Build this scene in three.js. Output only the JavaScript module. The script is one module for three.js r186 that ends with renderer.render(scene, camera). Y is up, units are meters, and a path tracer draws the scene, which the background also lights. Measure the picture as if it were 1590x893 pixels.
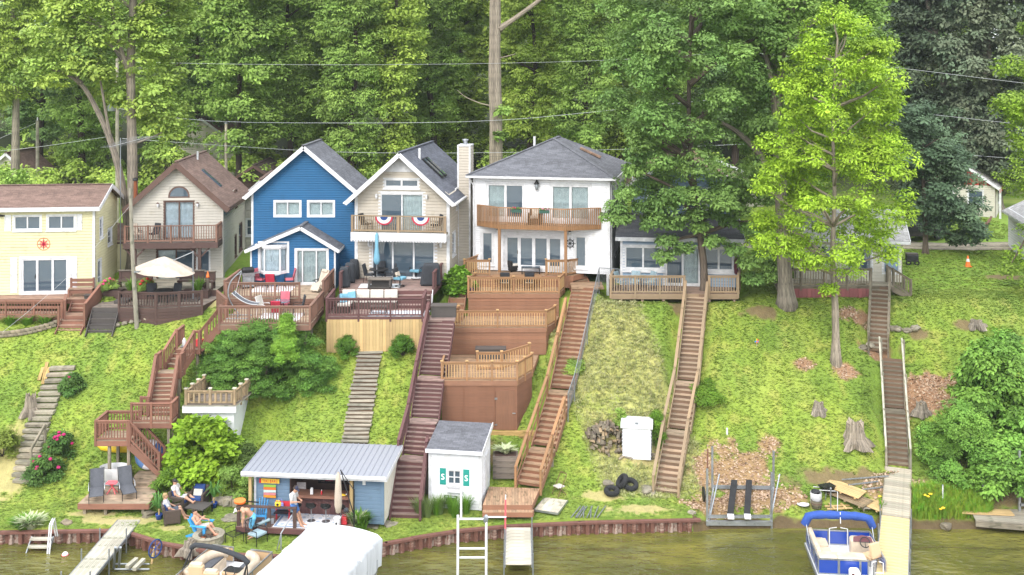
import*as THREE from 'three';
import{mergeGeometries}from 'three/addons/utils/BufferGeometryUtils.js';
import{MarchingCubes}from 'three/addons/objects/MarchingCubes.js';
import{RoundedBoxGeometry}from 'three/addons/geometries/RoundedBoxGeometry.js';
// ---------------------------------------------------------------- camera, sky, sun, exposure
const F=1650,YH=110,HC=20.8;
const scene=new THREE.Scene();
const camera=new THREE.PerspectiveCamera(2*Math.atan(783/F)*180/Math.PI,1590/1566,0.5,2500);
camera.position.set(0,HC,0);camera.lookAt(0,HC,-10);
camera.setViewOffset(1590,1566,0,673,1590,893);
const renderer=new THREE.WebGLRenderer({antialias:true});
renderer.toneMapping=THREE.LinearToneMapping;
renderer.toneMappingExposure=2.42;
renderer.shadowMap.enabled=true;
const sunDir=new THREE.Vector3(-0.30,0.68,0.74).normalize();
const sun=new THREE.DirectionalLight(0xfff8ee,0.95);
sun.position.copy(sunDir).multiplyScalar(150).add(new THREE.Vector3(0,5,-60));
sun.target.position.set(0,5,-60);sun.castShadow=true;sun.shadow.radius=40;
sun.shadow.mapSize.set(4096,4096);
Object.assign(sun.shadow.camera,{left:-70,right:70,top:70,bottom:-70,near:1,far:320});
scene.add(sun,sun.target);
// ---------------------------------------------------------------- random numbers and noise
let seed0=12345;
function rng(s){let a=s>>>0;return()=>{a=(a+0x6D2B79F5)|0;let t=Math.imul(a^(a>>>15),1|a);t=(t+Math.imul(t^(t>>>7),61|t))^t;return((t^(t>>>14))>>>0)/4294967296;};}
const R=rng(2024);
const rr=(a,b,r=R)=>a+(b-a)*r();
const pick=(l,r=R)=>l[Math.floor(r()*l.length)];
const clamp=(v,a=0,b=1)=>Math.min(b,Math.max(a,v));
const sst=(a,b,v)=>{const t=clamp((v-a)/(b-a));return t*t*(3-2*t);};
const mix=(a,b,t)=>a+(b-a)*t;
const mix3=(a,b,t)=>[mix(a[0],b[0],t),mix(a[1],b[1],t),mix(a[2],b[2],t)];
function h2(x,y){let n=Math.imul(x|0,374761393)+Math.imul(y|0,668265263);n=Math.imul(n^(n>>>13),1274126177);return((n^(n>>>16))>>>0)/4294967296;}
function vn(x,y,p=0){
const xi=Math.floor(x),yi=Math.floor(y),fx=x-xi,fy=y-yi,w=v=>p?((v%p)+p)%p:v;
const u=fx*fx*(3-2*fx),v=fy*fy*(3-2*fy);
return mix(mix(h2(w(xi),w(yi)),h2(w(xi+1),w(yi)),u),mix(h2(w(xi),w(yi+1)),h2(w(xi+1),w(yi+1)),u),v);
}
function fbm(x,y,oct=4,p=0){let s=0,a=0.5,t=0;for(let i=0;i<oct;i++){s+=a*vn(x+i*17*(p?0:1),y,p);t+=a;x*=2;y*=2;a*=0.5;if(p)p*=2;}return s/t;}
// ---------------------------------------------------------------- the sky: bright broken overcast
{
const w=512,h=256,d=new Float32Array(w*h*4);
for(let j=0;j<h;j++)for(let i=0;i<w;i++){
const el=(j+0.5)/h*Math.PI-Math.PI/2,u=i/w;
let c;
if(el<0)c=[0.16,0.17,0.15];
else{
const n=fbm(u*8,el*5,5,8),n2=fbm(u*16+3,el*9,4,16);
const k=1.04+0.2*Math.sin(el)+0.32*(n-0.5)+0.14*(n2-0.5);
const b=sst(0.52,0.7,n2)*0.22;
c=[k*(0.97-0.25*b),k*(1-0.1*b),k*(1.06+0.08*b)];
}
d.set([...c,1],(j*w+i)*4);
}
const t=new THREE.DataTexture(d,w,h,THREE.RGBAFormat,THREE.FloatType);
t.mapping=THREE.EquirectangularReflectionMapping;t.magFilter=THREE.LinearFilter;t.minFilter=THREE.LinearFilter;t.needsUpdate=true;
scene.background=t;scene.environment=t;
}
scene.fog=new THREE.FogExp2(0xe6edf0,0.0002);
// ---------------------------------------------------------------- objects
const ORD='first second third fourth fifth sixth seventh eighth ninth tenth eleventh twelfth thirteenth'.split(' '),ord=i=>ORD[i];
const used={};
function nm(n){const k=used[n]=(used[n]??-1)+1;return k?`${n}_${String(k).padStart(3, '0')}`:n;}
function tag(o,label,category,group,kind){o.userData={label,category};if(group)o.userData.group=group;if(kind)o.userData.kind=kind;return o;}
function thing(name,label,category,pos=[0,0,0],ry=0,group){
const g=new THREE.Group();g.name=nm(name);g.position.set(...pos);g.rotation.y=ry;scene.add(g);return tag(g,label,category,group);
}
function part(parent,name,geo,mat,pos,rot,label){
const m=new THREE.Mesh(geo,mat);m.name=name;if(pos)m.position.set(...pos);if(rot)m.rotation.set(...rot);
m.castShadow=m.receiveShadow=true;if(label)m.userData.label=label;parent.add(m);return m;
}
function solo(name,label,category,geo,mat,pos,ry,group){const m=part(scene,nm(name),geo,mat,pos,ry?[0,ry,0]:null);return tag(m,label,category,group);}
function structure(name,geo,mat){const m=part(scene,nm(name),geo,mat);m.userData.kind='structure';return m;}
function sub(parent,name,pos,ry){const g=new THREE.Group();g.name=name;if(pos)g.position.set(...pos);if(ry)g.rotation.y=ry;parent.add(g);return g;}
function copyOf(o,pos,ry,label){const c=o.clone();c.name=nm(o.name.replace(/_\d{3}$/,''));c.userData={...o.userData};if(label)c.userData.label=label;c.position.set(...pos);c.rotation.y=ry||0;scene.add(c);return c;}
// ---------------------------------------------------------------- geometry
const V=(a,b,c)=>new THREE.Vector3(a,b,c);
const vv=a=>new THREE.Vector3(a[0],a[1],a[2]);
const lerp3=(a,b,t)=>[mix(a[0],b[0],t),mix(a[1],b[1],t),mix(a[2],b[2],t)];
const add3=(a,b)=>[a[0]+b[0],a[1]+b[1],a[2]+b[2]];
function uvm(g,k=1){
if(g.index)g=g.toNonIndexed();
g.computeBoundingBox();const s=g.boundingBox.getSize(new THREE.Vector3()).toArray(),p=g.attributes.position,n=g.attributes.normal,uv=new Float32Array(p.count*2);
const o=h2(Math.round(s[0]*997+s[1]*331),Math.round(s[2]*733))*7;
for(let i=0;i<p.count;i++){
const a=[Math.abs(n.getX(i)),Math.abs(n.getY(i)),Math.abs(n.getZ(i))],c=[p.getX(i),p.getY(i),p.getZ(i)];
const ax=a[0]>=a[1]&&a[0]>=a[2]?0:a[1]>=a[2]?1:2;
let[q,r]=ax===0?[2,1]:ax===1?[0,2]:[0,1];
if(s[r]>s[q]*1.02)[q,r]=[r,q];
uv[2*i]=c[q]*k+o;uv[2*i+1]=c[r]*k+o*0.37;
}
g.setAttribute('uv',new THREE.BufferAttribute(uv,2));return g;
}
const gcache=new Map();
function bx(w,h,d){
const k=[w,h,d].map(v=>Math.round(v*1000)).join();
if(!gcache.has(k))gcache.set(k,uvm(new THREE.BoxGeometry(w,h,d)));
return gcache.get(k);
}
function B(x0,x1,y0,y1,z0,z1){return uvm(new THREE.BoxGeometry(x1-x0,y1-y0,z1-z0)).translate((x0+x1)/2,(y0+y1)/2,(z0+z1)/2);}
function merge(l){
l=l.filter(Boolean).map(g=>{const q=g.index?g.toNonIndexed():g;const r=new THREE.BufferGeometry();for(const n of['position','normal','uv'])r.setAttribute(n,q.attributes[n]);return r;});
return mergeGeometries(l);
}
function orient(a,b){
const d=vv(b).sub(vv(a)),x=d.clone().normalize(),up=Math.abs(x.y)>0.98?V(0,0,1):V(0,1,0),z=x.clone().cross(up).normalize(),y=z.clone().cross(x);
return new THREE.Matrix4().makeBasis(x,y,z).setPosition(vv(a).add(vv(b)).multiplyScalar(0.5));
}
function beam(a,b,w,h){return uvm(new THREE.BoxGeometry(vv(a).distanceTo(vv(b)),h,w)).applyMatrix4(orient(a,b));}
function rod(a,b,r,r2=r,n=7){const g=new THREE.CylinderGeometry(r2,r,vv(a).distanceTo(vv(b)),n).rotateZ(-Math.PI/2);return g.toNonIndexed().applyMatrix4(orient(a,b));}
function loft(pts,rad,n=7,caps=true,wob=0,r=R){
const P=pts.map(vv),pos=[],uv=[],idx=[];let L=0,fr=null;
for(let i=0;i<P.length;i++){
const t=P[Math.min(i+1,P.length-1)].clone().sub(P[Math.max(i-1,0)]).normalize();
if(!fr)fr=Math.abs(t.y)>0.9?V(1,0,0):V(0,1,0);
const s=fr.clone().sub(t.clone().multiplyScalar(fr.dot(t))).normalize(),q=t.clone().cross(s);fr=s;
if(i)L+=P[i].distanceTo(P[i-1]);
for(let k=0;k<=n;k++){
const a=(k%n)/n*6.28319,w=1+wob*(h2(k%n,i*7+3)-0.5),ra=(Array.isArray(rad)?rad[i]:rad)*w;
pos.push(P[i].x+(s.x*Math.cos(a)+q.x*Math.sin(a))*ra,P[i].y+(s.y*Math.cos(a)+q.y*Math.sin(a))*ra,P[i].z+(s.z*Math.cos(a)+q.z*Math.sin(a))*ra);
uv.push(L,k/n*Math.max(0.2,(Array.isArray(rad)?rad[0]:rad)*6));
}
if(i)for(let k=0;k<n;k++){const a=(i-1)*(n+1)+k,b=a+n+1;idx.push(a,a+1,b,a+1,b+1,b);}
}
if(caps)for(const i of[0,P.length-1]){const c=pos.length/3;pos.push(P[i].x,P[i].y,P[i].z);uv.push(0,0);for(let k=0;k<n;k++){const a=i*(n+1)+k;i?idx.push(c,a,a+1):idx.push(c,a+1,a);}}
const g=new THREE.BufferGeometry();g.setAttribute('position',new THREE.Float32BufferAttribute(pos,3));g.setAttribute('uv',new THREE.Float32BufferAttribute(uv,2));g.setIndex(idx);g.computeVertexNormals();return g.toNonIndexed();
}
function prism(poly,y0,y1){
const s=new THREE.Shape(poly.map(([x,z])=>new THREE.Vector2(x,-z)));
return uvm(new THREE.ExtrudeGeometry(s,{depth:y1-y0,bevelEnabled:false}).rotateX(-Math.PI/2).translate(0,y0,0));
}
function extr(poly,d,holes=[]){
const s=new THREE.Shape(poly.map(p=>new THREE.Vector2(...p)));
for(const h of holes)s.holes.push(new THREE.Path(h.map(p=>new THREE.Vector2(...p))));
return uvm(new THREE.ExtrudeGeometry(s,{depth:d,bevelEnabled:false}));
}
function blob(r,sx,sy,sz,s=1,rough=0.3,det=2){
const g=new THREE.IcosahedronGeometry(r,det),p=g.attributes.position;
for(let i=0;i<p.count;i++){const a=[p.getX(i),p.getY(i),p.getZ(i)],k=1+rough*(vn(a[0]/r*1.7+s*5.1,a[1]/r*1.7+a[2]/r*1.3+s)-0.5)*2;p.setXYZ(i,a[0]*sx*k,a[1]*sy*k,a[2]*sz*k);}
g.computeVertexNormals();return g;
}
function lathe(pts,n=14){return new THREE.LatheGeometry(pts.map(p=>new THREE.Vector2(...p)),n).toNonIndexed();}
function clipStrip(poly,ax,lo,hi){
let p=poly;for(const[v,s]of[[lo,1],[hi,-1]]){const q=[];for(let i=0;i<p.length;i++){const a=p[i],b=p[(i+1)%p.length],da=(a[ax]-v)*s,db=(b[ax]-v)*s;if(da>=0)q.push(a);if(da*db<0){const t=da/(da-db);q.push([mix(a[0],b[0],t),mix(a[1],b[1],t)]);}}p=q;}return p;
}
const X=(px,d)=>(px-795)*d/F,Y=(py,d)=>HC-(py-YH)*d/F,P3=(px,py,d)=>[X(px,d),Y(py,d),-d];
// ---------------------------------------------------------------- textures and materials
function dtex(w,h,fn,srgb=true,rx=1,ry=1){
const d=new Uint8Array(w*h*4);
for(let j=0;j<h;j++)for(let i=0;i<w;i++){const c=fn(i/w,j/h,i,j);const o=(j*w+i)*4;if(typeof c==='number')d[o]=d[o+1]=d[o+2]=clamp(c)*255;else{d[o]=clamp(c[0])*255;d[o+1]=clamp(c[1])*255;d[o+2]=clamp(c[2])*255;}d[o+3]=255;}
const t=new THREE.DataTexture(d,w,h);t.wrapS=t.wrapT=THREE.RepeatWrapping;t.magFilter=THREE.LinearFilter;t.minFilter=THREE.LinearMipmapLinearFilter;t.generateMipmaps=true;t.repeat.set(rx,ry);
if(srgb)t.colorSpace=THREE.SRGBColorSpace;t.needsUpdate=true;return t;
}
const T={};
T.grain=dtex(512,256,(u,v)=>{const s=fbm(u*4,v*32,4,4)*0.5+fbm(u*8+9,v*64,3,8)*0.3+fbm(u*4,v*4,3,4)*0.2;const k=0.72+0.42*s;return[k,k*0.985,k*0.96];},true,0.5,1.6);
T.grainB=dtex(256,256,(u,v)=>fbm(u*4,v*64,3,4),false,0.5,1.6);
T.weather=dtex(512,256,(u,v)=>{const s=fbm(u*4,v*40,4,4),b=fbm(u*6,v*6,4,6),k=0.55+0.5*s*0.6+0.32*b;const m=sst(0.55,0.75,fbm(u*8+5,v*8,4,8))*0.18;return[k-m,k-m*0.9,k*0.97-m];},true,0.4,1.2);
T.wall=dtex(512,512,(u,v)=>{const s=fbm(u*6,v*6,5,6),st=fbm(u*40,v*5,3,5),k=0.93+0.07*(s-0.5)+0.04*(st-0.5),d=sst(0.62,0.85,fbm(u*12+3,v*12,4,12))*0.05;return[k-d*0.8,k-d*0.9,k-d*1.25];},true,0.22,0.22);
T.plain=dtex(256,256,(u,v)=>0.86+0.2*(fbm(u*8,v*8,5,8)-0.35),true,0.7,0.7);
T.shingle=dtex(512,512,(u,v)=>{
const row=Math.floor(v*14),fx=u*6+(row%2)*0.5+h2(row,5)*0.2,tab=((Math.floor(fx)%6)+6)%6,t=h2(tab*13+1,row*7),e=(v*14)%1,f=fx-Math.floor(fx);
let k=0.74+0.15*t+0.22*(fbm(u*64,v*64,2,64)-0.5)+0.16*(fbm(u*3,v*3,3,3)-0.5);if(f<0.03)k*=0.75;if(e<0.1)k*=0.8;return[k,k,k*1.01];
},true,0.5,0.5);
T.shingleB=dtex(256,256,(u,v)=>((v*14)%1)*0.8+0.2*fbm(u*32,v*32,2,32),false,0.5,0.5);
T.bark=dtex(256,512,(u,v)=>{const r=Math.abs(fbm(u*4,v*14,4,4)-0.5)*2,k=0.5+0.45*Math.sqrt(r)+0.3*(fbm(u*3,v*3,3,3)-0.5);return[k,k*0.97,k*0.92];},true,0.45,0.8);
T.barkB=dtex(256,512,(u,v)=>Math.sqrt(Math.abs(fbm(u*4,v*14,4,4)-0.5)*2),false,0.45,0.8);
T.stone=dtex(256,256,(u,v)=>{const k=0.6+0.5*fbm(u*5,v*5,5,5),m=fbm(u*9+4,v*9,3,9);return[k,k*(0.96+0.05*m),k*0.92];},true,0.9,0.9);
T.metal=dtex(256,256,(u,v)=>0.78+0.25*fbm(u*6,v*6,5,6)-0.1*sst(0.6,0.8,fbm(u*14,v*14,3,14)),true,0.8,0.8);
T.rust=dtex(512,256,(u,v)=>{const a=fbm(u*6,v*6,5,6),s=sst(0.42,0.7,a+0.35*(fbm(u*30+7,v*4,4,30)-0.5));return mix3([0.42,0.28,0.23],[0.62,0.55,0.5],s).map(c=>c*(0.85+0.3*fbm(u*32,v*32,2,32)));},true,0.5,0.9);
T.fab=dtex(256,256,(u,v)=>0.8+0.15*(((u*64)%1<0.5)^((v*64)%1<0.5)?1:0)+0.2*(fbm(u*5,v*5,4,5)-0.5),true,1.2,1.2);
const C=h=>{const c=new THREE.Color(h);return c;};
const mstd=(color,rough=0.7,o={})=>new THREE.MeshStandardMaterial({color,roughness:rough,...o});
const mp=(color,map,rough=0.75,o={})=>new THREE.MeshStandardMaterial({color,map,roughness:rough,...o});
function shades(color,map,rough,n=4,dv=0.1,o={}){
return Array.from({length:n},(_,i)=>{const c=C(color),k=1+dv*(i-(n-1)/2)/(n-1)*2;c.r=clamp(c.r*k*(1+0.03*Math.sin(i*5)));c.g=clamp(c.g*k);c.b=clamp(c.b*k*(1-0.04*Math.sin(i*3)));return mp(c,map,rough,o);});
}
const any=(m,r=R)=>Array.isArray(m)?m[Math.floor(r()*m.length)]:m;
const wood=(c,dv=0.1)=>shades(c,T.grain,0.8,4,dv,{bumpMap:T.grainB,bumpScale:0.002});
const old=(c,dv=0.14)=>shades(c,T.weather,0.9,4,dv,{bumpMap:T.grainB,bumpScale:0.003});
const M={
redwood:wood('#8d6454'),redtop:old('#b08d7b'),brownwood:wood('#866557'),browntop:old('#bda590'),
darkwood:wood('#5a4540'),darktop:old('#8d8078'),slate:wood('#55504e'),
maroon:wood('#674646',0.06),maroontop:old('#a88c86',0.06),pine:wood('#cdb07e',0.14),
cedar:wood('#a37c58'),cedarlight:wood('#cfa877',0.08),caramel:wood('#986f57',0.05),carameltop:old('#bd9a7e',0.06),boxbrown:wood('#875f49',0.03),
greywood:old('#a09383'),greydeck:old('#b3aa9c'),paledock:old('#d3cbbd'),tandock:old('#e3cb98',0.05),oldstep:old('#8c8070'),yellowtimber:old('#c3a269'),
tanrail:wood('#9f8a70'),tanrail2:wood('#a9957c'),pinkdeck:old('#a88d80'),stairtan:old('#bda48e'),stairdark:wood('#7a6351'),
white:mp('#eeeef0',T.wall,0.55),whitepl:mp('#f2f2f2',T.plain,0.4),whitetrim:shades('#f0f0f1',T.plain,0.5,2,0.02),
yellow:mp('#e2dbb0',T.wall,0.7),tan:mp('#c9c3b7',T.wall,0.75),blue:mp('#1f6290',T.wall,0.7),beige:mp('#cbc1b1',T.wall,0.72),greyblue:mp('#8fa6bd',T.wall,0.7),barblue:mp('#6d879f',T.wall,0.65),cream:mp('#d8d2c2',T.wall,0.75),red:mp('#b5403c',T.wall,0.7),
roofbrown:mp('#8f7467',T.shingle,0.95,{bumpMap:T.shingleB,bumpScale:0.012}),roofgrey:mp('#78797e',T.shingle,0.95,{bumpMap:T.shingleB,bumpScale:0.012}),roofslate:mp('#6b6e78',T.shingle,0.95,{bumpMap:T.shingleB,bumpScale:0.012}),rooftan:mp('#b08f77',T.shingle,0.95,{bumpMap:T.shingleB,bumpScale:0.012}),roofdark:mp('#5d4a43',T.shingle,0.95,{bumpMap:T.shingleB,bumpScale:0.012}),roofpale:mp('#c9c6c2',T.shingle,0.9),roofmetal:mstd('#9c9fa8',0.42,{metalness:0.3}),
browntrim:wood('#6b524a'),glass:new THREE.MeshPhysicalMaterial({color:'#485763',roughness:0.04,ior:1.85,clearcoat:0.4,clearcoatRoughness:0.02}),pane:new THREE.MeshPhysicalMaterial({color:'#eef4f6',roughness:0.02,transmission:1,thickness:0,ior:1.5,specularIntensity:1}),
curtain:mp('#e6e7ea',T.fab,0.95),blind:mp('#d4d6d2',T.fab,0.9),dark:mstd('#22211f',0.8),black:mstd('#18191b',0.45),iron:mp('#2a2a2b',T.metal,0.5,{metalness:0.4}),alu:mp('#c6c9cc',T.metal,0.38,{metalness:0.8}),galv:mp('#a9aeb2',T.metal,0.45,{metalness:0.65}),steel:mp('#b9bcc0',T.metal,0.3,{metalness:0.85}),
rust:mp('#ffffff',T.rust,0.85),rustcap:mp('#7d5448',T.metal,0.8),stone:shades('#a8a196',T.stone,0.92,4,0.16),stone2:shades('#8e8478',T.stone,0.95,4,0.2),pit:shades('#aaa49a',T.stone,0.95,4,0.1),
canvas:mp('#d8c8b4',T.fab,0.95),blackfab:mp('#3a3d42',T.fab,0.9),navyfab:mp('#2c4a86',T.fab,0.9),bluefab:mp('#2f55a8',T.fab,0.8),redfab:mp('#c8304a',T.fab,0.85),pinkfab:mp('#d8707e',T.fab,0.85),creamfab:mp('#dcd6cb',T.fab,0.95),skyfab:mp('#7fb8cf',T.fab,0.9),greyfab:mp('#5f6167',T.fab,0.9),tealfab:mp('#9fb5bd',T.fab,0.9),
bluepl:mstd('#3f9ad2',0.45),redpl:mstd('#d23a44',0.5),coralpl:mstd('#e2626a',0.5),yellowpl:mstd('#e8c02a',0.5),orangepl:mstd('#e8742c',0.5),greenpl:mstd('#1f8f83',0.6),whitegloss:mstd('#eceae6',0.3),vinyl:mp('#dcc9b0',T.plain,0.5),tan2:mstd('#c6a984',0.5),burg:mstd('#5c2a30',0.35),bluegel:new THREE.MeshPhysicalMaterial({color:'#21439c',roughness:0.25,clearcoat:0.6}),terracotta:mp('#a8623f',T.stone,0.9),wicker:mp('#5a4c44',T.fab,0.9),tyre:mp('#2b2b2c',T.plain,0.9),carblack:new THREE.MeshPhysicalMaterial({color:'#101217',roughness:0.3,clearcoat:1}),
bark:mp('#8d8177',T.bark,0.95,{bumpMap:T.barkB,bumpScale:0.03}),barkgrey:mp('#c0b8ad',T.bark,0.95,{bumpMap:T.barkB,bumpScale:0.03}),barkdark:mp('#5e534a',T.bark,0.95,{bumpMap:T.barkB,bumpScale:0.03}),barkpale:mp('#c8beb1',T.bark,0.95,{bumpMap:T.barkB,bumpScale:0.02}),woodend:old('#b39a7c'),wire:mstd('#2e2f31',0.6),wirepale:mstd('#b9bbbd',0.5),
skin:mp('#d3a184',T.plain,0.6),skin2:mp('#c48e70',T.plain,0.6),
};
M.whitetrim=M.whitetrim[0];
// ---------------------------------------------------------------- the lake, the shore and the hillside
const shorePts=[[-260,46.6],[0,46.7],[190,46.9],[245,45.7],[350,44.6],[430,44.4],[520,44.8],[600,45.6],[640,46.1],[705,46.8],[784,47.3],[900,47.7],[1086,48.0],[1100,48.45],[1300,48.6],[1450,48.4],[1900,48.7]].map(([p,d])=>[X(p,d),d]);
function shore(x){if(x<=shorePts[0][0])return shorePts[0][1];for(let i=1;i<shorePts.length;i++)if(x<=shorePts[i][0]){const a=shorePts[i-1],b=shorePts[i];return mix(a[1],b[1],(x-a[0])/(b[0]-a[0]));}return shorePts.at(-1)[1];}
const KN=[[40,0.5],[46,0.55],[49.3,0.72],[50.6,1.15],[52,2.08],[57.5,6.35],[59.5,7.72],[61,8.05],[66,8.3],[75,8.7],[95,9.6],[112,13],[160,30],[260,60],[400,62]];
const sl=KN.map((k,i)=>{if(!i||i===KN.length-1)return 0;const a=(k[1]-KN[i-1][1])/(k[0]-KN[i-1][0]),b=(KN[i+1][1]-k[1])/(KN[i+1][0]-k[0]);return a*b<=0?0:2*a*b/(a+b);});
function prof(s){if(s<=KN[0][0])return KN[0][1];for(let i=1;i<KN.length;i++)if(s<=KN[i][0]){const h=KN[i][0]-KN[i-1][0],t=(s-KN[i-1][0])/h,t2=t*t,t3=t2*t;return(2*t3-3*t2+1)*KN[i-1][1]+(t3-2*t2+t)*h*sl[i-1]+(-2*t3+3*t2)*KN[i][1]+(t3-t2)*h*sl[i];}return KN.at(-1)[1];}
const ST={caramel:[P3(905,446,61),P3(868,612,54.6),P3(838,703,51.3),P3(820,758,49.7)],maroon:[P3(685,497,55.6),P3(667,590,52.9),P3(655,657,51.2),P3(640,716,49.7),P3(629,803,47.7)],tan:[P3(1082,456,60),P3(1066,598,55),P3(1050,675,52.6),P3(1034,770,50)],grey:[P3(1368,444,60.25),P3(1364,547,56.7)],redsteps:[P3(120,480,59.6),P3(120,511,57.6)],lower:[P3(1386,556,56.1),lerp3(P3(1386,556,56.1),P3(1395,727,51.6),0.52),P3(1395,727,51.6)],darksteps:[P3(164,477,58.6),P3(164,507,57.5)]};
const stLines=Object.values(ST).flatMap(l=>l.slice(1).map((b,i)=>[l[i],b,i===l.length-2]));
const tiers=[[-3.7,1.7,53.05,57.9,4.95],[-3.6,3.0,57.7,60.6,6.4],[-3.2,3.3,60.3,62.5,7.75],[-10.2,-4.3,56.1,62,7.3],[X(183,60),X(322,60),58.35,61.6,7.45],[X(150,62),X(342,62),61.3,65.2,7.8],[-33,X(141,60),58.75,61.7,6.9],[-16.6,-10.3,57.9,62.2,7.8],[5.4,13.6,60.1,62.7,7.6]];
function carve(x,s,h){
for(const[a,b,e]of stLines){const dx=b[0]-a[0],dz=b[2]-a[2],l=dx*dx+dz*dz;let t=clamp(((x-a[0])*dx+(-s-a[2])*dz)/l);const q=Math.hypot(x-a[0]-dx*t,-s-a[2]-dz*t),c=mix(a[1],b[1],t=e?t:Math.min(1,t*Math.sqrt(l)/(Math.sqrt(l)-0.7)))-(e?0.04+0.36*(1-t**4):0.4);if(q<1.5&&h>c)h=mix(c,h,sst(0.75,1.5,q));}
for(const[x0,x1,s0,s1,c]of tiers)if(h>c){const q=Math.max(x0-x,x-x1,s0-s,s-s1);h=mix(c,h,sst(-0.05,0.5,q));}
return h;
}
const WALLX=X(1086,48);
function ground(x,z){
const s=-z,so=shore(x),o=1.05*sst(-12.2,-10.4,x)*(1-sst(-5.2,-3.2,x));
let h=prof(s+o*sst(48.5,51,s)*(1-sst(58,61,s)));
h+=(fbm(x*0.35+40,s*0.35,3)-0.5)*0.22*sst(49,52,s)+(fbm(x*1.5,s*1.5+9,3)-0.5)*0.07;
h=carve(x,s,h);
if(x>WALLX-0.3){const q=sst(WALLX-0.3,WALLX+0.5,x),d=s-so;const nat=d<0?Math.max(-1.2,d*0.5+0.12):mix(0.12,h,sst(-0.1,1.3,d));h=mix(d<0?-1:h,nat,q);}
else if(s<so)h=-1;
return h;
}
function G(px,py,dy=0){let a=40,b=40;for(let d=40;d<160;d+=0.25){if(Y(py,d)-dy<=ground(X(px,d),-d)){b=d;break;}a=d;b=d;}for(let i=0;i<22;i++){const m=(a+b)/2;Y(py,m)-dy<=ground(X(px,m),-m)?b=m:a=m;}return[X(px,b),ground(X(px,b),-b),-b];}
const gy=(x,z)=>ground(x,z);
const patches=[[1140,735,2.1,1.5,'chip'],[1180,770,2.2,0.8,'chip'],[1100,790,1.5,0.7,'chip'],[1195,695,0.7,0.5,'chip'],[1325,745,3.4,0.55,'soil'],[1395,760,1.6,0.9,'chip'],[1440,612,1.9,0.9,'litter'],[1455,595,1.4,0.5,'litter'],[1250,565,0.6,0.4,'litter'],[1310,578,0.8,0.4,'litter'],[1365,550,1.0,0.5,'litter'],[1180,485,1.0,0.5,'soil'],[1330,492,1.3,0.5,'litter'],[1350,505,0.9,0.5,'soil'],[5,740,1.2,1.6,'sand'],[15,690,0.9,0.9,'sand'],[190,808,2.2,0.5,'sand'],[150,798,1.3,0.35,'sand'],[935,772,1.3,0.4,'sand'],[1000,790,2,0.5,'sand'],[985,700,1.4,0.7,'sand'],[265,820,0.9,0.3,'sand'],[240,600,0.4,0.3,'soil'],[60,470,2.5,1,'soil'],[720,700,2.2,1.2,'soil'],[1065,475,1.2,0.7,'soil'],[1430,520,0.8,0.4,'soil'],[1500,505,0.7,0.3,'soil'],[1560,430,1.3,0.8,'soil'],[420,800,0.8,0.4,'sand'],[495,810,1.2,0.4,'sand'],[1500,790,2.5,0.6,'soil'],[1570,770,2,1,'soil'],[340,465,1.2,1.5,'sand']].map(([a,b,rx,rz,k])=>{const g=G(a,b);return[g[0],g[2],rx,rz,k];});
const PC={chip:[0.58,0.46,0.34],litter:[0.60,0.45,0.36],soil:[0.45,0.38,0.27],sand:[0.66,0.61,0.41]};
const strawR=[X(870,56),X(1050,56)];
function cover(x,z){
let k=null,a=0;const n=fbm(x*2.3+7,z*2.3,4);
for(const p of patches){const q=Math.hypot((x-p[0])/p[2],(z-p[1])/p[3]);const v=1-sst(0.55,1.15,q+(n-0.5)*1.3);if(v>a){a=v;k=p[4];}}
const xo=x+(-z-56)*0.29;
let st=sst(strawR[0]-0.3,strawR[0]+0.6,xo)*(1-sst(strawR[1]-1.2,strawR[1],xo))*sst(49.3,50.6,-z)*(1-sst(60,61,-z));
st*=sst(0.22,0.5,fbm(x*0.7,z*0.7+3,4)+0.12);
st=Math.max(st,0.18*sst(0.56,0.8,fbm(x*0.4+20,z*0.4,4))*sst(50,52,-z));
return[k,a,st];
}
function groundColour(x,z){
const[k,a,st]=cover(x,z),n=fbm(x*0.5,z*0.5+11,4),f=fbm(x*6,z*6,3),m=fbm(x*1.7+31,z*1.7,3);
let c=mix3([0.42,0.52,0.19],[0.54,0.61,0.23],sst(0.25,0.75,n*0.6+m*0.4));
c=mix3(c,[0.60,0.59,0.30],sst(0.5,0.8,m)*0.5);
c=mix3(c,[0.75,0.71,0.47],st*0.68);
if(-z>62)c=mix3(c,[0.44,0.58,0.15],0.6*(1-sst(80,95,-z)));
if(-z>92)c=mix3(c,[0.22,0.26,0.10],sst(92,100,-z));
if(k)c=mix3(c,PC[k],a*0.92);
if(x>WALLX-0.3)c=mix3([0.36,0.30,0.20],c,sst(0.12,0.4,-z-shore(x)+(m-0.5)*0.6));
return c.map(v=>v*(0.90+0.2*f));
}
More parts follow.
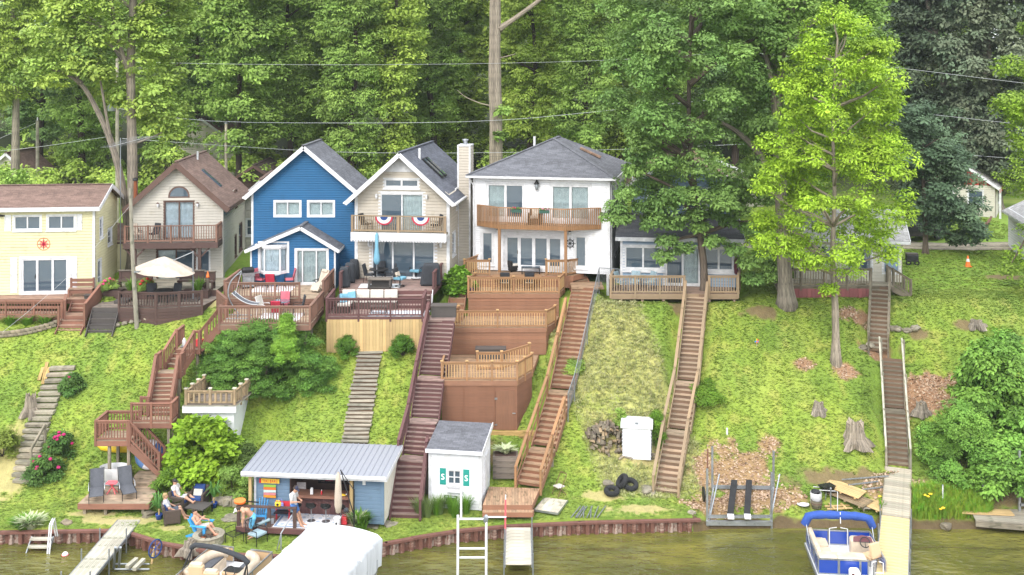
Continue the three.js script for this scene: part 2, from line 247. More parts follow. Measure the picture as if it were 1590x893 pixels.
{
const xs=[],ss=[];for(let x=-62;x<=62;x+=Math.abs(x)<34?0.4:1.4)xs.push(x);
for(let q=-2.4;q<-0.06;q+=0.3)ss.push(q);ss.push(0.1,0.16);for(let q=0.35;q<18;q+=0.35)ss.push(q);for(let q=18;q<62;q+=1)ss.push(q);for(let q=64;q<300;q+=9)ss.push(q);
const X0=-36,XW=72,Z0=43,ZW=72,pos=[],uv=[],idx=[];
for(const x of xs)for(const q of ss){const s=shore(x)+q,wall=x<WALLX-0.3;pos.push(x,wall&&q<0.13?-1:ground(x,-s),-s);uv.push((x-X0)/XW,(s-Z0)/ZW);}
const n=ss.length;for(let i=0;i<xs.length-1;i++)for(let j=0;j<n-1;j++){const a=i*n+j;idx.push(a,a+n,a+1,a+1,a+n,a+n+1);}
const g=new THREE.BufferGeometry();g.setAttribute('position',new THREE.Float32BufferAttribute(pos,3));g.setAttribute('uv',new THREE.Float32BufferAttribute(uv,2));g.setIndex(idx);g.computeVertexNormals();
const t=dtex(1400,1400,(u,v)=>groundColour(X0+u*XW,-(Z0+v*ZW)));t.wrapS=t.wrapT=THREE.ClampToEdgeWrapping;
const bt=dtex(512,512,(u,v)=>fbm(u*48,v*48,3,48)*0.7+0.3*fbm(u*10,v*10,3,10),false,36,36);
structure('ground',g,mp('#ffffff',t,1,{bumpMap:bt,bumpScale:0.05}));
}
{
const g=new THREE.PlaneGeometry(900,700,1,1).rotateX(-Math.PI/2);const uv=g.attributes.uv,p=g.attributes.position;for(let i=0;i<uv.count;i++)uv.setXY(i,p.getX(i),p.getZ(i));g.translate(0,0,299);
const b=dtex(1024,1024,(u,v)=>{const w=fbm(u*9+0.25*fbm(u*5,v*5,3,5),v*22,4,9)*0.62+0.3*fbm(u*30,v*66,3,30)+0.12*fbm(u*4,v*6,2,4);return w;},false,0.11,0.11);
const c=dtex(512,512,(u,v)=>{const n=fbm(u*5,v*9,5,5),m=fbm(u*20+2,v*30,3,20);return mix3([0.31,0.31,0.15],[0.45,0.43,0.20],sst(0.3,0.75,n*0.75+m*0.25));},true,0.06,0.06);
const lake=structure('lake_water',g,new THREE.MeshPhysicalMaterial({color:'#ffffff',map:c,roughness:0.05,ior:1.36,bumpMap:b,bumpScale:0.16}));
}
{
const pos=[],uv=[],idx=[];const n=60;
for(let i=0;i<=n;i++){const x=14+i*0.7;for(let k=0;k<3;k++){const z=-(73.1+k*1.15-i*0.03+0.25*fbm(i*0.4,k*9));pos.push(x,ground(x,z)+0.035,z);uv.push(x,z);}}
for(let i=0;i<n;i++)for(let k=0;k<2;k++){const a=i*3+k;idx.push(a,a+3,a+1,a+1,a+3,a+4);}
const g=new THREE.BufferGeometry();g.setAttribute('position',new THREE.Float32BufferAttribute(pos,3));g.setAttribute('uv',new THREE.Float32BufferAttribute(uv,2));g.setIndex(idx);g.computeVertexNormals();
structure('gravel_road',g,mp('#b5ada0',T.stone,1));
}
{
const sw=thing('seawall','rusty corrugated steel seawall holding the lawn above the lake','seawall');
const pts=shorePts.filter(p=>p[0]<=WALLX+0.01);let acc=0;const L=[];
for(let i=1;i<pts.length;i++){const a=pts[i-1],b=pts[i],d=Math.hypot(b[0]-a[0],b[1]-a[1]);for(let t=acc;t<d;t+=0.42)L.push([mix(a[0],b[0],t/d),mix(a[1],b[1],t/d)]);acc=(0.42-(d-acc)%0.42)%0.42;}
const prof2=[[-0.21,-0.06],[-0.13,-0.06],[-0.08,0.07],[0.08,0.07],[0.13,-0.06],[0.21,-0.06],[0.21,-0.075],[-0.21,-0.075]];
const rustPile=Array.from({length:6},(_,i)=>{const q=prism(prof2,-0.6,0.47),u=q.attributes.uv;for(let k=0;k<u.count;k++)u.setXY(k,u.getX(k)+i*0.73,u.getY(k)+i*1.37);return q;});
for(let i=0;i<L.length-1;i++){const a=L[i],b=L[i+1];if(a[0]<-26||b[0]>WALLX+0.2)continue;const ry=Math.atan2(b[1]-a[1],b[0]-a[0]);part(sw,'pile',rustPile[i%6],M.rust,[(a[0]+b[0])/2,0,-(a[1]+b[1])/2+0.02],[0,ry,0]);}
for(let i=1;i<pts.length;i++){const a=pts[i-1],b=pts[i];part(sw,'cap_rail',beam([a[0]-0.05,0.52,-a[1]+0.03],[b[0]+0.05,0.52,-b[1]+0.03],0.22,0.1),M.rustcap);}
}
// ---------------------------------------------------------------- carpentry: railings, decks, flights of steps
function railing(parent,a,b,o={}){
const{h=0.95,n=Math.max(1,Math.round(Math.hypot(b[0]-a[0],b[2]-a[2])/1.9)),m=M.brownwood,mb=m,mt=m,gap=0.135,post=0.1,bw=0.042,bot=0.1,first=true,last=true,cap=0.14,ph=0.06,low=0.25,mid}=o;
const g=sub(parent,'railing'),L=Math.hypot(b[0]-a[0],b[2]-a[2]),ry=-Math.atan2(b[2]-a[2],b[0]-a[0]),slope=Math.abs(b[1]-a[1])/Math.max(L,0.01);
const up=(p,y)=>[p[0],p[1]+y,p[2]];
for(let i=0;i<=n;i++){if((i===0&&!first)||(i===n&&!last))continue;const p=lerp3(a,b,i/n),hh=h+ph+low;part(g,'post',bx(post,hh,post),any(m),[p[0],p[1]+hh/2-low,p[2]],[0,ry,0]);if(o.pcap)part(g,'post_cap',bx(post+0.05,0.05,post+0.05),any(o.pcap),[p[0],p[1]+hh-low+0.025,p[2]],[0,ry,0]);}
if(cap)part(g,'top_rail',beam(up(a,h+0.02),up(b,h+0.02),cap,0.04),any(mt));
part(g,'upper_rail',beam(up(a,h-0.05),up(b,h-0.05),0.045,0.085),any(m));
if(bot)part(g,'lower_rail',beam(up(a,bot),up(b,bot),0.045,0.08),any(m));
if(mid)part(g,'middle_rail',beam(up(a,mid),up(b,mid),0.03,0.14),any(m));
const nb=Math.max(1,Math.round(L/gap)),bh=h-0.09-bot,bg=bx(bw,Math.round(bh*50)/50+0.04,bw);
for(let i=0;i<nb;i++){const t=(i+0.5)/nb;if(Math.abs((t*n)-Math.round(t*n))*L/n<0.07)continue;const p=lerp3(a,b,t);part(g,'baluster',bg,any(mb),[p[0],p[1]+bot+bh/2,p[2]],[0,ry,0]);}
return g;
}
function deckFloor(parent,poly,y,o={}){
const{m=M.browntop,rim=M.brownwood,bw=0.145,ax=1,t=0.04,rimH=0.24,name='deck_boards',posts,postm=M.greywood,nope}=o;
const lo=Math.min(...poly.map(p=>p[ax])),hi=Math.max(...poly.map(p=>p[ax])),l=[[],[]];
let k=0;for(let v=lo;v<hi-0.01;v+=bw,k++){const q=clipStrip(poly,ax,v+0.004,Math.min(hi,v+bw-0.004));if(q.length>2)l[(h2(k,3)*2)|0].push(prism(q,y-t,y-0.004*h2(k,9)));}
l.forEach((q,i)=>{if(q.length){const d=part(parent,name,merge(q),m[(i*2+1)%m.length]);d.userData.kind='stuff';}});
part(parent,'joists',prism(poly,y-t-0.05,y-t-0.003),M.greywood[1]);
if(rimH)for(let i=0;i<poly.length;i++){if(nope&&nope.includes(i))continue;const a=poly[i],b=poly[(i+1)%poly.length];part(parent,'fascia_board',beam([a[0],y-rimH/2-0.012,a[1]],[b[0],y-rimH/2-0.012,b[1]],0.045,rimH),any(rim));}
if(posts)for(const[x,z]of posts){const g0=ground(x,z)-0.15,hh=y-t-g0-0.06;if(hh>0.1)part(parent,'support_post',bx(0.13,Math.round(hh*20)/20,0.13),any(postm),[x,g0+hh/2,z]);}
}
function flight(parent,top,bot,width,o={}){
const{n=Math.max(2,Math.round((top[1]-bot[1])/0.185)),mt=M.browntop,mr=M.brownwood,ms=mr,riser=true,stringer=true,th=0.045,over=0.03}=o;
const dx=bot[0]-top[0],dz=bot[2]-top[2],L=Math.hypot(dx,dz),ux=dx/L,uz=dz/L,ry=Math.atan2(ux,uz),run=L/n,rise=(top[1]-bot[1])/n;
for(let i=1;i<n;i++){
const y=top[1]-i*rise,q=(i-0.5)*run;
part(parent,'tread',bx(width,th,run+over),any(mt),[top[0]+ux*q,y-th/2,top[2]+uz*q],[0,ry,0]);
}
if(riser)for(let i=1;i<=n;i++){const y=top[1]-(i-0.5)*rise,q=(i-1)*run-0.02;part(parent,'riser',bx(width-0.02,rise-th*0.8,0.025),any(mr),[top[0]+ux*q,y-th*0.4,top[2]+uz*q],[0,ry,0]);}
if(stringer)for(const s of[-1,1]){const o2=s*(width/2+0.02),px=uz*o2,pz=-ux*o2;part(parent,'stringer',beam([top[0]+px-ux*0.05,top[1]-0.2,top[2]+pz-uz*0.05],[bot[0]+px,bot[1]-0.05,bot[2]+pz],0.045,0.3),any(ms));}
return{side:s=>[uz*s,-ux*s],ry};
}
function flightRail(parent,top,bot,off,o={}){const L=Math.hypot(bot[0]-top[0],bot[2]-top[2]),ux=(bot[0]-top[0])/L,uz=(bot[2]-top[2])/L,s=[uz*off,0,-ux*off];return railing(parent,add3(top,s),add3(bot,s),{bot:0.12,...o});}
// ---------------------------------------------------------------- houses
const face=(o,ry=0)=>({o,ry,at:(u,v,w=0)=>[o[0]+u*Math.cos(ry)+w*Math.sin(ry),o[1]+v,o[2]-u*Math.sin(ry)+w*Math.cos(ry)]});
function on(parent,f,name,geo,mat,u=0,v=0,w=0){return part(parent,name,geo,mat,f.at(u,v,w),[0,f.ry,0]);}
function ivals(poly,v){const xs=[];for(let i=0;i<poly.length;i++){const a=poly[i],b=poly[(i+1)%poly.length];if((a[1]<=v&&b[1]>v)||(b[1]<=v&&a[1]>v))xs.push(mix(a[0],b[0],(v-a[1])/(b[1]-a[1])));}xs.sort((p,q)=>p-q);return xs.length>=2?[xs[0],xs.at(-1)]:null;}
function sidingWall(parent,f,poly,holes,mat,o={}){
const{course=0.17,pj=0.016+course*0.18,t=0.14,name='wall'}=o,pos=[],uv=[],y0=Math.min(...poly.map(p=>p[1])),y1=Math.max(...poly.map(p=>p[1]));
const quad=(a,b,c,d)=>{for(const p of[a,b,c,a,c,d]){pos.push(...p);uv.push(p[0],p[1]);}};
for(let v=y0;v<y1-0.02;v+=course){
const vt=Math.min(v+course,y1-0.003),A=ivals(poly,v+0.002),Bv=ivals(poly,vt-0.002);if(!A)continue;const Q=Bv||[(A[0]+A[1])/2,(A[0]+A[1])/2];
let segs=[[A[0],A[1],Q[0],Q[1]]];
for(const hq of holes){if(hq[3]<=v+0.01||hq[1]>=vt-0.01)continue;const out=[];for(const s of segs){if(hq[2]<=s[0]||hq[0]>=s[1]){out.push(s);continue;}if(hq[0]>s[0]+0.02)out.push([s[0],hq[0],s[2],Math.min(hq[0],s[3])]);if(hq[2]<s[1]-0.02)out.push([hq[2],s[1],Math.max(hq[2],s[2]),s[3]]);}segs=out;}
for(const s of segs){{const k=0.7,vm=mix(v,vt,k),a=mix(s[0],s[2],k),b=mix(s[1],s[3],k);quad([s[0],v,pj],[s[1],v,pj],[b,vm,pj*0.85],[a,vm,pj*0.85]);quad([a,vm,pj*0.85],[b,vm,pj*0.85],[s[3],vt,0.003],[s[2],vt,0.003]);}quad([s[0],v,0.001],[s[1],v,0.001],[s[1],v,pj],[s[0],v,pj]);}
}
const g=new THREE.BufferGeometry();g.setAttribute('position',new THREE.Float32BufferAttribute(pos,3));g.setAttribute('uv',new THREE.Float32BufferAttribute(uv,2));g.computeVertexNormals();
const back=extr(poly,t,holes.filter(q=>!q[4]).map(q=>[[q[0],Math.max(q[1],y0+0.004)],[q[2],Math.max(q[1],y0+0.004)],[q[2],q[3]],[q[0],q[3]]])).translate(0,0,-t);
return on(parent,f,name,merge([g,back]),mat);
}
function pleats(w,h,n=14,amp=0.025){const pos=[],uv=[],idx=[],k=n*4;for(let i=0;i<=k;i++){const x=i/k*w,z=amp*Math.sin(i/4*6.28);pos.push(x,0,z,x,h,z*0.8);uv.push(x,0,x,h);if(i<k)idx.push(i*2,i*2+2,i*2+1,i*2+1,i*2+2,i*2+3);}const g=new THREE.BufferGeometry();g.setAttribute('position',new THREE.Float32BufferAttribute(pos,3));g.setAttribute('uv',new THREE.Float32BufferAttribute(uv,2));g.setIndex(idx);g.computeVertexNormals();return g;}
function windowUnit(parent,f,q,o={}){
const{n=2,fr=0.06,trim=0.09,frame=M.whitetrim,curt,sill=true,rows=1,name='window',widths,handle,glass=M.glass}=o;
const W=q[2]-q[0],Hh=q[3]-q[1],g=sub(parent,name,f.at(q[0],q[1],0),f.ry);
const ring=(a,z0,z1)=>[B(-a,W+a,Hh,Hh+a,z0,z1),B(-a,0,0,Hh,z0,z1),B(W,W+a,0,Hh,z0,z1),B(-a,W+a,-a,0,z0,z1)];
if(trim)part(g,'casing',merge(ring(trim,-0.02,0.045)),frame);
const bars=ring(fr,-0.09,0.015).map(b=>b.translate(0,0,0)),inner=[];
const fl=[B(0,W,Hh-fr,Hh,-0.09,0.012),B(0,W,0,fr,-0.09,0.012),B(0,fr,fr,Hh-fr,-0.09,0.012),B(W-fr,W,fr,Hh-fr,-0.09,0.012)];
const ws=widths||Array(n).fill(1/n);let c=0;const edges=[0];for(const w of ws){c+=w;edges.push(c);}
for(let i=1;i<n;i++)fl.push(B(edges[i]*W-fr*0.6,edges[i]*W+fr*0.6,fr,Hh-fr,-0.085,0.008));
for(let r=1;r<rows;r++)fl.push(B(fr,W-fr,r/rows*Hh-0.015,r/rows*Hh+0.015,-0.08,0.005));
part(g,'frame',merge(fl),frame);
for(let i=0;i<n;i++)for(let r=0;r<rows;r++){
const a=edges[i]*W+(i?fr*0.6:fr),b=edges[i+1]*W-(i<n-1?fr*0.6:fr),y0=Math.max(fr,r/rows*Hh+0.015),y1=Math.min(Hh-fr,(r+1)/rows*Hh-0.015),k=curt&&curt[i];
part(g,'pane',bx(b-a,y1-y0,0.012),k?M.pane:glass,[(a+b)/2,(y0+y1)/2,-0.045-0.012*(i%2)],[rr(-0.012,0.012),rr(-0.012,0.012),0]);
if(k&&!r){if(k===2)part(g,'curtain',pleats((b-a)*0.98,Hh-2*fr),M.curtain,[a+0.01,fr,-0.13]);else part(g,'blind',pleats((b-a)*0.98,Hh-2*fr,Math.round((b-a)/0.09),0.012),M.blind,[a+0.01,fr,-0.12]);part(g,'room_back',bx(b-a+0.1,Hh,0.03),M.cream,[(a+b)/2,Hh/2,-0.22]);}
}
if(sill)part(g,'sill',bx(W+2*trim+0.04,0.05,0.12),frame,[W/2,-trim-0.026,0.04]);
if(handle)part(g,'handle',bx(0.03,0.22,0.05),M.iron,[edges[1]*W-0.1,Hh*0.48,0.03]);
return g;
}
function slab(a,b,c,d,t,mat,parent,name='roof'){
const A=[a,b,c,d].map(vv),n=A[1].clone().sub(A[0]).cross(A[3].clone().sub(A[0])).normalize(),lo=A.map(p=>p.clone().addScaledVector(n,-t)),pos=[],uv=[];
const ex=A[1].clone().sub(A[0]).normalize(),ey=n.clone().cross(ex),q=(i,j,k,l)=>{for(const p of[i,j,k,i,k,l]){pos.push(p.x,p.y,p.z);const r=p.clone().sub(A[0]);uv.push(r.dot(ex),r.dot(ey));}};
q(A[0],A[1],A[2],A[3]);q(lo[3],lo[2],lo[1],lo[0]);for(let i=0;i<4;i++)q(lo[i],lo[(i+1)%4],A[(i+1)%4],A[i]);
const g=new THREE.BufferGeometry();g.setAttribute('position',new THREE.Float32BufferAttribute(pos,3));g.setAttribute('uv',new THREE.Float32BufferAttribute(uv,2));g.computeVertexNormals();return part(parent,name,g,mat);
}
function gableRoof(parent,x0,x1,ye,yr,zf,zb,mat,trim,o={}){
const xm=o.xm??(x0+x1)/2,t=0.1,f=o.f??0.2;
slab([x0,ye,zb],[x0,ye,zf],[xm,yr,zf],[xm,yr,zb],t,mat,parent);slab([x1,ye,zf],[x1,ye,zb],[xm,yr,zb],[xm,yr,zf],t,mat,parent);
for(const[xa,s]of[[x0,-1],[x1,1]]){part(parent,'rake_board',beam([xa,ye-f*0.5,zf+0.012],[xm,yr-f*0.5-0.01,zf+0.012],0.035,f),trim);part(parent,'eave_fascia',beam([xa,ye-f*0.42,zf],[xa,ye-f*0.42,zb],0.04,f*0.7),trim);if(o.gutter)part(parent,'gutter',beam([xa+s*0.07,ye-0.08,zf],[xa+s*0.07,ye-0.08,zb],0.1,0.1),trim);}
part(parent,'ridge_cap',beam([xm,yr+0.02,zf-0.005],[xm,yr+0.02,zb],0.22,0.04),mat);
}
function wallLamp(parent,f,u,v,mat=M.iron){const g=sub(parent,'wall_lamp',f.at(u,v,0.02),f.ry);part(g,'bracket',merge([B(-0.05,0.05,-0.12,0.12,0,0.03),rod([0,0.05,0.02],[0,0.12,0.14],0.015),lathe([[0.02,0.16],[0.09,0.1],[0.1,0.08],[0,0.08]],8).translate(0,0,0.14)]),mat);part(g,'lantern',lathe([[0,-0.14],[0.05,-0.13],[0.08,0.08],[0,0.08]],8).translate(0,0,0.14),M.whitepl);}
function gutterPipe(parent,pts,mat=M.whitetrim){part(parent,'downpipe',loft(pts,0.045,6),mat);}
// ---------------------------------------------------------------- the row of lake houses, from left to right
{
const d=61.5,s=F/d,y0=7.6,g=thing('yellow_house','yellow clapboard house with brown roof and red compass ornament','house',[X(147,d),y0,-d],0.1);
const f=face([-7.6,0,0]),U=p=>(p-147)/s+7.6,v=p=>Y(p,d)-y0,e=v(322),rz=-2.35;
const wins=[[U(27),v(355),U(66),v(334)],[U(77),v(355),U(117),v(334)]],door=[U(38),v(453),U(107),v(400)];
sidingWall(g,f,[[0,0],[7.6,0],[7.6,e],[0,e]],[...wins,door],M.yellow);
for(const w of wins)windowUnit(g,f,w,{n:2,curt:null});
windowUnit(g,f,door,{n:3,name:'patio_door',fr:0.1,trim:0.14,handle:true,sill:false});
const shut=(a,b,c,e2)=>{const q=sub(g,'shutter',f.at(U(a),v(c),0.03),0);const w=U(b)-U(a),h=v(e2)-v(c);part(q,'frame',merge([B(0,w,0,0.07,0,0.04),B(0,w,h-0.07,h,0,0.04),B(0,w,h/2-0.03,h/2+0.03,0,0.04),B(0,0.06,0.07,h-0.07,0,0.04),B(w-0.06,w,0.07,h-0.07,0,0.04),B(0.06,w-0.06,0.07,h-0.07,0,0.018)]),M.whitetrim);};
shut(13,23,357,332);shut(120,128.5,357,332);shut(22,32,452,397);shut(111,121,452,397);
const sd=face([0,0,0],Math.PI/2),sw=[[0.9,3.4,1.5,4.5],[2.6,2.7,3.5,3.6],[0.5,0.1,1.2,2.1]];
sidingWall(g,sd,[[0,0],[4.7,0],[4.7,e],[-rz,Y(286,d-rz)-y0-0.16],[0,e]],sw,M.yellow);
for(const w of sw)windowUnit(g,sd,w,{n:1,rows:2});
sidingWall(g,face([0,0,-4.7],Math.PI),[[0,0],[7.6,0],[7.6,e],[0,e]],[],M.yellow);sidingWall(g,face([-7.6,0,-4.7],-Math.PI/2),[[0,0],[4.7,0],[4.7,e],[0,e]],[],M.yellow);
const yr=Y(286,d-rz)-y0,ye=e+0.05;
slab([-8,ye,0.35],[0.35,ye,0.35],[0.35,yr,rz],[-8,yr,rz],0.1,M.roofbrown,g);slab([0.35,ye,-5.05],[-8,ye,-5.05],[-8,yr,rz],[0.35,yr,rz],0.1,M.roofbrown,g);
part(g,'eave_fascia',beam([-8,ye-0.1,0.37],[0.37,ye-0.1,0.37],0.04,0.24),M.whitetrim);part(g,'soffit',B(-8,0.33,ye-0.2,ye-0.17,0,0.35),M.whitetrim);
for(const[a,b]of[[[0.37,ye-0.1,0.37],[0.37,yr-0.1,rz]],[[0.37,ye-0.1,-5.05],[0.37,yr-0.1,rz]]])part(g,'rake_board',beam(a,b,0.04,0.24),M.whitetrim);
for(const u of[7.55])on(g,f,'corner_board',B(-0.06,0.075,0,e-0.02,-0.03,0.05),M.whitetrim,u,0,0.012);
part(g,'ridge_cap',beam([-8,yr+0.02,rz],[0.35,yr+0.02,rz],0.24,0.04),M.roofbrown);
on(g,f,'flood_lamp',merge([B(0,0.06,-0.05,0.05,0,0.06),rod([-0.02,0,0.06],[-0.22,0.04,0.2],0.05,0.07)]),M.iron,U(12),v(333),0.02);
const a=sub(g,'rear_wing',[0,0,-4.7]);part(a,'wing_wall',B(-3,0.9,0,2.6,-3,-0.02),M.yellow);slab([-3,2.5,0.1],[1.15,2.5,0.1],[1.15,3.5,-1.6],[-3,3.5,-1.6],0.08,M.roofbrown,a,'wing_roof');part(a,'wing_fascia',beam([1.17,2.44,0.1],[1.17,3.44,-1.6],0.04,0.18),M.whitetrim);
const o=thing('compass_ornament','round red compass star ornament on yellow clapboard wall','wall ornament',add3([X(147,d),y0,-d],[(U(71)-7.6)*Math.cos(0.1)+0.04*Math.sin(0.1),v(377.5),-(U(71)-7.6)*Math.sin(0.1)+0.045]),0.1);
part(o,'ring',new THREE.TorusGeometry(0.35,0.018,6,28),M.orangepl);part(o,'inner_ring',new THREE.TorusGeometry(0.2,0.012,6,20),M.orangepl);
for(let i=0;i<8;i++){const a2=i*Math.PI/4,L=i%2?0.36:0.34;part(o,'point',extr([[-0.05,0],[0,L],[0.05,0],[0,-0.05]],0.02),i%2?M.redpl:M.redfab,[0,0,i%2?-0.005:0.004],[0,0,a2]);}
}
{
const d=65,s=F/d,y0=Y(444,d),th=0.08,Wd=5.35,D=8,g=thing('tan_house','tan gabled house with arched attic window and brown balcony','house',[X(345,d),y0,-d],th);
const f=face([-Wd,0,0]),U=p=>(p-345)/s+Wd,v=p=>Y(p,d)-y0,e=v(312),ap=v(254);
const up=[U(257),v(370),U(302),v(312)],low=[U(246),v(440),U(304),v(386)],lw2=[U(306),v(440),U(326),v(388)];
sidingWall(g,f,[[0,0],[Wd,0],[Wd,e],[Wd/2,ap],[0,e]],[up,low,lw2,[U(265),v(304),U(294),v(291),1]],M.tan);
windowUnit(g,f,up,{n:2,curt:[2,2],name:'balcony_door',frame:M.browntrim[1],trim:0.05,sill:false});
windowUnit(g,f,low,{n:2,name:'patio_door',frame:M.browntrim[0],trim:0.06,sill:false,curt:[1,0]});windowUnit(g,f,lw2,{n:1,name:'patio_door',frame:M.whitetrim,trim:0.05,sill:false});
const ag=sub(g,'arched_window',f.at(U(279.5),v(304.5),0.0));const arc=(r)=>{const l=[];for(let i=0;i<=16;i++)l.push([Math.cos(i/16*Math.PI)*r,Math.sin(i/16*Math.PI)*r]);return l;};
part(ag,'frame',extr([...arc(0.64),[-0.64,-0.07],[0.64,-0.07]],0.05,[arc(0.55)]).translate(0,0,0.004),M.browntrim[2]);part(ag,'pane',extr(arc(0.57),0.012).translate(0,0,0.022),M.glass);
wallLamp(g,f,U(248),v(317),M.browntrim[3]);wallLamp(g,f,U(308),v(317),M.browntrim[3]);
const sd=face([0,0,0],Math.PI/2),sw=[[4.2,v(335),4.9,v(308)],[4.0,1.1,4.7,2.4],[5.6,1.2,6.8,2.9]];
sidingWall(g,sd,[[0,0],[D,0],[D,e],[0,e]],sw,M.tan);for(const w of sw)windowUnit(g,sd,w,{n:1,rows:2,frame:M.browntrim[1],trim:0.06});
sidingWall(g,face([-Wd,0,-D],-Math.PI/2),[[0,0],[D,0],[D,e],[0,e]],[],M.tan);sidingWall(g,face([0,0,-D],Math.PI),[[0,0],[Wd,0],[Wd,e],[Wd/2,ap],[0,e]],[],M.tan);
gableRoof(g,-Wd-0.45,0.45,e-0.38,ap+0.17,0.45,-D-0.3,M.roofbrown,M.browntrim[1],{f:0.32});
{const sp=(ap+0.17-e+0.38)/(Wd/2+0.45),q=x=>[-Wd/2+x,ap+0.21-x*sp,-2.8];part(g,'skylight',beam(q(0.9),q(2.1),0.45,0.09),M.glass);}part(g,'vent_pipe',rod([-Wd/2+0.3,ap-0.1,-4.2],[-Wd/2+0.3,ap+0.45,-4.2],0.07),M.whitepl);
const ch=sub(g,'stove_pipe',[-Wd-0.15,e-0.5,-1.2]);part(ch,'pipe',rod([0,0,0],[0,1.7,0],0.11),M.terracotta);part(ch,'cap',lathe([[0.17,1.66],[0.17,1.8],[0,1.86]],10),M.iron);
on(g,f,'corner_board',B(-0.05,0.07,0,e-0.1,-0.02,0.045),M.tan,Wd,0,0);
const by=v(370),b=sub(g,'balcony',[0,by,0]);const bl=-Wd-0.1,br=-0.02;
part(b,'floor',B(bl,br,-0.1,0,0.03,1.5),M.darktop[0]);part(b,'fascia_board',B(bl-0.05,br+0.05,-0.34,0.005,1.5,1.56),M.darkwood[2]);part(b,'fascia_board',B(br,br+0.05,-0.34,0,0.03,1.5),M.darkwood[1]);
const rl=(a,c,first)=>{const h=1.0,n=4,L=Math.hypot(c[0]-a[0],c[2]-a[2]);part(b,'top_rail',beam([a[0],h,a[2]],[c[0],h,c[2]],0.14,0.05),M.brownwood[1]);part(b,'lower_rail',beam([a[0],0.12,a[2]],[c[0],0.12,c[2]],0.05,0.09),M.brownwood[2]);const nb=Math.round(L/0.15);for(let i=0;i<=nb;i++){const q=lerp3(a,c,i/nb),post=i%Math.round(nb/(L>2?4:1))===0;part(b,post?'post':'baluster',post?bx(0.12,1.1,0.12):bx(0.04,0.85,0.04),any(M.brownwood),[q[0],post?0.5:0.55,q[2]]);}};
rl([bl+0.05,0,1.45],[br-0.05,0,1.45]);rl([br-0.03,0,0.1],[br-0.03,0,1.35]);
for(const u of[U(222)-Wd,U(318)-Wd]){part(b,'support_post',B(u-0.09,u+0.09,-by,-0.34,1.3,1.48),M.darkwood[1]);for(const q of[-1,1])part(b,'brace',beam([u,-0.95,1.39],[u+q*0.55,-0.36,1.39],0.09,0.09),M.darkwood[2]);}
}
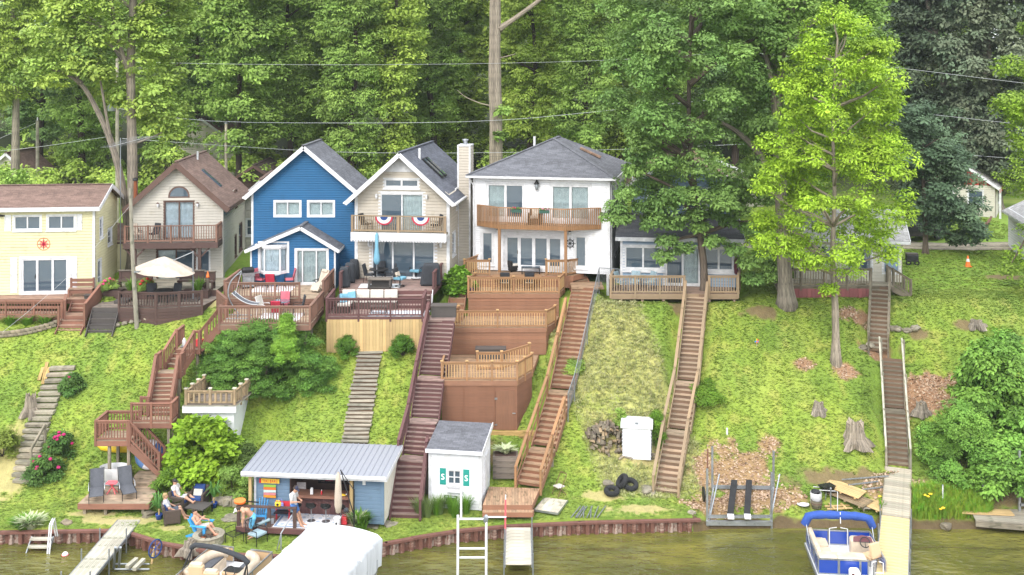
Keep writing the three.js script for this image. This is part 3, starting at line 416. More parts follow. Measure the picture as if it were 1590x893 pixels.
{
const d=63.5,s=F/d,y0=Y(441,d),Wd=6.25,D=5,g=thing('blue_house','deep blue clapboard house with grey roof and white trim','house',[X(392,d),y0,-d]);
const f=face([0,0,0]),U=p=>(p-392)/s,v=p=>Y(p,d)-y0,e=v(296),ap=v(229),wins=[[U(427),v(335),U(466),v(313)],[U(479),v(335),U(518),v(313)]];
sidingWall(g,f,[[0,0],[Wd,0],[Wd,e],[Wd/2,ap],[0,e]],wins,M.blue,{course:0.14});
for(const w of wins)windowUnit(g,f,w,{n:2,curt:[1,1],sill:false});
sidingWall(g,face([Wd,0,0],Math.PI/2),[[0,0],[D,0],[D,e],[0,e]],[],M.blue);sidingWall(g,face([0,0,-D],-Math.PI/2),[[0,0],[D,0],[D,e],[0,e]],[],M.blue);sidingWall(g,face([Wd,0,-D],Math.PI),[[0,0],[Wd,0],[Wd,e],[Wd/2,ap],[0,e]],[],M.blue);
gableRoof(g,-0.4,Wd+0.4,e-0.3,ap+0.14,0.4,-D-0.35,M.roofgrey,M.whitetrim,{f:0.24,gutter:true});
for(const u of[0,Wd])on(g,f,'corner_board',B(-0.06,0.06,0,e-0.1,-0.03,0.045),M.whitetrim,u,0,0.012);
const p=sub(g,'porch'),d2=61.9,x0=X(390,d2)-X(392,d),x1=X(520,d2)-X(392,d),pf=face([x0,0,d-d2]),pw=x1-x0,U2=q=>X(q,d2)-X(390,d2),v2=q=>Y(q,d2)-y0,pe=v2(383),pp=v2(354);
const bay=[U2(404),v2(421),U2(446),v2(380)],sl2=[U2(460),v2(440),U2(508),v2(388)];
sidingWall(p,pf,[[0,0],[pw,0],[pw,pe],[pw*0.6,pp],[0,pe]],[bay,sl2],M.blue,{course:0.14,name:'porch_wall'});
sidingWall(p,face([x1,0,d-d2],Math.PI/2),[[0,0],[1.6,0],[1.6,pe],[0,pe]],[],M.blue,{name:'porch_wall'});sidingWall(p,face([x0,0,0.0],-Math.PI/2),[[0,0],[1.6,0],[1.6,pe],[0,pe]],[],M.blue,{name:'porch_wall'});
const xm=x0+pw*0.6,re=pe-0.14,rp=pp+0.14,zf=d-d2+0.35;
gableRoof(p,x0-0.3,x1+0.3,re,rp,zf,0.03,M.roofgrey,M.whitetrim,{f:0.2,xm});
for(const u of[0,pw])on(p,pf,'corner_board',B(-0.05,0.05,0,pe-0.05,-0.03,0.045),M.whitetrim,u,0,0.012);
windowUnit(g,pf,sl2,{n:3,widths:[0.2,0.45,0.35],curt:[1,1,1],name:'patio_door',trim:0.1,sill:false});
wallLamp(g,pf,U2(399),v2(382),M.whitetrim);wallLamp(g,pf,U2(513),v2(382),M.whitetrim);
const bw=sub(g,'bay_window',pf.at(bay[0],bay[1],0)),BW=bay[2]-bay[0],BH=bay[3]-bay[1],bd=0.42,pl=[[0,0],[0.32,bd],[BW-0.32,bd],[BW,0]];
part(bw,'casing',merge([B(-0.12,0,-0.1,BH+0.1,-0.02,0.05),B(BW,BW+0.12,-0.1,BH+0.1,-0.02,0.05),B(-0.12,BW+0.12,BH+0.1,BH+0.2,-0.02,0.06)]),M.whitetrim);
part(bw,'apron',prism([[0.02,0.02],[0.33,bd-0.02],[BW-0.33,bd-0.02],[BW-0.02,0.02]],-0.75,-0.1),M.blue);part(bw,'sill',prism([[-0.05,0],[0.3,bd+0.06],[BW-0.3,bd+0.06],[BW+0.05,0]],-0.1,0),M.whitetrim);part(bw,'bay_roof',prism([[-0.05,0],[0.28,bd+0.05],[BW-0.28,bd+0.05],[BW+0.05,0]],BH-0.12,BH+0.02),M.whitetrim);
for(let i=0;i<3;i++){const a=pl[i],b=pl[i+1],L=Math.hypot(b[0]-a[0],b[1]-a[1]),ry=-Math.atan2(b[1]-a[1],b[0]-a[0]),q=face([a[0],0,a[1]],ry),hh=BH-0.14;part(bw,'frame',merge([B(0,0.06,0.01,hh,-0.05,0),B(L-0.06,L,0.01,hh,-0.05,0),B(0.06,L-0.06,0.01,0.07,-0.05,0),B(0.06,L-0.06,hh-0.06,hh,-0.05,0)]),M.whitetrim,q.at(0,0,0),[0,ry,0]);part(bw,'pane',bx(L-0.12,hh-0.13,0.012),M.pane,q.at(L/2,hh/2,-0.03),[0,ry,0]);part(bw,'curtain',pleats(L-0.12,hh-0.13,8),M.curtain,q.at(0.06,0.07,-0.1),[0,ry,0]);}
part(bw,'room_back',bx(BW,BH,0.03),M.cream,[BW/2,BH/2,-0.16]);
}
{
const d=62.4,s=F/d,y0=Y(431,d),Wd=5.45,D=9,th=-0.12,g=thing('beige_house','beige gabled house with dark grey roof, tall chimney and bunting balcony','house',[X(554,d),y0,-d],th);
const f=face([0,0,0]),U=p=>(p-554)/s,v=p=>Y(p,d)-y0,e=v(300),ap=v(240);
const tr=[U(598),v(290),U(652),v(277)],sl2=[U(592),v(358),U(659),v(300)],big=[U(578),v(430),U(677),v(372)];
sidingWall(g,f,[[0,0],[Wd,0],[Wd,e],[Wd/2,ap],[0,e]],[tr,sl2,big],M.beige,{course:0.19});
windowUnit(g,f,tr,{n:2,fr:0.09});windowUnit(g,f,sl2,{n:2,trim:0.14,name:'balcony_door',curt:[0,1],sill:false});windowUnit(g,f,big,{n:3,name:'patio_door',trim:0.16,fr:0.08,sill:false});
on(g,f,'gable_panel',extr([[Wd/2-1.05,ap-0.98],[Wd/2+1.05,ap-0.98],[Wd/2,ap-0.02]],0.06),M.whitetrim,0,0,0.03);
for(const[a,b]of[[586,304],[665,304],[574,378],[687,378]])wallLamp(g,f,U(a),v(b),M.whitetrim);
const sd=face([Wd,0,0],Math.PI/2),sw=[[2.4,v(330),3.2,v(300)],[1.1,1.2,2.2,2.5],[3.1,1.6,4.1,2.7],[5.6,1.0,6.4,2.3]];
sidingWall(g,sd,[[0,-1],[D,-1],[D,e],[0,e]],sw,M.beige,{course:0.19});for(const w of sw)windowUnit(g,sd,w,{n:1,rows:2});
sidingWall(g,face([0,0,-D],-Math.PI/2),[[0,-0.5],[D,-0.5],[D,e],[0,e]],[],M.beige);sidingWall(g,face([Wd,0,-D],Math.PI),[[0,0],[Wd,0],[Wd,e],[Wd/2,ap],[0,e]],[],M.beige);
gableRoof(g,-0.5,Wd+0.45,e-0.42,ap+0.2,0.75,-D-0.3,M.roofslate,M.whitetrim,{f:0.24,gutter:true});
const sp=(ap+0.2-(e-0.42))/(Wd/2+0.45),rs=(x,z)=>[Wd/2+x,ap+0.2-x*sp,z],dn=0.09;
for(const z of[-2.4,-3.3]){const k=sub(g,'skylight');part(k,'frame',beam(add3(rs(0.75,z),[0,dn,0]),add3(rs(2.0,z),[0,dn,0]),0.5,0.1),M.black);part(k,'pane',beam(add3(rs(0.82,z),[0.02,dn+0.05,0]),add3(rs(1.93,z),[0.02,dn+0.05,0]),0.4,0.02),M.glass);}
part(g,'vent_pipe',rod(add3(rs(0.6,-2),[0,-0.1,0]),add3(rs(0.6,-2),[0,0.6,0]),0.08),M.whitepl);
const ch=sub(g,'chimney',[Wd+0.02,0,-3.6]);sidingWall(ch,face([0,0,0.35]),[[0,0],[0.72,0],[0.72,v(232)],[0,v(232)]],[],M.beige,{name:'chimney_wall'});sidingWall(ch,face([0.72,0,0.35],Math.PI/2),[[0,0],[1.2,0],[1.2,v(232)],[0,v(232)]],[],M.beige,{name:'chimney_wall'});
for(const u of[0,0.72])part(ch,'corner_board',B(u-0.05,u+0.05,0,v(232),0.3,0.4),M.whitetrim);part(ch,'chimney_cap',B(-0.05,0.77,v(232),v(232)+0.08,-0.9,0.42),M.whitetrim);part(ch,'flue',lathe([[0.13,v(232)],[0.13,v(232)+0.3],[0.2,v(232)+0.32],[0.2,v(232)+0.4],[0,v(232)+0.44]],10).translate(0.36,0,-0.2),M.steel);
for(const u of[-0.02,Wd+0.0])on(g,f,'corner_board',B(-0.09,0.09,0,e-0.15,-0.03,0.06),M.whitetrim,u,0,0.012);
const b=sub(g,'balcony',[0,v(357),0]);part(b,'floor',B(0,Wd,-0.12,0,0.06,1.0),M.greydeck[0]);part(b,'white_beam',B(-0.08,Wd+0.08,-0.42,0.03,1.0,1.07),M.whitetrim);part(b,'scalloped_trim',merge(Array.from({length:34},(_,i)=>B(-0.08+i*0.165,-0.08+i*0.165+0.11,-0.5,-0.42,1.01,1.05))),M.whitetrim);part(b,'soffit',B(-0.05,Wd+0.05,-0.2,-0.13,0.06,1.0),M.whitetrim);
railingOn(b,[0,0,0.98],[Wd,0,0.98]);
function railingOn(q,a,c){part(q,'top_rail',beam([a[0],0.98,a[2]],[c[0],0.98,c[2]],0.13,0.05),M.tanrail[1]);part(q,'lower_rail',beam([a[0],0.14,a[2]],[c[0],0.14,c[2]],0.05,0.08),M.tanrail[1]);const nb=44;for(let i=0;i<=nb;i++){const post=[0,22,44].includes(i),z=lerp3(a,c,i/nb);part(q,post?'post':'baluster',post?bx(0.13,1.02,0.13):bx(0.04,0.8,0.04),any(M.tanrail),[z[0],post?0.5:0.55,z[2]]);}}
for(const[u,w]of[[U(588)+0.1,1.05],[U(646)+0.05,1.05]]){
const bt=thing('bunting_fan',u<2.5?'red, white and blue bunting fan beside folded blue parasol':'red, white and blue bunting fan nearer the chimney side of balcony rail','bunting',add3([X(554,d),y0+v(357)+0.95,-d],[u*Math.cos(th)+1.12*Math.sin(th),0,-u*Math.sin(th)+1.12*Math.cos(th)]),th,'bunting on the beige balcony');
[[0.52,0.42,M.redfab],[0.42,0.22,M.curtain],[0.22,0.0,M.navyfab]].forEach(([ro,ri,m],i)=>{const l=[],k=[];for(let j=0;j<=14;j++){const a=Math.PI+j/14*Math.PI;l.push([0.52+Math.cos(a)*ro,Math.sin(a)*ro*0.92]);k.push([0.52+Math.cos(a)*ri,Math.sin(a)*ri*0.92]);}part(bt,'band',extr([...l,...k.reverse()],0.015),m,[0,0,0]);});
}
}
{
const d=64,s=F/d,y0=Y(418,d),th=-0.2,Wd=8.1,D=9.5,g=thing('white_house','white two-storey house with grey hip roof and bowed wooden balcony','house',[X(737,d),y0,-d],th);
const f=face([0,0,0]),U=p=>(p-737)/s*1.018,v=p=>Y(p,d)-y0,e=v(272);
const u1=[U(756),v(338),U(814),v(284)],u2=[U(855),v(338),U(914),v(284)],l1=[U(749),v(408),U(765),v(360)],l2=[U(892),v(408),U(908),v(362)],dr=[U(784),v(413),U(873),v(363)];
sidingWall(g,f,[[0,0],[Wd,0],[Wd,e],[0,e]],[u1,u2,l1,l2,dr],M.white,{course:0.13});
for(const w of[u1,u2])windowUnit(g,f,w,{n:2,fr:0.12,trim:0.12,name:'balcony_door',sill:false,curt:w===u1?[1,0]:[1,1]});for(const w of[l1,l2])windowUnit(g,f,w,{n:1,trim:0.12});
windowUnit(g,f,dr,{n:4,fr:0.16,trim:0.1,name:'patio_door',sill:false,handle:true});
const sd=face([Wd,0,0],Math.PI/2),sw=[[2.4,2.9,3.2,4.2],[3.2,0.6,5.8,2.3]];sidingWall(g,sd,[[0,-1.5],[D,-1.5],[D,e],[0,e]],sw,M.white,{course:0.13});windowUnit(g,sd,sw[0],{n:1,rows:2});windowUnit(g,sd,sw[1],{n:4});
sidingWall(g,face([0,0,-D],-Math.PI/2),[[0,-0.5],[D,-0.5],[D,e],[0,e]],[],M.white);sidingWall(g,face([Wd,0,-D],Math.PI),[[0,0],[Wd,0],[Wd,e],[0,e]],[],M.white);
const o=0.42,ye=e+0.02,yr=e+2.0,xm=Wd/2+0.1,za=-4.1,zb=-D+3;
const tri=(a,b,c)=>slab(a,b,c,c,0.08,M.roofgrey,g);
tri([-o,ye,o],[Wd+o,ye,o],[xm,yr,za]);slab([Wd+o,ye,o],[Wd+o,ye,-D-o],[xm,yr,zb],[xm,yr,za],0.08,M.roofgrey,g);slab([-o,ye,-D-o],[-o,ye,o],[xm,yr,za],[xm,yr,zb],0.08,M.roofgrey,g);tri([Wd+o,ye,-D-o],[-o,ye,-D-o],[xm,yr,zb]);
for(const[a,b]of[[[-o,ye-0.08,o],[Wd+o,ye-0.08,o]],[[Wd+o,ye-0.08,o],[Wd+o,ye-0.08,-D-o]],[[-o,ye-0.08,-D-o],[-o,ye-0.08,o]]]){part(g,'gutter',beam(a,b,0.12,0.13),M.whitetrim);}
part(g,'soffit',B(-o+0.05,Wd+o-0.05,ye-0.14,ye-0.11,0.02,o-0.05),M.whitetrim);part(g,'ridge_cap',beam([xm,yr+0.01,za],[xm,yr+0.01,zb],0.22,0.05),M.roofgrey);for(const x of[-o,Wd+o])part(g,'hip_cap',beam([x,ye+0.01,o],[xm,yr+0.02,za],0.2,0.05),M.roofgrey);
const kl=sub(g,'skylight');part(kl,'frame',beam([xm+1.6,yr-0.62,-4.9],[xm+2.9,yr-1.2,-4.9],0.35,0.12),M.rooftan);part(g,'vent_pipe',rod([xm-1.3,yr-0.7,-4.5],[xm-1.3,yr+0.1,-4.5],0.08),M.whitepl);
on(g,f,'corner_board',B(-0.08,0.08,-0.3,e-0.1,-0.03,0.05),M.whitetrim,0,0,0);on(g,f,'corner_board',B(-0.08,0.08,-0.3,e-0.1,-0.03,0.05),M.whitetrim,Wd,0,0);
gutterPipe(g,[[-0.25,ye-0.15,0.3],[-0.2,ye-0.4,0.12],[-0.05,ye-0.6,0.09],[-0.05,0.1,0.09]]);gutterPipe(g,[[Wd+0.25,ye-0.15,-0.2],[Wd+0.12,ye-0.6,-0.2],[Wd+0.12,0.2,-0.2]]);
{const q=sub(g,'porch_lantern',f.at(U(834),v(285),0));part(q,'bracket',merge([rod([0,0.35,0],[0,0.35,0.18],0.02),B(-0.07,0.07,-0.1,0.4,0,0.03),lathe([[0,0.34],[0.16,0.1],[0.17,0.06],[0,0.06]],8).translate(0,0,0.2)]),M.iron);part(q,'lantern',lathe([[0,-0.3],[0.07,-0.28],[0.13,0.06],[0,0.06]],8).translate(0,0,0.2),M.galv);}
wallLamp(g,f,U(774),v(357));wallLamp(g,f,U(884),v(357));
const by=v(343),b=sub(g,'balcony',[0,by,0]),pl=[[U(742),0.05],[U(781),1.05],[U(881),1.05],[U(930),0.05]];
part(b,'floor',prism(pl,-0.06,0),M.carameltop[0]);
for(let i=0;i<3;i++){const a=pl[i],c=pl[i+1],L=Math.hypot(c[0]-a[0],c[1]-a[1]),ry=-Math.atan2(c[1]-a[1],c[0]-a[0]);part(b,'rim_beam',beam([a[0],-0.16,a[1]],[c[0],-0.16,c[1]],0.06,0.22),M.cedar[1]);part(b,'top_rail',beam([a[0],0.98,a[1]],[c[0],0.98,c[1]],0.13,0.05),M.cedar[2]);const nb=Math.round(L/0.125);for(let k=0;k<=nb;k++){const t=k/nb;part(b,'baluster',bx(0.05,1.24,0.05),any(M.cedar),[mix(a[0],c[0],t),0.35,mix(a[1],c[1],t)+0.05],[0,ry,0]);}}
for(const q of[pl[1],pl[2]])part(b,'support_post',B(q[0]-0.08,q[0]+0.08,-by+0.05,-0.27,q[1]-0.16,q[1]),M.cedar[0]);
const uu=U(884),oo=thing('wheel_ornament','dark ship wheel ornament hanging beside white patio doors','wall ornament',add3([X(737,d),y0,-d],[uu*Math.cos(th)+0.06*Math.sin(th),v(373),-uu*Math.sin(th)+0.06]),th);
part(oo,'ring',new THREE.TorusGeometry(0.22,0.025,6,20),M.iron);for(let i=0;i<4;i++)part(oo,'spoke',rod([Math.cos(i*0.785)*-0.34,Math.sin(i*0.785)*-0.34,0],[Math.cos(i*0.785)*0.34,Math.sin(i*0.785)*0.34,0],0.018),M.iron);
}
{
const d=62.6,s=F/d,y0=Y(442,d),th=-0.12,Wd=6.7,D=4,g=thing('grey_blue_house','low grey-blue house behind the maple with shed-roofed front room','house',[X(965,d),y0,-d],th);
const f=face([0,0,0]),U=p=>(p-965)/s*1.01,v=p=>Y(p,d)-y0,e=v(369),w1=[U(970),v(417),U(1026),v(382)],dr=[U(1032),v(440),U(1084),v(382)],w2=[U(1090),v(417),U(1134),v(382)];
sidingWall(g,f,[[0,0],[Wd,0],[Wd,e],[0,e]],[w1,dr,w2],M.greyblue);windowUnit(g,f,w1,{n:2,fr:0.09,trim:0.15});windowUnit(g,f,dr,{n:2,fr:0.1,trim:0.12,name:'patio_door',sill:false,curt:[0,1]});windowUnit(g,f,w2,{n:2,fr:0.09,trim:0.15});
sidingWall(g,face([Wd,0,0],Math.PI/2),[[0,0],[D,0],[D,e+0.75],[0,e]],[],M.white);sidingWall(g,face([0,0,-D],-Math.PI/2),[[0,0],[D,0],[D,e],[0,e+0.75].slice(0,2)],[],M.white);
slab([-0.35,e+0.1,0.45],[Wd+0.4,e+0.1,0.45],[Wd+0.4,e+0.95,-D],[-0.35,e+0.95,-D],0.1,M.roofgrey,g);part(g,'eave_fascia',B(-0.35,Wd+0.4,e-0.12,e+0.1,0.45,0.5),M.whitetrim);part(g,'rake_board',beam([Wd+0.42,e,0.45],[Wd+0.42,e+0.85,-D],0.04,0.22),M.whitetrim);part(g,'soffit',B(-0.3,Wd+0.35,e-0.12,e-0.1,0.02,0.45),M.whitetrim);
for(const u of[0,Wd])on(g,f,'corner_board',B(-0.07,0.07,0,e-0.13,-0.03,0.05),M.whitetrim,u,0,0.012);
const uf=face([0.6,0,-D+0.05]),ue=e+3.0,ua=e+4.5,uw=6.1,ws=[[1.0,e+1.6,2.0,e+2.7],[3.2,e+1.3,4.6,e+2.5]];
sidingWall(g,uf,[[0,0],[uw,0],[uw,ue],[uw/2,ua],[0,ue]],ws,M.greyblue,{name:'upper_wall'});for(const w of ws)windowUnit(g,uf,w,{n:2});sidingWall(g,face([0.6+uw,0,-D+0.05],Math.PI/2),[[0,0],[7,0],[7,ue],[0,ue]],[],M.white,{name:'upper_wall'});sidingWall(g,face([0.6,0,-D-7],-Math.PI/2),[[0,0],[7,0],[7,ue],[0,ue]],[],M.white,{name:'upper_wall'});
gableRoof(g,0.2,0.6+uw+0.4,ue-0.25,ua+0.15,-D+0.45,-D-7.2,M.rooftan,M.whitetrim);
}
{
const d=62.6,s=F/d,y0=Y(421,d),th=-0.22,Wd=5.9,D=5.5,g=thing('small_cottage','small cream cottage with pale roof behind the bright green tree','house',[X(1236,d),y0,-d],th);
const f=face([0,0,0]),U=p=>(p-1236)/s*1.025,v=p=>Y(p,d)-y0,e=v(368),dr=[U(1362),v(418),U(1384),v(376)],w1=[U(1255),v(408),U(1290),v(380)],w2=[U(1310),v(415),U(1345),v(377)];
sidingWall(g,f,[[0,-0.4],[Wd,-0.4],[Wd,e],[0,e]],[dr,w1,w2],M.cream);windowUnit(g,f,dr,{n:1,name:'door',glass:M.greyblue,sill:false});windowUnit(g,f,w1,{n:2});windowUnit(g,f,w2,{n:2,sill:false});
const sd=face([Wd,0,0],Math.PI/2),sw=[1.5,0.75,2.9,1.95];sidingWall(g,sd,[[0,-0.4],[D,-0.4],[D,e],[D/2,e+1.3],[0,e]],[sw],M.cream);windowUnit(g,sd,sw,{n:1,rows:2,trim:0.14});
sidingWall(g,face([0,0,-D],-Math.PI/2),[[0,-0.4],[D,-0.4],[D,e],[D/2,e+1.3],[0,e]],[],M.cream);
slab([-0.4,e+0.02,0.45],[Wd+0.4,e+0.02,0.45],[Wd+0.4,e+1.45,-D/2],[-0.4,e+1.45,-D/2],0.09,M.roofpale,g);slab([Wd+0.4,e+0.02,-D-0.45],[-0.4,e+0.02,-D-0.45],[-0.4,e+1.45,-D/2],[Wd+0.4,e+1.45,-D/2],0.09,M.roofpale,g);
part(g,'rake_board',beam([Wd+0.42,e-0.06,0.45],[Wd+0.42,e+1.38,-D/2],0.04,0.2),M.whitetrim);part(g,'rake_board',beam([Wd+0.42,e-0.06,-D-0.45],[Wd+0.42,e+1.38,-D/2],0.04,0.2),M.whitetrim);part(g,'eave_fascia',B(-0.4,Wd+0.4,e-0.16,e+0.0,0.45,0.49),M.whitetrim);
}
function backHouse(name,label,pos,th,W2,D2,e,ap,wall,roof,o={}){
const g=thing(name,label,'house',pos,th),f=face([0,0,0]),ws=o.wins||[[W2*0.2,0.9,W2*0.4,2]];
sidingWall(g,f,[[0,-0.6],[W2,-0.6],[W2,e],[W2/2,ap],[0,e]],ws,wall);for(const w of ws)windowUnit(g,f,w,{n:1,rows:2,trim:0.08});
const s2=o.side||[[D2*0.35,0.9,D2*0.5,2]];sidingWall(g,face([W2,0,0],Math.PI/2),[[0,-0.6],[D2,-0.6],[D2,e],[0,e]],s2,wall);for(const w of s2)windowUnit(g,face([W2,0,0],Math.PI/2),w,{n:1,rows:2,trim:0.08});
sidingWall(g,face([0,0,-D2],-Math.PI/2),[[0,-0.6],[D2,-0.6],[D2,e],[0,e]],[],wall);sidingWall(g,face([W2,0,-D2],Math.PI),[[0,-0.6],[W2,-0.6],[W2,e],[W2/2,ap],[0,e]],[],wall);
gableRoof(g,-0.35,W2+0.35,e-0.2,ap+0.14,0.35,-D2-0.3,roof,o.trim||M.whitetrim);return g;
}
{const q=(px,py,d)=>{const x=X(px,d);return[x,ground(x,-d),-d];};
const rs=backHouse('red_gabled_cottage','cream cottage with red gable under dark-leaved tree beyond the drive',q(1450,350,87),-0.5,4.6,6,2.5,4.0,M.cream,M.roofpale,{trim:M.whitetrim,wins:[[0.6,0.2,1.5,2.1],[2.6,0.9,3.7,2.0]]});
on(rs,face([0,0,0]),'red_gable',extr([[0.25,2.45],[4.35,2.45],[2.3,3.9]],0.05),M.red,0,0,0.03);part(rs,'porch_post',B(4.9,5.05,-0.3,2.35,0.2,0.35),M.whitetrim);part(rs,'red_fascia',beam([4.98,2.1,0.4],[4.98,2.1,-6],0.05,0.35),M.red);
backHouse('white_house_end','white house corner at the frame edge behind light green leaves',q(1602,420,67),-0.25,7,7,2.9,4.6,M.white,M.roofpale);
backHouse('brown_roofed_house','dark brown cabin with brown roof behind the blue house',q(330,290,84),0.05,6.5,7,2.2,4.2,M.darkwood[1],M.roofdark,{trim:M.browntrim[0]});
backHouse('narrow_tan_house','narrow tan house seen between the tan and blue houses',q(368,300,73),0.1,3.2,6,3.2,4.6,M.tan,M.roofbrown);
backHouse('grey_cabin','weathered cabin with orange sign beyond the yellow roof',q(-22,265,90),0.1,3.4,6,2.8,4.4,M.cream,M.roofbrown);
backHouse('pale_house','pale house half hidden by leaves above the grey-blue roof',q(1020,250,90),0,9,7,2.4,4.2,M.cream,M.rooftan);
backHouse('far_white_house','white house glimpsed through trees beyond the tan chimney pipe',q(262,230,97),0,6,6,4.5,6.6,M.cream,M.roofbrown);
}
// ---------------------------------------------------------------- decks and stairways, from left to right
const rect=(x0,x1,z0,z1)=>[[x0,z0],[x1,z0],[x1,z1],[x0,z1]];
function slopeStair(g,pts,width,o){
for(let i=0;i<pts.length-1;i++){
const a=pts[i],b=pts[i+1],L=Math.hypot(b[0]-a[0],b[2]-a[2]),land=i<pts.length-2?0.7:0,ux=(b[0]-a[0])/L,uz=(b[2]-a[2])/L,e=[b[0]-ux*land,b[1],b[2]-uz*land];
flight(g,a,e,width,o);
if(land){const ry=Math.atan2(ux,uz),c=[b[0]-ux*land/2,b[1]-0.025,b[2]-uz*land/2];part(g,'landing',bx(width+0.06,0.05,land+0.06),any(o.mt||M.browntop),c,[0,ry,0]);part(g,'landing_frame',bx(width,0.25,land),any(o.mr||M.brownwood),[c[0],c[1]-0.155,c[2]],[0,ry,0]);for(const q of[-1,1]){const x=c[0]+uz*q*width*0.45,z=c[2]-ux*q*width*0.45,gh=ground(x,z),hh=c[1]-0.25-gh+0.15;if(hh>0.15)part(g,'support_post',bx(0.11,Math.round(hh*20)/20,0.11),any(M.greywood),[x,gh+hh/2-0.1,z]);}}
}
}
{
const g=thing('red_deck','low red-brown deck with railing below the yellow house','deck'),d1=61.4,y1=Y(456,d1),xl=-31,xr=X(150,60.6);
deckFloor(g,rect(xl,xr,-59.9,-61.45),y1,{m:M.redtop,rim:M.redwood});
const y2=Y(491,58.6);deckFloor(g,rect(xl,X(101,59),-58.55,-59.85),y2,{m:M.redtop,rim:M.redwood,rimH:0.7});
railing(g,[xl,y2,-58.55],[X(97,58.6),y2,-58.55],{m:M.redwood,h:0.82,n:4,mid:0.5,gap:0.16});
railing(g,[X(100,58.6),y2,-58.6],[X(103,59.9),y2+0.1,-59.8],{m:M.redwood,h:0.82,n:1});
const xa=X(101,59),xb=X(140,59),xm=(xa+xb)/2,w=xb-xa-0.06;flight(g,[xm,y1,-59.9],[xm,y2+0.02,-59.45],w,{n:3,mt:M.redtop,mr:M.redwood});deckFloor(g,rect(xa+0.02,xb-0.02,-58.6,-59.45),y2+0.02,{m:M.redtop,rim:M.redwood,rimH:0.15});
flight(g,[xm,y2+0.02,-58.6],[xm,gy(xm,-57.7),-57.7],w,{n:4,mt:M.redtop,mr:M.redwood});
const side=[[xb+0.06,y1-0.1,-60.4],[xb+0.02,y2-0.1,-58.2]];part(g,'solid_side_rail',beam(add3(side[0],[0,0.42,0]),add3(side[1],[0,0.4,0]),0.05,0.85),M.redwood[0]);part(g,'top_rail',beam(add3(side[0],[0,0.88,0]),add3(side[1],[0,0.86,0]),0.15,0.05),M.redwood[3]);part(g,'post',bx(0.11,1.5,0.11),M.redwood[1],[xb+0.02,y2+0.05,-58.15]);part(g,'post',bx(0.11,1.5,0.11),M.redwood[1],[xa-0.02,y2-0.1,-58.2]);
}
{
const g=thing('dark_terrace','dark brown boarded terrace with railing below the tan house','deck'),y=Y(477,58.5),x0=X(185,58.5),x1=X(243,58.3),x2=X(314,58.8),zb=-61.4;
const poly=[[x0,-58.45],[x1,-58.2],[x2,-58.75],[x2+0.35,zb],[x0,zb]];
deckFloor(g,poly,y,{m:M.darktop,rim:M.darkwood,rimH:0.1});
for(const[a,b]of[[poly[0],poly[1]],[poly[1],poly[2]]]){for(let k=0;k<5;k++){const q=y-0.16-k*0.165;part(g,'skirt_board',beam([a[0],q,a[1]+0.02],[b[0],q,b[1]+0.02],0.03,0.155),any(M.darkwood));}railing(g,[a[0],y,a[1]],[b[0],y,b[1]],{m:M.darkwood,h:0.82,n:a===poly[0]?1:2,gap:0.155,low:0.95,cap:0.12});}
for(let k=0;k<5;k++){const q=y-0.16-k*0.165;part(g,'skirt_board',beam([x2+0.02,q,-58.75],[x2+0.35,q,zb],0.03,0.155),any(M.darkwood));}
const y2=Y(449,61.6),xl=X(152,61.5),xr=X(338,61.6);deckFloor(g,rect(xl,xr,-61.4,-65),y2,{m:M.greydeck,rim:M.darkwood,rimH:0.62});
for(const[a,b,m]of[[X(155,60),X(186,60),0],[X(186,60.5),X(238,60.5),2]])part(g,'planter_box',B(a,b,y-0.3,Y(452,60.5),-61.2,-60.5),M.darkwood[m]);part(g,'planter_box',B(X(282,60.6),X(322,60.6),y-0.2,Y(452,60.6),-61.3,-60.7),M.darkwood[1]);
const xs=X(143,58.5),xe=X(184,58.5),xc=(xs+xe)/2;deckFloor(g,rect(xs,xe,-58.55,-60.45),y-0.02,{m:M.darktop,rim:M.slate});flight(g,[xc,y-0.02,-58.55],[xc,gy(xc,-57.6),-57.6],xe-xs-0.05,{n:5,mt:M.slate,mr:M.slate});part(g,'step_block',B(xe-0.6,xe+0.1,y-0.02,y+0.15,-60.3,-59.4),M.slate[1]);
const bench=(a,b,z,lab)=>{const q=thing('timber_bench',lab,'bench',[a,y2,z]);const L=b-a;part(q,'seat',B(0,L,0.4,0.46,-0.05,0.4),M.darkwood[1]);part(q,'backrest',B(0,L,0.48,0.95,-0.12,-0.06),M.darkwood[2]);part(q,'cap_board',B(-0.03,L+0.03,0.95,1.0,-0.2,0.02),M.darktop[1]);for(const u of[0.08,L-0.08])part(q,'leg',B(u-0.06,u+0.06,0,0.95,-0.14,-0.02),M.darkwood[0]);for(const u of[0.08,L-0.08])part(q,'leg',B(u-0.05,u+0.05,0,0.4,0.28,0.38),M.darkwood[0]);};
bench(X(183,62),X(236,62),-62.1,'dark timber bench beside the big tree trunk, left of the tan parasol');bench(X(277,62),X(316,62),-62.1,'dark timber bench right of the tan parasol canopy');bench(X(318,61.8),X(334,61.8),-61.8,'short dark timber bench at the terrace corner by the torch');
for(let i=0;i<13;i++){const p=G(183+i*11,505-i*2.4);solo('edging_stone',ord(i)+' pale edging stone along the dark terrace foot, from its grey steps','stone',blob(0.16,rr(1,1.7),0.7,1,i,0.35,1),any(M.stone),[p[0],p[1]+0.03,p[2]+0.05],rr(0,3),'stones along the dark terrace');}
}
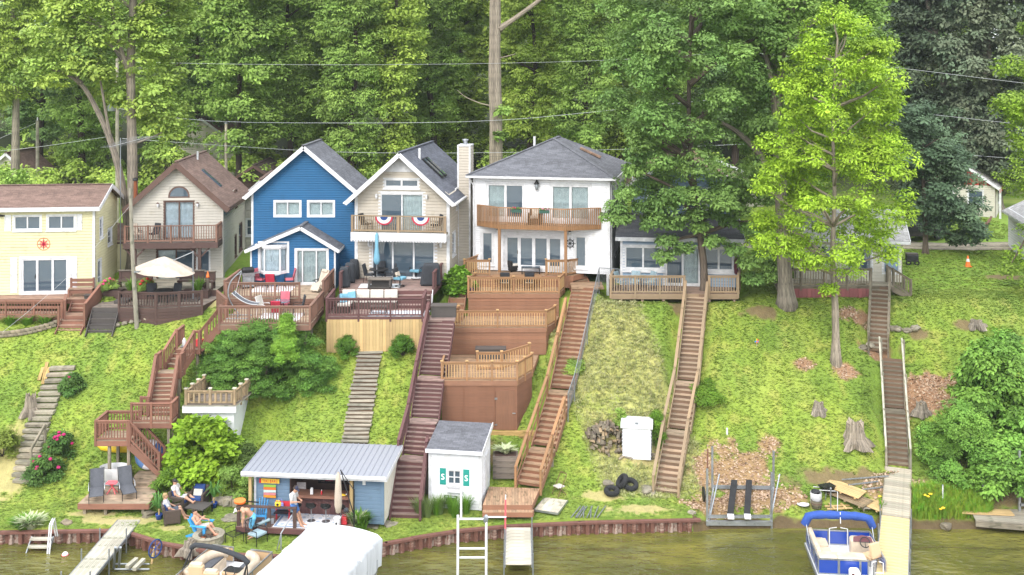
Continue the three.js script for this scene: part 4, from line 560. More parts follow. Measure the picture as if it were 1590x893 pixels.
{
const g=thing('brown_deck','two-level brown deck with railings in front of the blue house','deck'),y1=Y(443,61.8),y2=Y(505,54.4),zf=-54.4,zm=-58.2;
const xl1=X(362,60),xr=-10.35,xl2=X(340,54.4);
deckFloor(g,rect(xl1,xr,zm,-61.9),y1,{m:M.browntop,rimH:0.2});part(g,'level_wall',B(xl1,xr,y2,y1-0.21,zm-0.03,zm),M.brownwood[0]);part(g,'level_wall_top',B(xl1,xr,(y1+y2)/2-0.02,(y1+y2)/2+0.02,zm,zm+0.03),M.brownwood[3]);
deckFloor(g,rect(xl2,xr,zf,zm),y2,{m:M.browntop,rimH:0.26,posts:[[xl2+0.3,zf-0.3],[(xl2+xr)/2,zf-0.3],[xr-0.3,zf-0.3],[xr-0.3,-56.5],[xl2+0.3,-56.5]]});
railing(g,[xl2,y2,zf],[xr,y2,zf],{n:3,mb:M.brownwood});railing(g,[xr,y2,zf],[xr,y2,zm],{n:2,first:false});railing(g,[xr,y1,zm],[xr,y1,-61.6],{n:2});railing(g,[xl2-0.05,y2,-56.1],[xl1-0.4,y2,zm],{n:1});railing(g,[xl1,y1,zm],[xl1,y1,-61.5],{n:2});
railing(g,[xl1+0.1,y1,zm+0.03],[X(465,58.2),y1,zm+0.03],{n:3,h:0.85});
const t=thing('zigzag_stairway','long brown timber stairway zigzagging down the lawn from the deck','stairs'),o={mt:M.browntop,mr:M.redwood,ms:M.redwood},ro={m:M.redwood,gap:0.14,h:0.92};
const L1=[X(296,54.9),Y(540,54.9),-54.9],A0=[xl2-0.02,y2,-55.25],A1=[L1[0]+0.55,L1[1],-55.25];
flight(t,A0,A1,1.1,o);flightRail(t,A0,A1,0.55,ro);flightRail(t,A0,A1,-0.55,ro);
deckFloor(t,rect(L1[0]-0.65,L1[0]+0.55,-54.6,-55.85),L1[1],{m:M.browntop,rim:M.redwood,posts:[[L1[0]-0.5,-54.75],[L1[0]+0.4,-54.75],[L1[0]+0.4,-55.7]]});
railing(t,[L1[0]-0.65,L1[1],-55.8],[L1[0]-0.65,L1[1],-54.7],{...ro,n:1});railing(t,[L1[0]+0.25,L1[1],-54.6],[L1[0]+0.55,L1[1],-54.6],{...ro,n:1});
const B0=[X(286,54.5),L1[1],-54.6],L2=[X(262,53.4),Y(577,53.4),-53.4];flight(t,B0,[L2[0]+0.12,L2[1],-53.75],1.05,o);for(const q of[-0.55,0.55])flightRail(t,B0,[L2[0]+0.1,L2[1],-53.75],q,ro);
deckFloor(t,rect(L2[0]-0.5,L2[0]+0.68,-53.1,-53.78),L2[1],{m:M.browntop,rim:M.redwood,posts:[[L2[0]-0.4,-53.2],[L2[0]+0.55,-53.2]]});railing(t,[L2[0]-0.5,L2[1],-53.75],[L2[0]-0.5,L2[1],-53.1],{...ro,n:1});railing(t,[L2[0]+0.68,L2[1],-53.75],[L2[0]+0.68,L2[1],-53.1],{...ro,n:1});
const C0=[X(259,53.1),L2[1],-53.1],y3=Y(650,51.6),C1=[X(248,51.9),y3,-51.9];flight(t,C0,C1,1.05,o);for(const q of[-0.55,0.55])flightRail(t,C0,C1,q,ro);
const x3a=X(207,51.2),x3b=X(268,51.2);deckFloor(t,rect(x3a,x3b,-50.95,-51.95),y3,{m:M.browntop,rim:M.redwood,posts:[[x3b-0.15,-51.1],[x3b-0.15,-51.8]]});railing(t,[x3a,y3,-50.95],[x3b,y3,-50.95],{...ro,n:2});railing(t,[x3b,y3,-50.95],[x3b,y3,-51.9],{...ro,n:1,first:false});railing(t,[x3a+0.1,y3,-51.95],[C1[0]-0.6,y3,-51.95],{...ro,n:1});
const y4=Y(684,50.4),x4a=X(149,50.4),x4b=X(202,50.4);deckFloor(t,rect(x4a,x4b,-50.35,-51.8),y4,{m:M.browntop,rim:M.redwood,posts:[[x4a+0.6,-50.5],[x4b-0.1,-50.5],[x4a+0.6,-51.6],[x4b-0.1,-51.6]]});
flight(t,[x3a,y3,-51.5],[x4b-0.05,y4,-51.5],0.8,{...o,n:3});railing(t,[x4a,y4,-50.35],[x4b-0.1,y4,-50.35],{...ro,n:1});railing(t,[x4a,y4,-50.35],[x4a,y4,-51.8],{...ro,n:1,first:false});railing(t,[x4a,y4,-51.8],[x4b,y4,-51.8],{...ro,n:1,first:false});
const D0=[x4b,y4,-50.75],xd=X(250,50.6),D1=[xd,Y(731,50.6),-50.75];flight(t,D0,D1,0.8,o);for(const q of[-0.42,0.42])flightRail(t,D0,D1,q,ro);
for(const q of[-50.45,-51.05])part(t,'foot_post',bx(0.1,1.6,0.1),M.redwood[1],[xd+0.02,D1[1]-0.2,q]);part(t,'bottom_step',B(xd-0.1,xd+0.4,D1[1]-0.6,D1[1]-0.02,-51.15,-50.35),M.browntop[1]);
}
{
const g=thing('maroon_deck','maroon two-level deck above a pale vertical-board skirt','deck'),y1=Y(433,62),zu=-58.7,y2=Y(492,56),zf=-56,xl=X(507,56),xr=X(656,56),xlu=X(527,58.7),xru=X(672,58.7);
deckFloor(g,[[xlu,zu],[xru,zu],[xru+0.35,-62.2],[xlu+0.2,-62.2]],y1,{m:M.maroontop,rim:M.maroon,rimH:0.3});part(g,'level_wall',B(xlu,xru,y2,y1-0.31,zu-0.06,zu-0.02),M.maroon[0]);
deckFloor(g,rect(xl,xr,zf,zu),y2,{m:M.maroontop,rim:M.maroon,rimH:0.12});
const xs=X(640,58);flight(g,[xs-0.1,y1,zu],[xs-0.1,y2,zu+1.0],xru-X(612,58.6),{n:4,mt:M.maroontop,mr:M.maroon});
const ro={m:M.maroon,h:0.95,gap:0.15};railing(g,[xl,y2,zf],[xr,y2,zf],{...ro,n:3});railing(g,[xr,y2,zf],[xr,y2,zu+0.6],{...ro,n:1,first:false});railing(g,[xl,y2,zf],[xl,y2,zu+0.2],{...ro,n:1,first:false});
railing(g,[xru+0.02,y1,zu-0.1],[xru+0.33,y1,-61.9],{...ro,n:2});railing(g,[xlu+0.02,y1,zu-0.1],[xlu+0.2,y1,-61.9],{...ro,n:2});part(g,'handrail_post',rod([xru,y2,zu+0.75],[xru,y1+0.05,zu+0.05],0.025),M.whitepl);part(g,'handrail_post',rod([xru,y2-0.1,zu+0.75],[xru,y2+0.8,zu+0.75],0.03),M.whitepl);
const nb=29,wb=(xr-xl)/nb;for(let i=0;i<nb;i++){const x=xl+i*wb,b0=Math.min(gy(x,zf),gy(x+wb,zf))-0.1;part(g,'skirt_board',bx(wb-0.008,Math.round((y2-0.13-b0)*20)/20,0.03),any(M.pine),[x+wb/2,(y2-0.13+b0)/2,zf+0.03-0.004*(i%2)]);}
const nc=16;for(let i=0;i<nc;i++){const z=zf-0.08-i*(2.6/nc),b0=gy(xr,z)-0.1;part(g,'side_skirt_board',bx(0.03,Math.round((y2-0.13-b0)*20)/20,2.6/nc-0.008),any(M.maroon),[xr+0.02,(y2-0.13+b0)/2,z]);}
const t=thing('maroon_stairway','long maroon stairway between the bar shed and white boathouse','stairs'),o={mt:M.maroontop,mr:M.maroon,ms:M.maroon};
const pts=ST.maroon.map(p=>[...p]);pts[4][1]=gy(pts[4][0],pts[4][2])+0.02;slopeStair(t,pts,1.35,o);part(t,'landing',B(xr+0.05,pts[0][0]+0.72,pts[0][1]-0.1,pts[0][1],pts[0][2]-1.1,pts[0][2]),M.maroontop[1]);
const rr2={m:M.maroon,gap:0.16,h:0.9};flightRail(t,pts[0],pts[1],-0.68,{...rr2});flightRail(t,pts[1],pts[2],-0.68,rr2);flightRail(t,pts[2],pts[3],-0.68,rr2);flightRail(t,pts[3],pts[4],0.68,{...rr2,gap:9,bot:0,cap:0.14});
flightRail(t,lerp3(pts[2],pts[3],0.85),pts[3],0.68,{...rr2,gap:9,bot:0});
}
{
const g=thing('tiered_deck','caramel brown tiered decks stepping down from the white house','deck'),o={m:M.carameltop,rim:M.caramel},ro={m:M.cedar,mb:M.cedarlight,mt:M.cedar,h:0.88,gap:0.14,pcap:M.cedarlight,cap:0.1};
const lap=(a,b,y0,y1,m=M.caramel)=>{const n=Math.max(1,Math.round((y1-y0)/0.19));for(let i=0;i<n;i++)part(g,'wall_board',beam([a[0],y0+(i+0.5)*(y1-y0)/n,a[1]],[b[0],y0+(i+0.5)*(y1-y0)/n,b[1]],0.03,(y1-y0)/n-0.008),any(m));};
const z1=-53,y1=Y(591,53),a=[X(686,53),-53],b=[X(803,53),-53],c=[X(826,54.6),-54.6],e=[X(836,57.8),-57.8],h=[X(699,57.8),-57.8];
deckFloor(g,[a,b,c,e,h],y1,o);railing(g,[a[0],y1,a[1]-0.05],[b[0],y1,b[1]-0.05],{...ro,n:3});railing(g,[b[0],y1,b[1]-0.05],[c[0],y1,c[1]],{...ro,n:2,first:false});railing(g,[h[0],y1,h[1]],[a[0],y1,a[1]],{...ro,n:2,last:false});
const m1=[X(741,54.9),y1,-54.9],m2=[X(779,54.9),y1,-54.9];railing(g,m1,m2,{...ro,n:1});railing(g,m2,[X(822,55.6),y1+0.25,-55.6],{...ro,n:1,first:false});
const bb=gy(a[0]+2,-53)-0.1,store=[[a[0],-53.02],[b[0],-53.02],[c[0],-54.6],[c[0],-55.4],[a[0],-55.4]];part(g,'store_wall',prism(store,bb,y1-0.26),M.boxbrown[0]);
for(const px of[720,768])part(g,'panel_joint',B(X(px,53)-0.012,X(px,53)+0.012,bb+0.5,y1-0.3,-53.03,-52.995),M.boxbrown[3]);
{const dx0=X(769,53),dx1=X(803,53)-0.12,q=sub(g,'store_door');part(q,'panel',B(dx0+0.02,dx1,bb+0.12,y1-0.5,-53.03,-52.98),M.boxbrown[1]);part(q,'hinge',B(dx0-0.03,dx0+0.1,y1-0.95,y1-0.85,-52.98,-52.965),M.steel);part(q,'hinge',B(dx0-0.03,dx0+0.1,bb+0.35,bb+0.42,-52.98,-52.965),M.steel);part(q,'latch',B(dx1-0.12,dx1+0.04,y1-1.65,y1-1.6,-52.98,-52.96),M.steel);}
for(let i=0;i<5;i++)part(g,'retaining_timber',B(a[0]+0.3,c[0]+0.1,bb-1.1+i*0.24,bb-1.1+i*0.24+0.225,-52.96+i*0.02-0.2,-52.7-i*0.02),any(M.yellowtimber));
const y2=Y(509,57.8),a2=[X(697,57.8),-57.8],b2=[X(848,57.8),-57.8],c2=[X(862,59),-59],e2=[X(868,60.6),-60.6],h2_=[X(706,60.6),-60.6];
deckFloor(g,[a2,b2,c2,e2,h2_],y2,o);lap([a2[0],-57.84],[b2[0],-57.84],y1,y2-0.25);railing(g,[a2[0],y2,a2[1]-0.05],[b2[0],y2,b2[1]-0.05],{...ro,n:2});railing(g,[b2[0],y2,b2[1]-0.05],[c2[0],y2,c2[1]],{...ro,n:1,first:false});railing(g,[a2[0]-0.02,y2,a2[1]],[X(712,58.8),y2,-58.9],{...ro,n:1,first:false});
lap([b2[0],-57.82],[c2[0],-59],y1-0.6,y2-0.25);
const y3=Y(456,60.5),a3=[X(727,60.5),-60.5],b3=[X(868,60.5),-60.5],c3=[X(876,61.9),-61.9],e3=[X(876,62.4),-62.4],h3=[X(735,62.4),-62.4];
deckFloor(g,[a3,b3,c3,e3,h3],y3,o);lap([a3[0],-60.54],[b3[0],-60.54],y2,y3-0.25);railing(g,[a3[0],y3,a3[1]-0.05],[b3[0],y3,b3[1]-0.05],{...ro,n:2,h:0.9});railing(g,[b3[0],y3,b3[1]-0.05],[c3[0],y3,c3[1]],{...ro,n:1,first:false});railing(g,[a3[0],y3,a3[1]],[X(738,61.7),y3,-61.7],{...ro,n:1,first:false});
const y4=Y(428,62.3),a4=[X(721,62.3),-62.3],b4=[X(890,62.3),-62.3],c4=[X(906,63),-63],e4=[X(912,64.6),-64.9],h4=[X(735,64),-64.1];
deckFloor(g,[a4,b4,c4,e4,h4],y4,{...o,rimH:0.3});lap([a4[0],-62.34],[b4[0],-62.34],y3-0.05,y4-0.3);const r4={...ro,m:M.cedar};
railing(g,[a4[0],y4,a4[1]-0.05],[X(760,62.3),y4,a4[1]-0.05],{...r4,n:1});railing(g,[a4[0],y4,a4[1]-0.05],[X(742,64),y4,-64],{...r4,n:1,first:false});railing(g,[X(848,62.3),y4,-62.35],[X(879,62.3),y4,-62.35],{...r4,n:1});railing(g,[X(879,62.3),y4,-62.35],[c4[0]-0.1,y4,c4[1]],{...r4,n:1,first:false});
flight(g,[X(893,63.2),y4,-63.2],[X(903,62.2),y3-0.05,-62.2],1.2,{n:4,mt:M.carameltop,mr:M.caramel});
flight(g,[X(712,61.5),y3,-61],[X(704,59.2),y2-0.1,-59.3],0.9,{n:5,mt:M.carameltop,mr:M.caramel});part(g,'side_platform',B(X(700,61),X(727,61),y3-0.2,y3,-61.9,-61),M.carameltop[0]);
const t=thing('caramel_stairway','long caramel stairway with wire fence beside the tiered decks','stairs'),so={mt:M.carameltop,mr:M.boxbrown,ms:M.caramel};
const pts=ST.caramel;slopeStair(t,pts,1.2,so);part(t,'landing',B(pts[0][0]-0.65,pts[0][0]+1.2,pts[0][1]-0.12,pts[0][1],pts[0][2]-1.6,pts[0][2]),M.carameltop[2]);
const wr={m:M.cedar,gap:9,bot:0.35,h:0.9,cap:0.14};flightRail(t,lerp3(pts[0],pts[1],0.28),lerp3(pts[0],pts[1],0.62),-0.62,{...wr,gap:0.15,mb:M.cedarlight});flightRail(t,lerp3(pts[0],pts[1],0.64),pts[1],-0.62,wr);flightRail(t,pts[1],pts[2],-0.62,wr);flightRail(t,lerp3(pts[2],pts[3],0.05),pts[3],-0.62,{...wr});flightRail(t,lerp3(pts[1],pts[2],0.35),pts[2],0.62,wr);flightRail(t,lerp3(pts[2],pts[3],0.05),pts[3],0.62,wr);
const fe=thing('wire_fence','galvanised wire fence along the caramel stairway','fence'),fp=[add3(P3(962,447,61.5),[0,0.05,0]),add3(pts[0],[0.95,0.05,-0.2]),add3(lerp3(pts[0],pts[1],0.5),[0.85,0,0]),add3(pts[1],[0.8,0,0]),add3(lerp3(pts[1],pts[2],0.35),[0.78,0,0])];
for(let i=0;i<fp.length;i++){part(fe,'fence_post',rod(add3(fp[i],[0,-0.7,0]),add3(fp[i],[0,1.05,0]),0.03),M.galv);if(i){part(fe,'fence_rail',rod(add3(fp[i-1],[0,1.03,0]),add3(fp[i],[0,1.03,0]),0.022),M.galv);const l=[],n=26;for(let k=0;k<=n;k++){const q=lerp3(fp[i-1],fp[i],k/n),r2=lerp3(fp[i-1],fp[i],Math.min(1,(k+3)/n)),r3=lerp3(fp[i-1],fp[i],Math.max(0,(k-3)/n));l.push(rod(add3(q,[0,0.02,0]),add3(r2,[0,1.02,0]),0.0035,0.0035,3),rod(add3(q,[0,0.02,0]),add3(r3,[0,1.02,0]),0.0035,0.0035,3));}const w=part(fe,'wire_mesh',merge(l),M.galv);w.userData.kind='stuff';}}
const lf=thing('caramel_platform','low caramel plank platform at the foot of the caramel stairway','deck'),ly=Y(757,49.9),lp=[[X(750,47.9),-47.9],[X(826,47.9),-47.9],[X(838,49.8),-49.8],[X(760,50),-50]];deckFloor(lf,lp,ly,{...o,ax:0,rimH:0.2});const lq=[[lp[0][0],-47.6],[lp[1][0]+0.03,-47.6],[lp[1][0]+0.08,-47.9],[lp[0][0],-47.9]];deckFloor(lf,lq,ly-0.21,{...o,ax:0,rimH:0.2});part(lf,'skirt',prism([[lp[0][0]+0.05,-47.95],[lp[1][0]-0.05,-47.95],[lp[2][0]-0.1,-49.7],[lp[3][0]+0.05,-49.9]],gy(0,-48)-0.2,ly-0.1),M.caramel[1]);
}
{
const g=thing('tan_deck','weathered tan deck on posts around the maple trunk','deck'),z=-60,y=Y(456,60),xa=X(948,60),xs0=X(1065,60),xs1=X(1099,60),xb=X(1146,60),ro={m:M.tanrail,mb:M.tanrail2,h:0.98,gap:0.145};
deckFloor(g,[[xa,z],[xb,z],[xb+0.6,-62.5],[xa+0.4,-62.5]],y,{m:M.pinkdeck,rim:M.tanrail,rimH:0.3,posts:[[xa+0.6,z-0.1],[xa+1.8,z-0.1],[xa+3,z-0.1],[xs1+0.1,z-0.1],[xb-0.2,z-0.1]],postm:M.pinkdeck});
railing(g,[xa,y,z],[xs0-0.08,y,z],{...ro,n:3});railing(g,[xs1+0.06,y,z],[xb,y,z],{...ro,n:1});railing(g,[xb,y,z],[xb+0.6,y,-62.3],{...ro,n:2,first:false});railing(g,[xa,y,z],[xa+0.35,y,-61.9],{...ro,n:1,first:false});
const t=thing('tan_stairway','straight tan stairway from the maple deck down to the shore','stairs'),so={mt:M.stairtan,mr:M.stairdark,ms:M.tanrail};
const pts=[[(xs0+xs1)/2,y,z],...ST.tan.slice(1)];slopeStair(t,pts,1.12,so);
const wr={m:M.tanrail,gap:9,bot:0.0,h:0.85,cap:0.14};for(const q of[-0.6,0.6])for(let i=0;i<3;i++)flightRail(t,lerp3(pts[i],pts[i+1],0.04),pts[i+1],q,wr);
}
{
const g=thing('red_skirted_deck','weathered grey deck with red skirting by the small cottage','deck'),z=-60.3,y=Y(444,60.3),xa=X(1207,60.3),xb=X(1352,60.3),xc=X(1386,60.5),ro={m:M.oldstep,mb:M.greywood,h:0.95,gap:0.15};
deckFloor(g,[[xa,z],[xc,z],[xc+0.4,-62.5],[xa+0.3,-62.5]],y,{m:M.greydeck,rim:M.oldstep,rimH:0.2});
for(let i=0;i<22;i++){const w=(xb-xa)/22,x=xa+i*w;part(g,'skirt_panel',bx(w-0.01,Math.round((y-0.2-gy(x,z)+0.25)*20)/20,0.03),any(M.pinkdeck.length?redSkirt():M.redwood),[x+w/2,(y-0.2+gy(x,z)-0.15)/2,z+0.02+0.012*(i%2)]);}
railing(g,[xa,y,z],[xb,y,z],{...ro,n:4});railing(g,[xa,y,z],[xa+0.3,y,-62.3],{...ro,n:1,first:false});
const w0=[X(1416,60),gy(X(1416,60),-60.2),-60.2];flight(g,[xc,y,-60.9],[w0[0]+0.1,w0[1],-60.9],1.0,{mt:M.greydeck,mr:M.oldstep,riser:false});for(const q of[-0.5,0.5])flightRail(g,[xc,y,-60.9],[w0[0]+0.1,w0[1],-60.9],q,{...ro,n:1});
const t=thing('grey_stairway','steep weathered grey stairs below the small cottage deck','stairs'),top=[X(1368,60.2),y,-60.25],bot=[...ST.grey[1]];flight(t,top,bot,0.95,{mt:M.greywood,mr:M.stairdark,ms:M.oldstep,n:15});for(const q of[-0.5,0.5])flightRail(t,top,bot,q,{...ro,gap:9,bot:0,n:2});
const u=thing('lower_grey_stairway','narrow old timber steps with pale handrails above the right dock','stairs'),p0=ST.lower[0],p1=ST.lower[2];const pm=lerp3(p0,p1,0.52);slopeStair(u,[p0,pm,p1],0.95,{mt:M.oldstep,mr:M.stairdark,ms:M.oldstep});for(const q of[-0.56,0.56]){const L=Math.hypot(p1[0]-p0[0],p1[2]-p0[2]),s=[(p1[2]-p0[2])/L*q,0,-(p1[0]-p0[0])/L*q],A=add3(p0,s),Bq=add3(p1,s);for(let k=0;k<4;k++){const c=lerp3(A,Bq,k/3);part(u,'rail_post',bx(0.08,1.4,0.08),any(M.greydeck),[c[0],c[1]+0.3,c[2]]);}part(u,'handrail',beam(add3(A,[0,1.0,-0.3]),add3(Bq,[0,0.95,0]),0.09,0.09),M.paledock[1]);}
}
function redSkirt(){return M._rs||(M._rs=wood('#94585a'));}
{
const g=thing('lawn_timber_steps','old railway-tie steps set in the lawn below the pale skirt','steps');const n=23;
for(let i=0;i<n;i++){const t=i/(n-1),p=G(mix(574,551,t),mix(552,690,t));part(g,'tread_timber',bx(1.3+rr(-0.1,0.1),0.06,0.26),any(M.greydeck),[p[0],p[1]+0.16,p[2]-0.02],[0,rr(-0.05,0.05),rr(-0.03,0.03)]);part(g,'riser_timber',bx(1.2,0.16,0.07),any(M.stairdark),[p[0],p[1]+0.05,p[2]-0.02]);}
const s=thing('stone_steps','grey stone slab steps curving down the lawn by the peonies','steps');const m=19;
for(let i=0;i<m;i++){const t=i/(m-1),p=G(mix(97,39,t)-9*Math.sin(t*3.1),mix(573,748,t));const q=uvm(new RoundedBoxGeometry(1.15+rr(-0.1,0.15),0.17,0.42,1,0.03));part(s,'stone_slab',q,any(M.stone),[p[0],p[1]+0.05,p[2]],[0,0.12-0.3*t+rr(-0.05,0.05),0]);}
const pk=(px,py,rx)=>G(px,py);
const hr=thing('short_handrail','short weathered handrail leaning beside the stone steps','handrail');const a=G(48,722),b=G(70,686);part(hr,'rail',beam(add3(a,[0,0.75,0]),add3(b,[0,0.85,0]),0.09,0.12),M.greywood[1]);for(const p of[a,b])part(hr,'post',B(-0.05,0.05,-0.3,0.8,-0.05,0.05),M.greywood[2],p);
}
// ---------------------------------------------------------------- buildings and gear along the shore
const onFloor=(px,py,y)=>{const d=(HC-y)*F/(py-YH);return[X(px,d),y,-d];};
function textTex(w,h,bg,draw){const c=document.createElement('canvas');c.width=w;c.height=h;const k=c.getContext('2d');k.fillStyle=bg;k.fillRect(0,0,w,h);draw(k,w,h);const t=new THREE.CanvasTexture(c);t.colorSpace=THREE.SRGBColorSpace;return t;}
function plate(w,h,d=0.02){return new THREE.BoxGeometry(w,h,d);}
let barAt,barDy;const BAR=[X(382,47.3),0,-47.3],BTH=-0.1;
{
const y0=0.78,g=thing('bar_shed','blue lakeside bar shed with grey metal roof and open counter','bar shed',[BAR[0],y0,BAR[2]],BTH),W=6.25,D=3.1,H0=2.15;
const fl=face([0.35,0,-0.3]),fr=face([4.85,0,-0.25]);sidingWall(g,fl,[[0,0],[1.55,0],[1.55,H0],[0,H0]],[],M.barblue);sidingWall(g,fr,[[0,0],[1.3,0],[1.3,H0],[0,H0]],[],M.barblue);
sidingWall(g,face([6.15,0,-0.25],Math.PI/2),[[0,0],[D-0.3,0],[D-0.3,H0+0.12],[0,H0]],[],M.cream);sidingWall(g,face([4.85,0,-0.5],-Math.PI/2),[[0,0],[0.25,0],[0.25,H0],[0,H0]],[],M.maroon[0]);
sidingWall(g,face([0.3,0,-D+0.05],-Math.PI/2),[[0,0],[D-0.3,0],[D-0.3,H0],[0,H0]],[],M.barblue);sidingWall(g,face([6.15,0,-D+0.05],Math.PI),[[0,0],[5.85,0],[5.85,H0],[0,H0]],[],M.barblue);part(g,'back_panel',B(1.95,4.85,0,H0,-1.82,-1.78),M.darkwood[0]);part(g,'partition',B(1.9,1.95,0,H0,-D+0.2,-0.3),M.darkwood[1]);
part(g,'corner_board',B(6.07,6.2,0,H0,-0.28,-0.18),M.barblue);part(g,'corner_board',B(0.28,0.38,0,H0,-0.34,-0.23),M.whitetrim);
part(g,'post',bx(0.13,H0-0.05,0.13),M.pine[1],[0.2,H0/2-0.03,0.0]);part(g,'post',bx(0.13,H0-0.05,0.13),M.pine[2],[4.75,H0/2-0.03,-0.15]);
const bc=sub(g,'bar_counter',[1.95,0,-0.55]);for(let i=0;i<15;i++)part(bc,'front_board',B(i*0.193,i*0.193+0.187,0.02,1.0,-0.08,-0.03),any(M.maroon));part(bc,'counter_top',B(-0.03,2.95,1.0,1.09,-0.5,0.22),M.redwood[1]);part(bc,'counter_top_edge',B(-0.035,2.955,0.98,1.095,0.22,0.26),M.redwood[3]);
const ra=H0+0.12,rb=H0+0.3,zf=0.25,zb=-D-0.1,n=25,w=(W+0.25)/n;slab([-0.1,ra,zf],[W+0.15,ra,zf],[W+0.15,rb,zb],[-0.1,rb,zb],0.06,M.roofmetal,g);for(let i=0;i<=n;i++)part(g,'roof_rib',beam([-0.1+i*w,ra+0.015,zf],[-0.1+i*w,rb+0.015,zb],0.025,0.035),M.roofmetal);
part(g,'eave_fascia',B(-0.14,W+0.19,ra-0.2,ra-0.03,zf-0.02,zf+0.03),M.whitetrim);part(g,'gutter',B(-0.12,W+0.15,ra-0.1,ra+0.02,zf+0.03,zf+0.12),M.whitetrim);part(g,'side_fascia',beam([W+0.17,ra-0.1,zf],[W+0.17,rb-0.1,zb],0.03,0.2),M.whitetrim);part(g,'soffit',B(-0.05,W+0.1,ra-0.1,ra-0.07,-0.2,zf-0.03),M.whitetrim);part(g,'flood_lamp',merge([B(5.25,5.38,H0-0.42,H0-0.2,-0.25,-0.14),B(5.22,5.41,H0-0.2,H0-0.14,-0.25,-0.12)]),M.whitepl);
part(g,'bar_shelf',B(2.1,4.8,1.27,1.3,-1.75,-1.5),M.darkwood[2]);
const at=(u,v,w2)=>[BAR[0]+u*Math.cos(BTH)+w2*Math.sin(BTH),y0+v,BAR[2]-u*Math.sin(BTH)+w2*Math.cos(BTH)];
const tk=textTex(256,48,'#f0c93c',(k,a,b)=>{k.fillStyle='#c8232c';k.fillRect(0,0,26,b);k.fillRect(a-34,0,8,b);k.font='bold 42px sans-serif';k.textAlign='center';k.textBaseline='middle';k.fillText('TIKI BAR',a/2-2,b/2+2);});
const s1=thing('tiki_sign','yellow and red TIKI BAR sign under the bar roof','sign',at(0.55,1.74,-0.16),BTH);part(s1,'board',plate(0.92,0.2,0.03),mstd('#ffffff',0.6,{map:tk}),[0.46,0,0]);
const s2=thing('beach_sign','striped green, orange and white plank sign on blue bar wall','sign',at(0.75,1.0,-0.16),BTH);['#e89a2e','#d88a8e','#cfe3e0','#e57a34','#9ac24a'].forEach((c,i)=>part(s2,'plank',plate(0.56,0.105,0.025),mp(c,T.grain,0.7),[0.28,0.05+i*0.118,0.004*(i%2)],[0,0,(i%3-1)*0.02]));
const ba=[['bar_poster','blue poster hung at the bar opening corner','poster',0.26,0.3,'#2f7fb8',2.2,1.75],['notice_board','pale framed notice standing on the bar','notice',0.42,0.3,'#d9d3d2',2.0,1.24]];for(const[n2,l,c,a,b,col,u,v]of ba){const q=thing(n2,l,c,at(u,v,-1.05-(n2==='notice_board'?0:0.3)),BTH);part(q,'sheet',plate(a,b),mp(col,T.plain,0.6),[a/2,0,0]);part(q,'frame',merge([B(-0.02,a+0.02,b/2,b/2+0.02,-0.012,0.018),B(-0.02,a+0.02,-b/2-0.02,-b/2,-0.012,0.018),B(-0.02,0,-b/2,b/2,-0.012,0.018),B(a,a+0.02,-b/2,b/2,-0.012,0.018)]),M.darkwood[2]);}
const bn=thing('team_banner','black and crimson banner with pale script behind the bar','banner',at(2.85,1.2,-1.5),BTH);part(bn,'cloth',pleats(1.5,0.8,5,0.02),mp('#ffffff',textTex(256,128,'#1c181a',(k,a,b)=>{k.fillStyle='#7c1d34';k.fillRect(60,20,60,90);k.fillRect(150,40,70,60);k.fillStyle='#cfc7c7';k.fillRect(96,40,60,8);k.fillRect(130,52,50,7);}),0.9));bn.children[0].geometry.attributes.uv.array.forEach((v,i,a)=>{a[i]=i%2?v/0.8:v/1.5;});
const can=(n2,l,c,u,geo,m,cap)=>{const q=thing(n2,l,c,at(u,1.095,-0.5),BTH);part(q,'body',geo,m);part(q,'cap',cap[0],cap[1]);};
can('milk_jug','white printed carton standing on the bar counter','carton',2.85,B(-0.06,0.06,0,0.24,-0.05,0.05),M.whitepl,[B(-0.05,0.05,0.24,0.29,-0.01,0.01),M.whitepl]);can('red_bottle','small red bottle with white top on the bar counter','bottle',3.3,lathe([[0,0],[0.035,0],[0.035,0.13],[0.02,0.17],[0,0.17]],10),M.redpl,[lathe([[0,0.17],[0.018,0.17],[0.018,0.22],[0,0.22]],8),M.whitepl]);can('bread_roll_bag','yellow wrapped bag lying on the bar counter','bag',4.25,blob(0.09,1.8,0.6,0.7,3,0.2),M.yellowpl,[B(0.15,0.2,0.03,0.07,-0.02,0.02),M.whitepl]);
const bl=['#9fb7c4','#456b4f','#7a4a2c','#cfd6da','#2f3f66'];for(let i=0;i<5;i++){const q=thing('liquor_bottle',['pale','green','brown','clear','navy'][i]+' glass bottle on the shelf behind the bar','bottle',at(4.35+0.1*i-(i>2?0.9:0),1.3,-1.6),BTH,'bottles behind the bar');part(q,'body',lathe([[0,0],[0.035,0],[0.035,0.16],[0.014,0.21],[0.014,0.27],[0,0.27]],10),mstd(bl[i],0.15));part(q,'cap',lathe([[0,0.27],[0.018,0.27],[0.018,0.3],[0,0.3]],8),M.iron);}
for(let i=0;i<4;i++){const q=thing('bar_stool',['first','second','third','fourth'][i]+' dark bar stool along the counter, counted from the blue wall','stool',at(2.35+i*0.66,0.16,0.12),BTH,'stools at the bar');part(q,'seat',lathe([[0,0.62],[0.2,0.62],[0.22,0.68],[0.17,0.72],[0,0.72]],14),M.iron);part(q,'backrest',extr([[-0.2,0],[0.2,0],[0.17,0.16],[-0.17,0.16]],0.03).translate(0,0.7,0.17),M.iron);part(q,'column',rod([0,0.03,0],[0,0.62,0],0.028),M.steel);part(q,'foot_ring',new THREE.TorusGeometry(0.13,0.012,6,16).rotateX(Math.PI/2).translate(0,0.28,0.05),M.steel);part(q,'base',lathe([[0,0.04],[0.06,0.035],[0.2,0.012],[0.2,0],[0,0]],16),M.steel);}
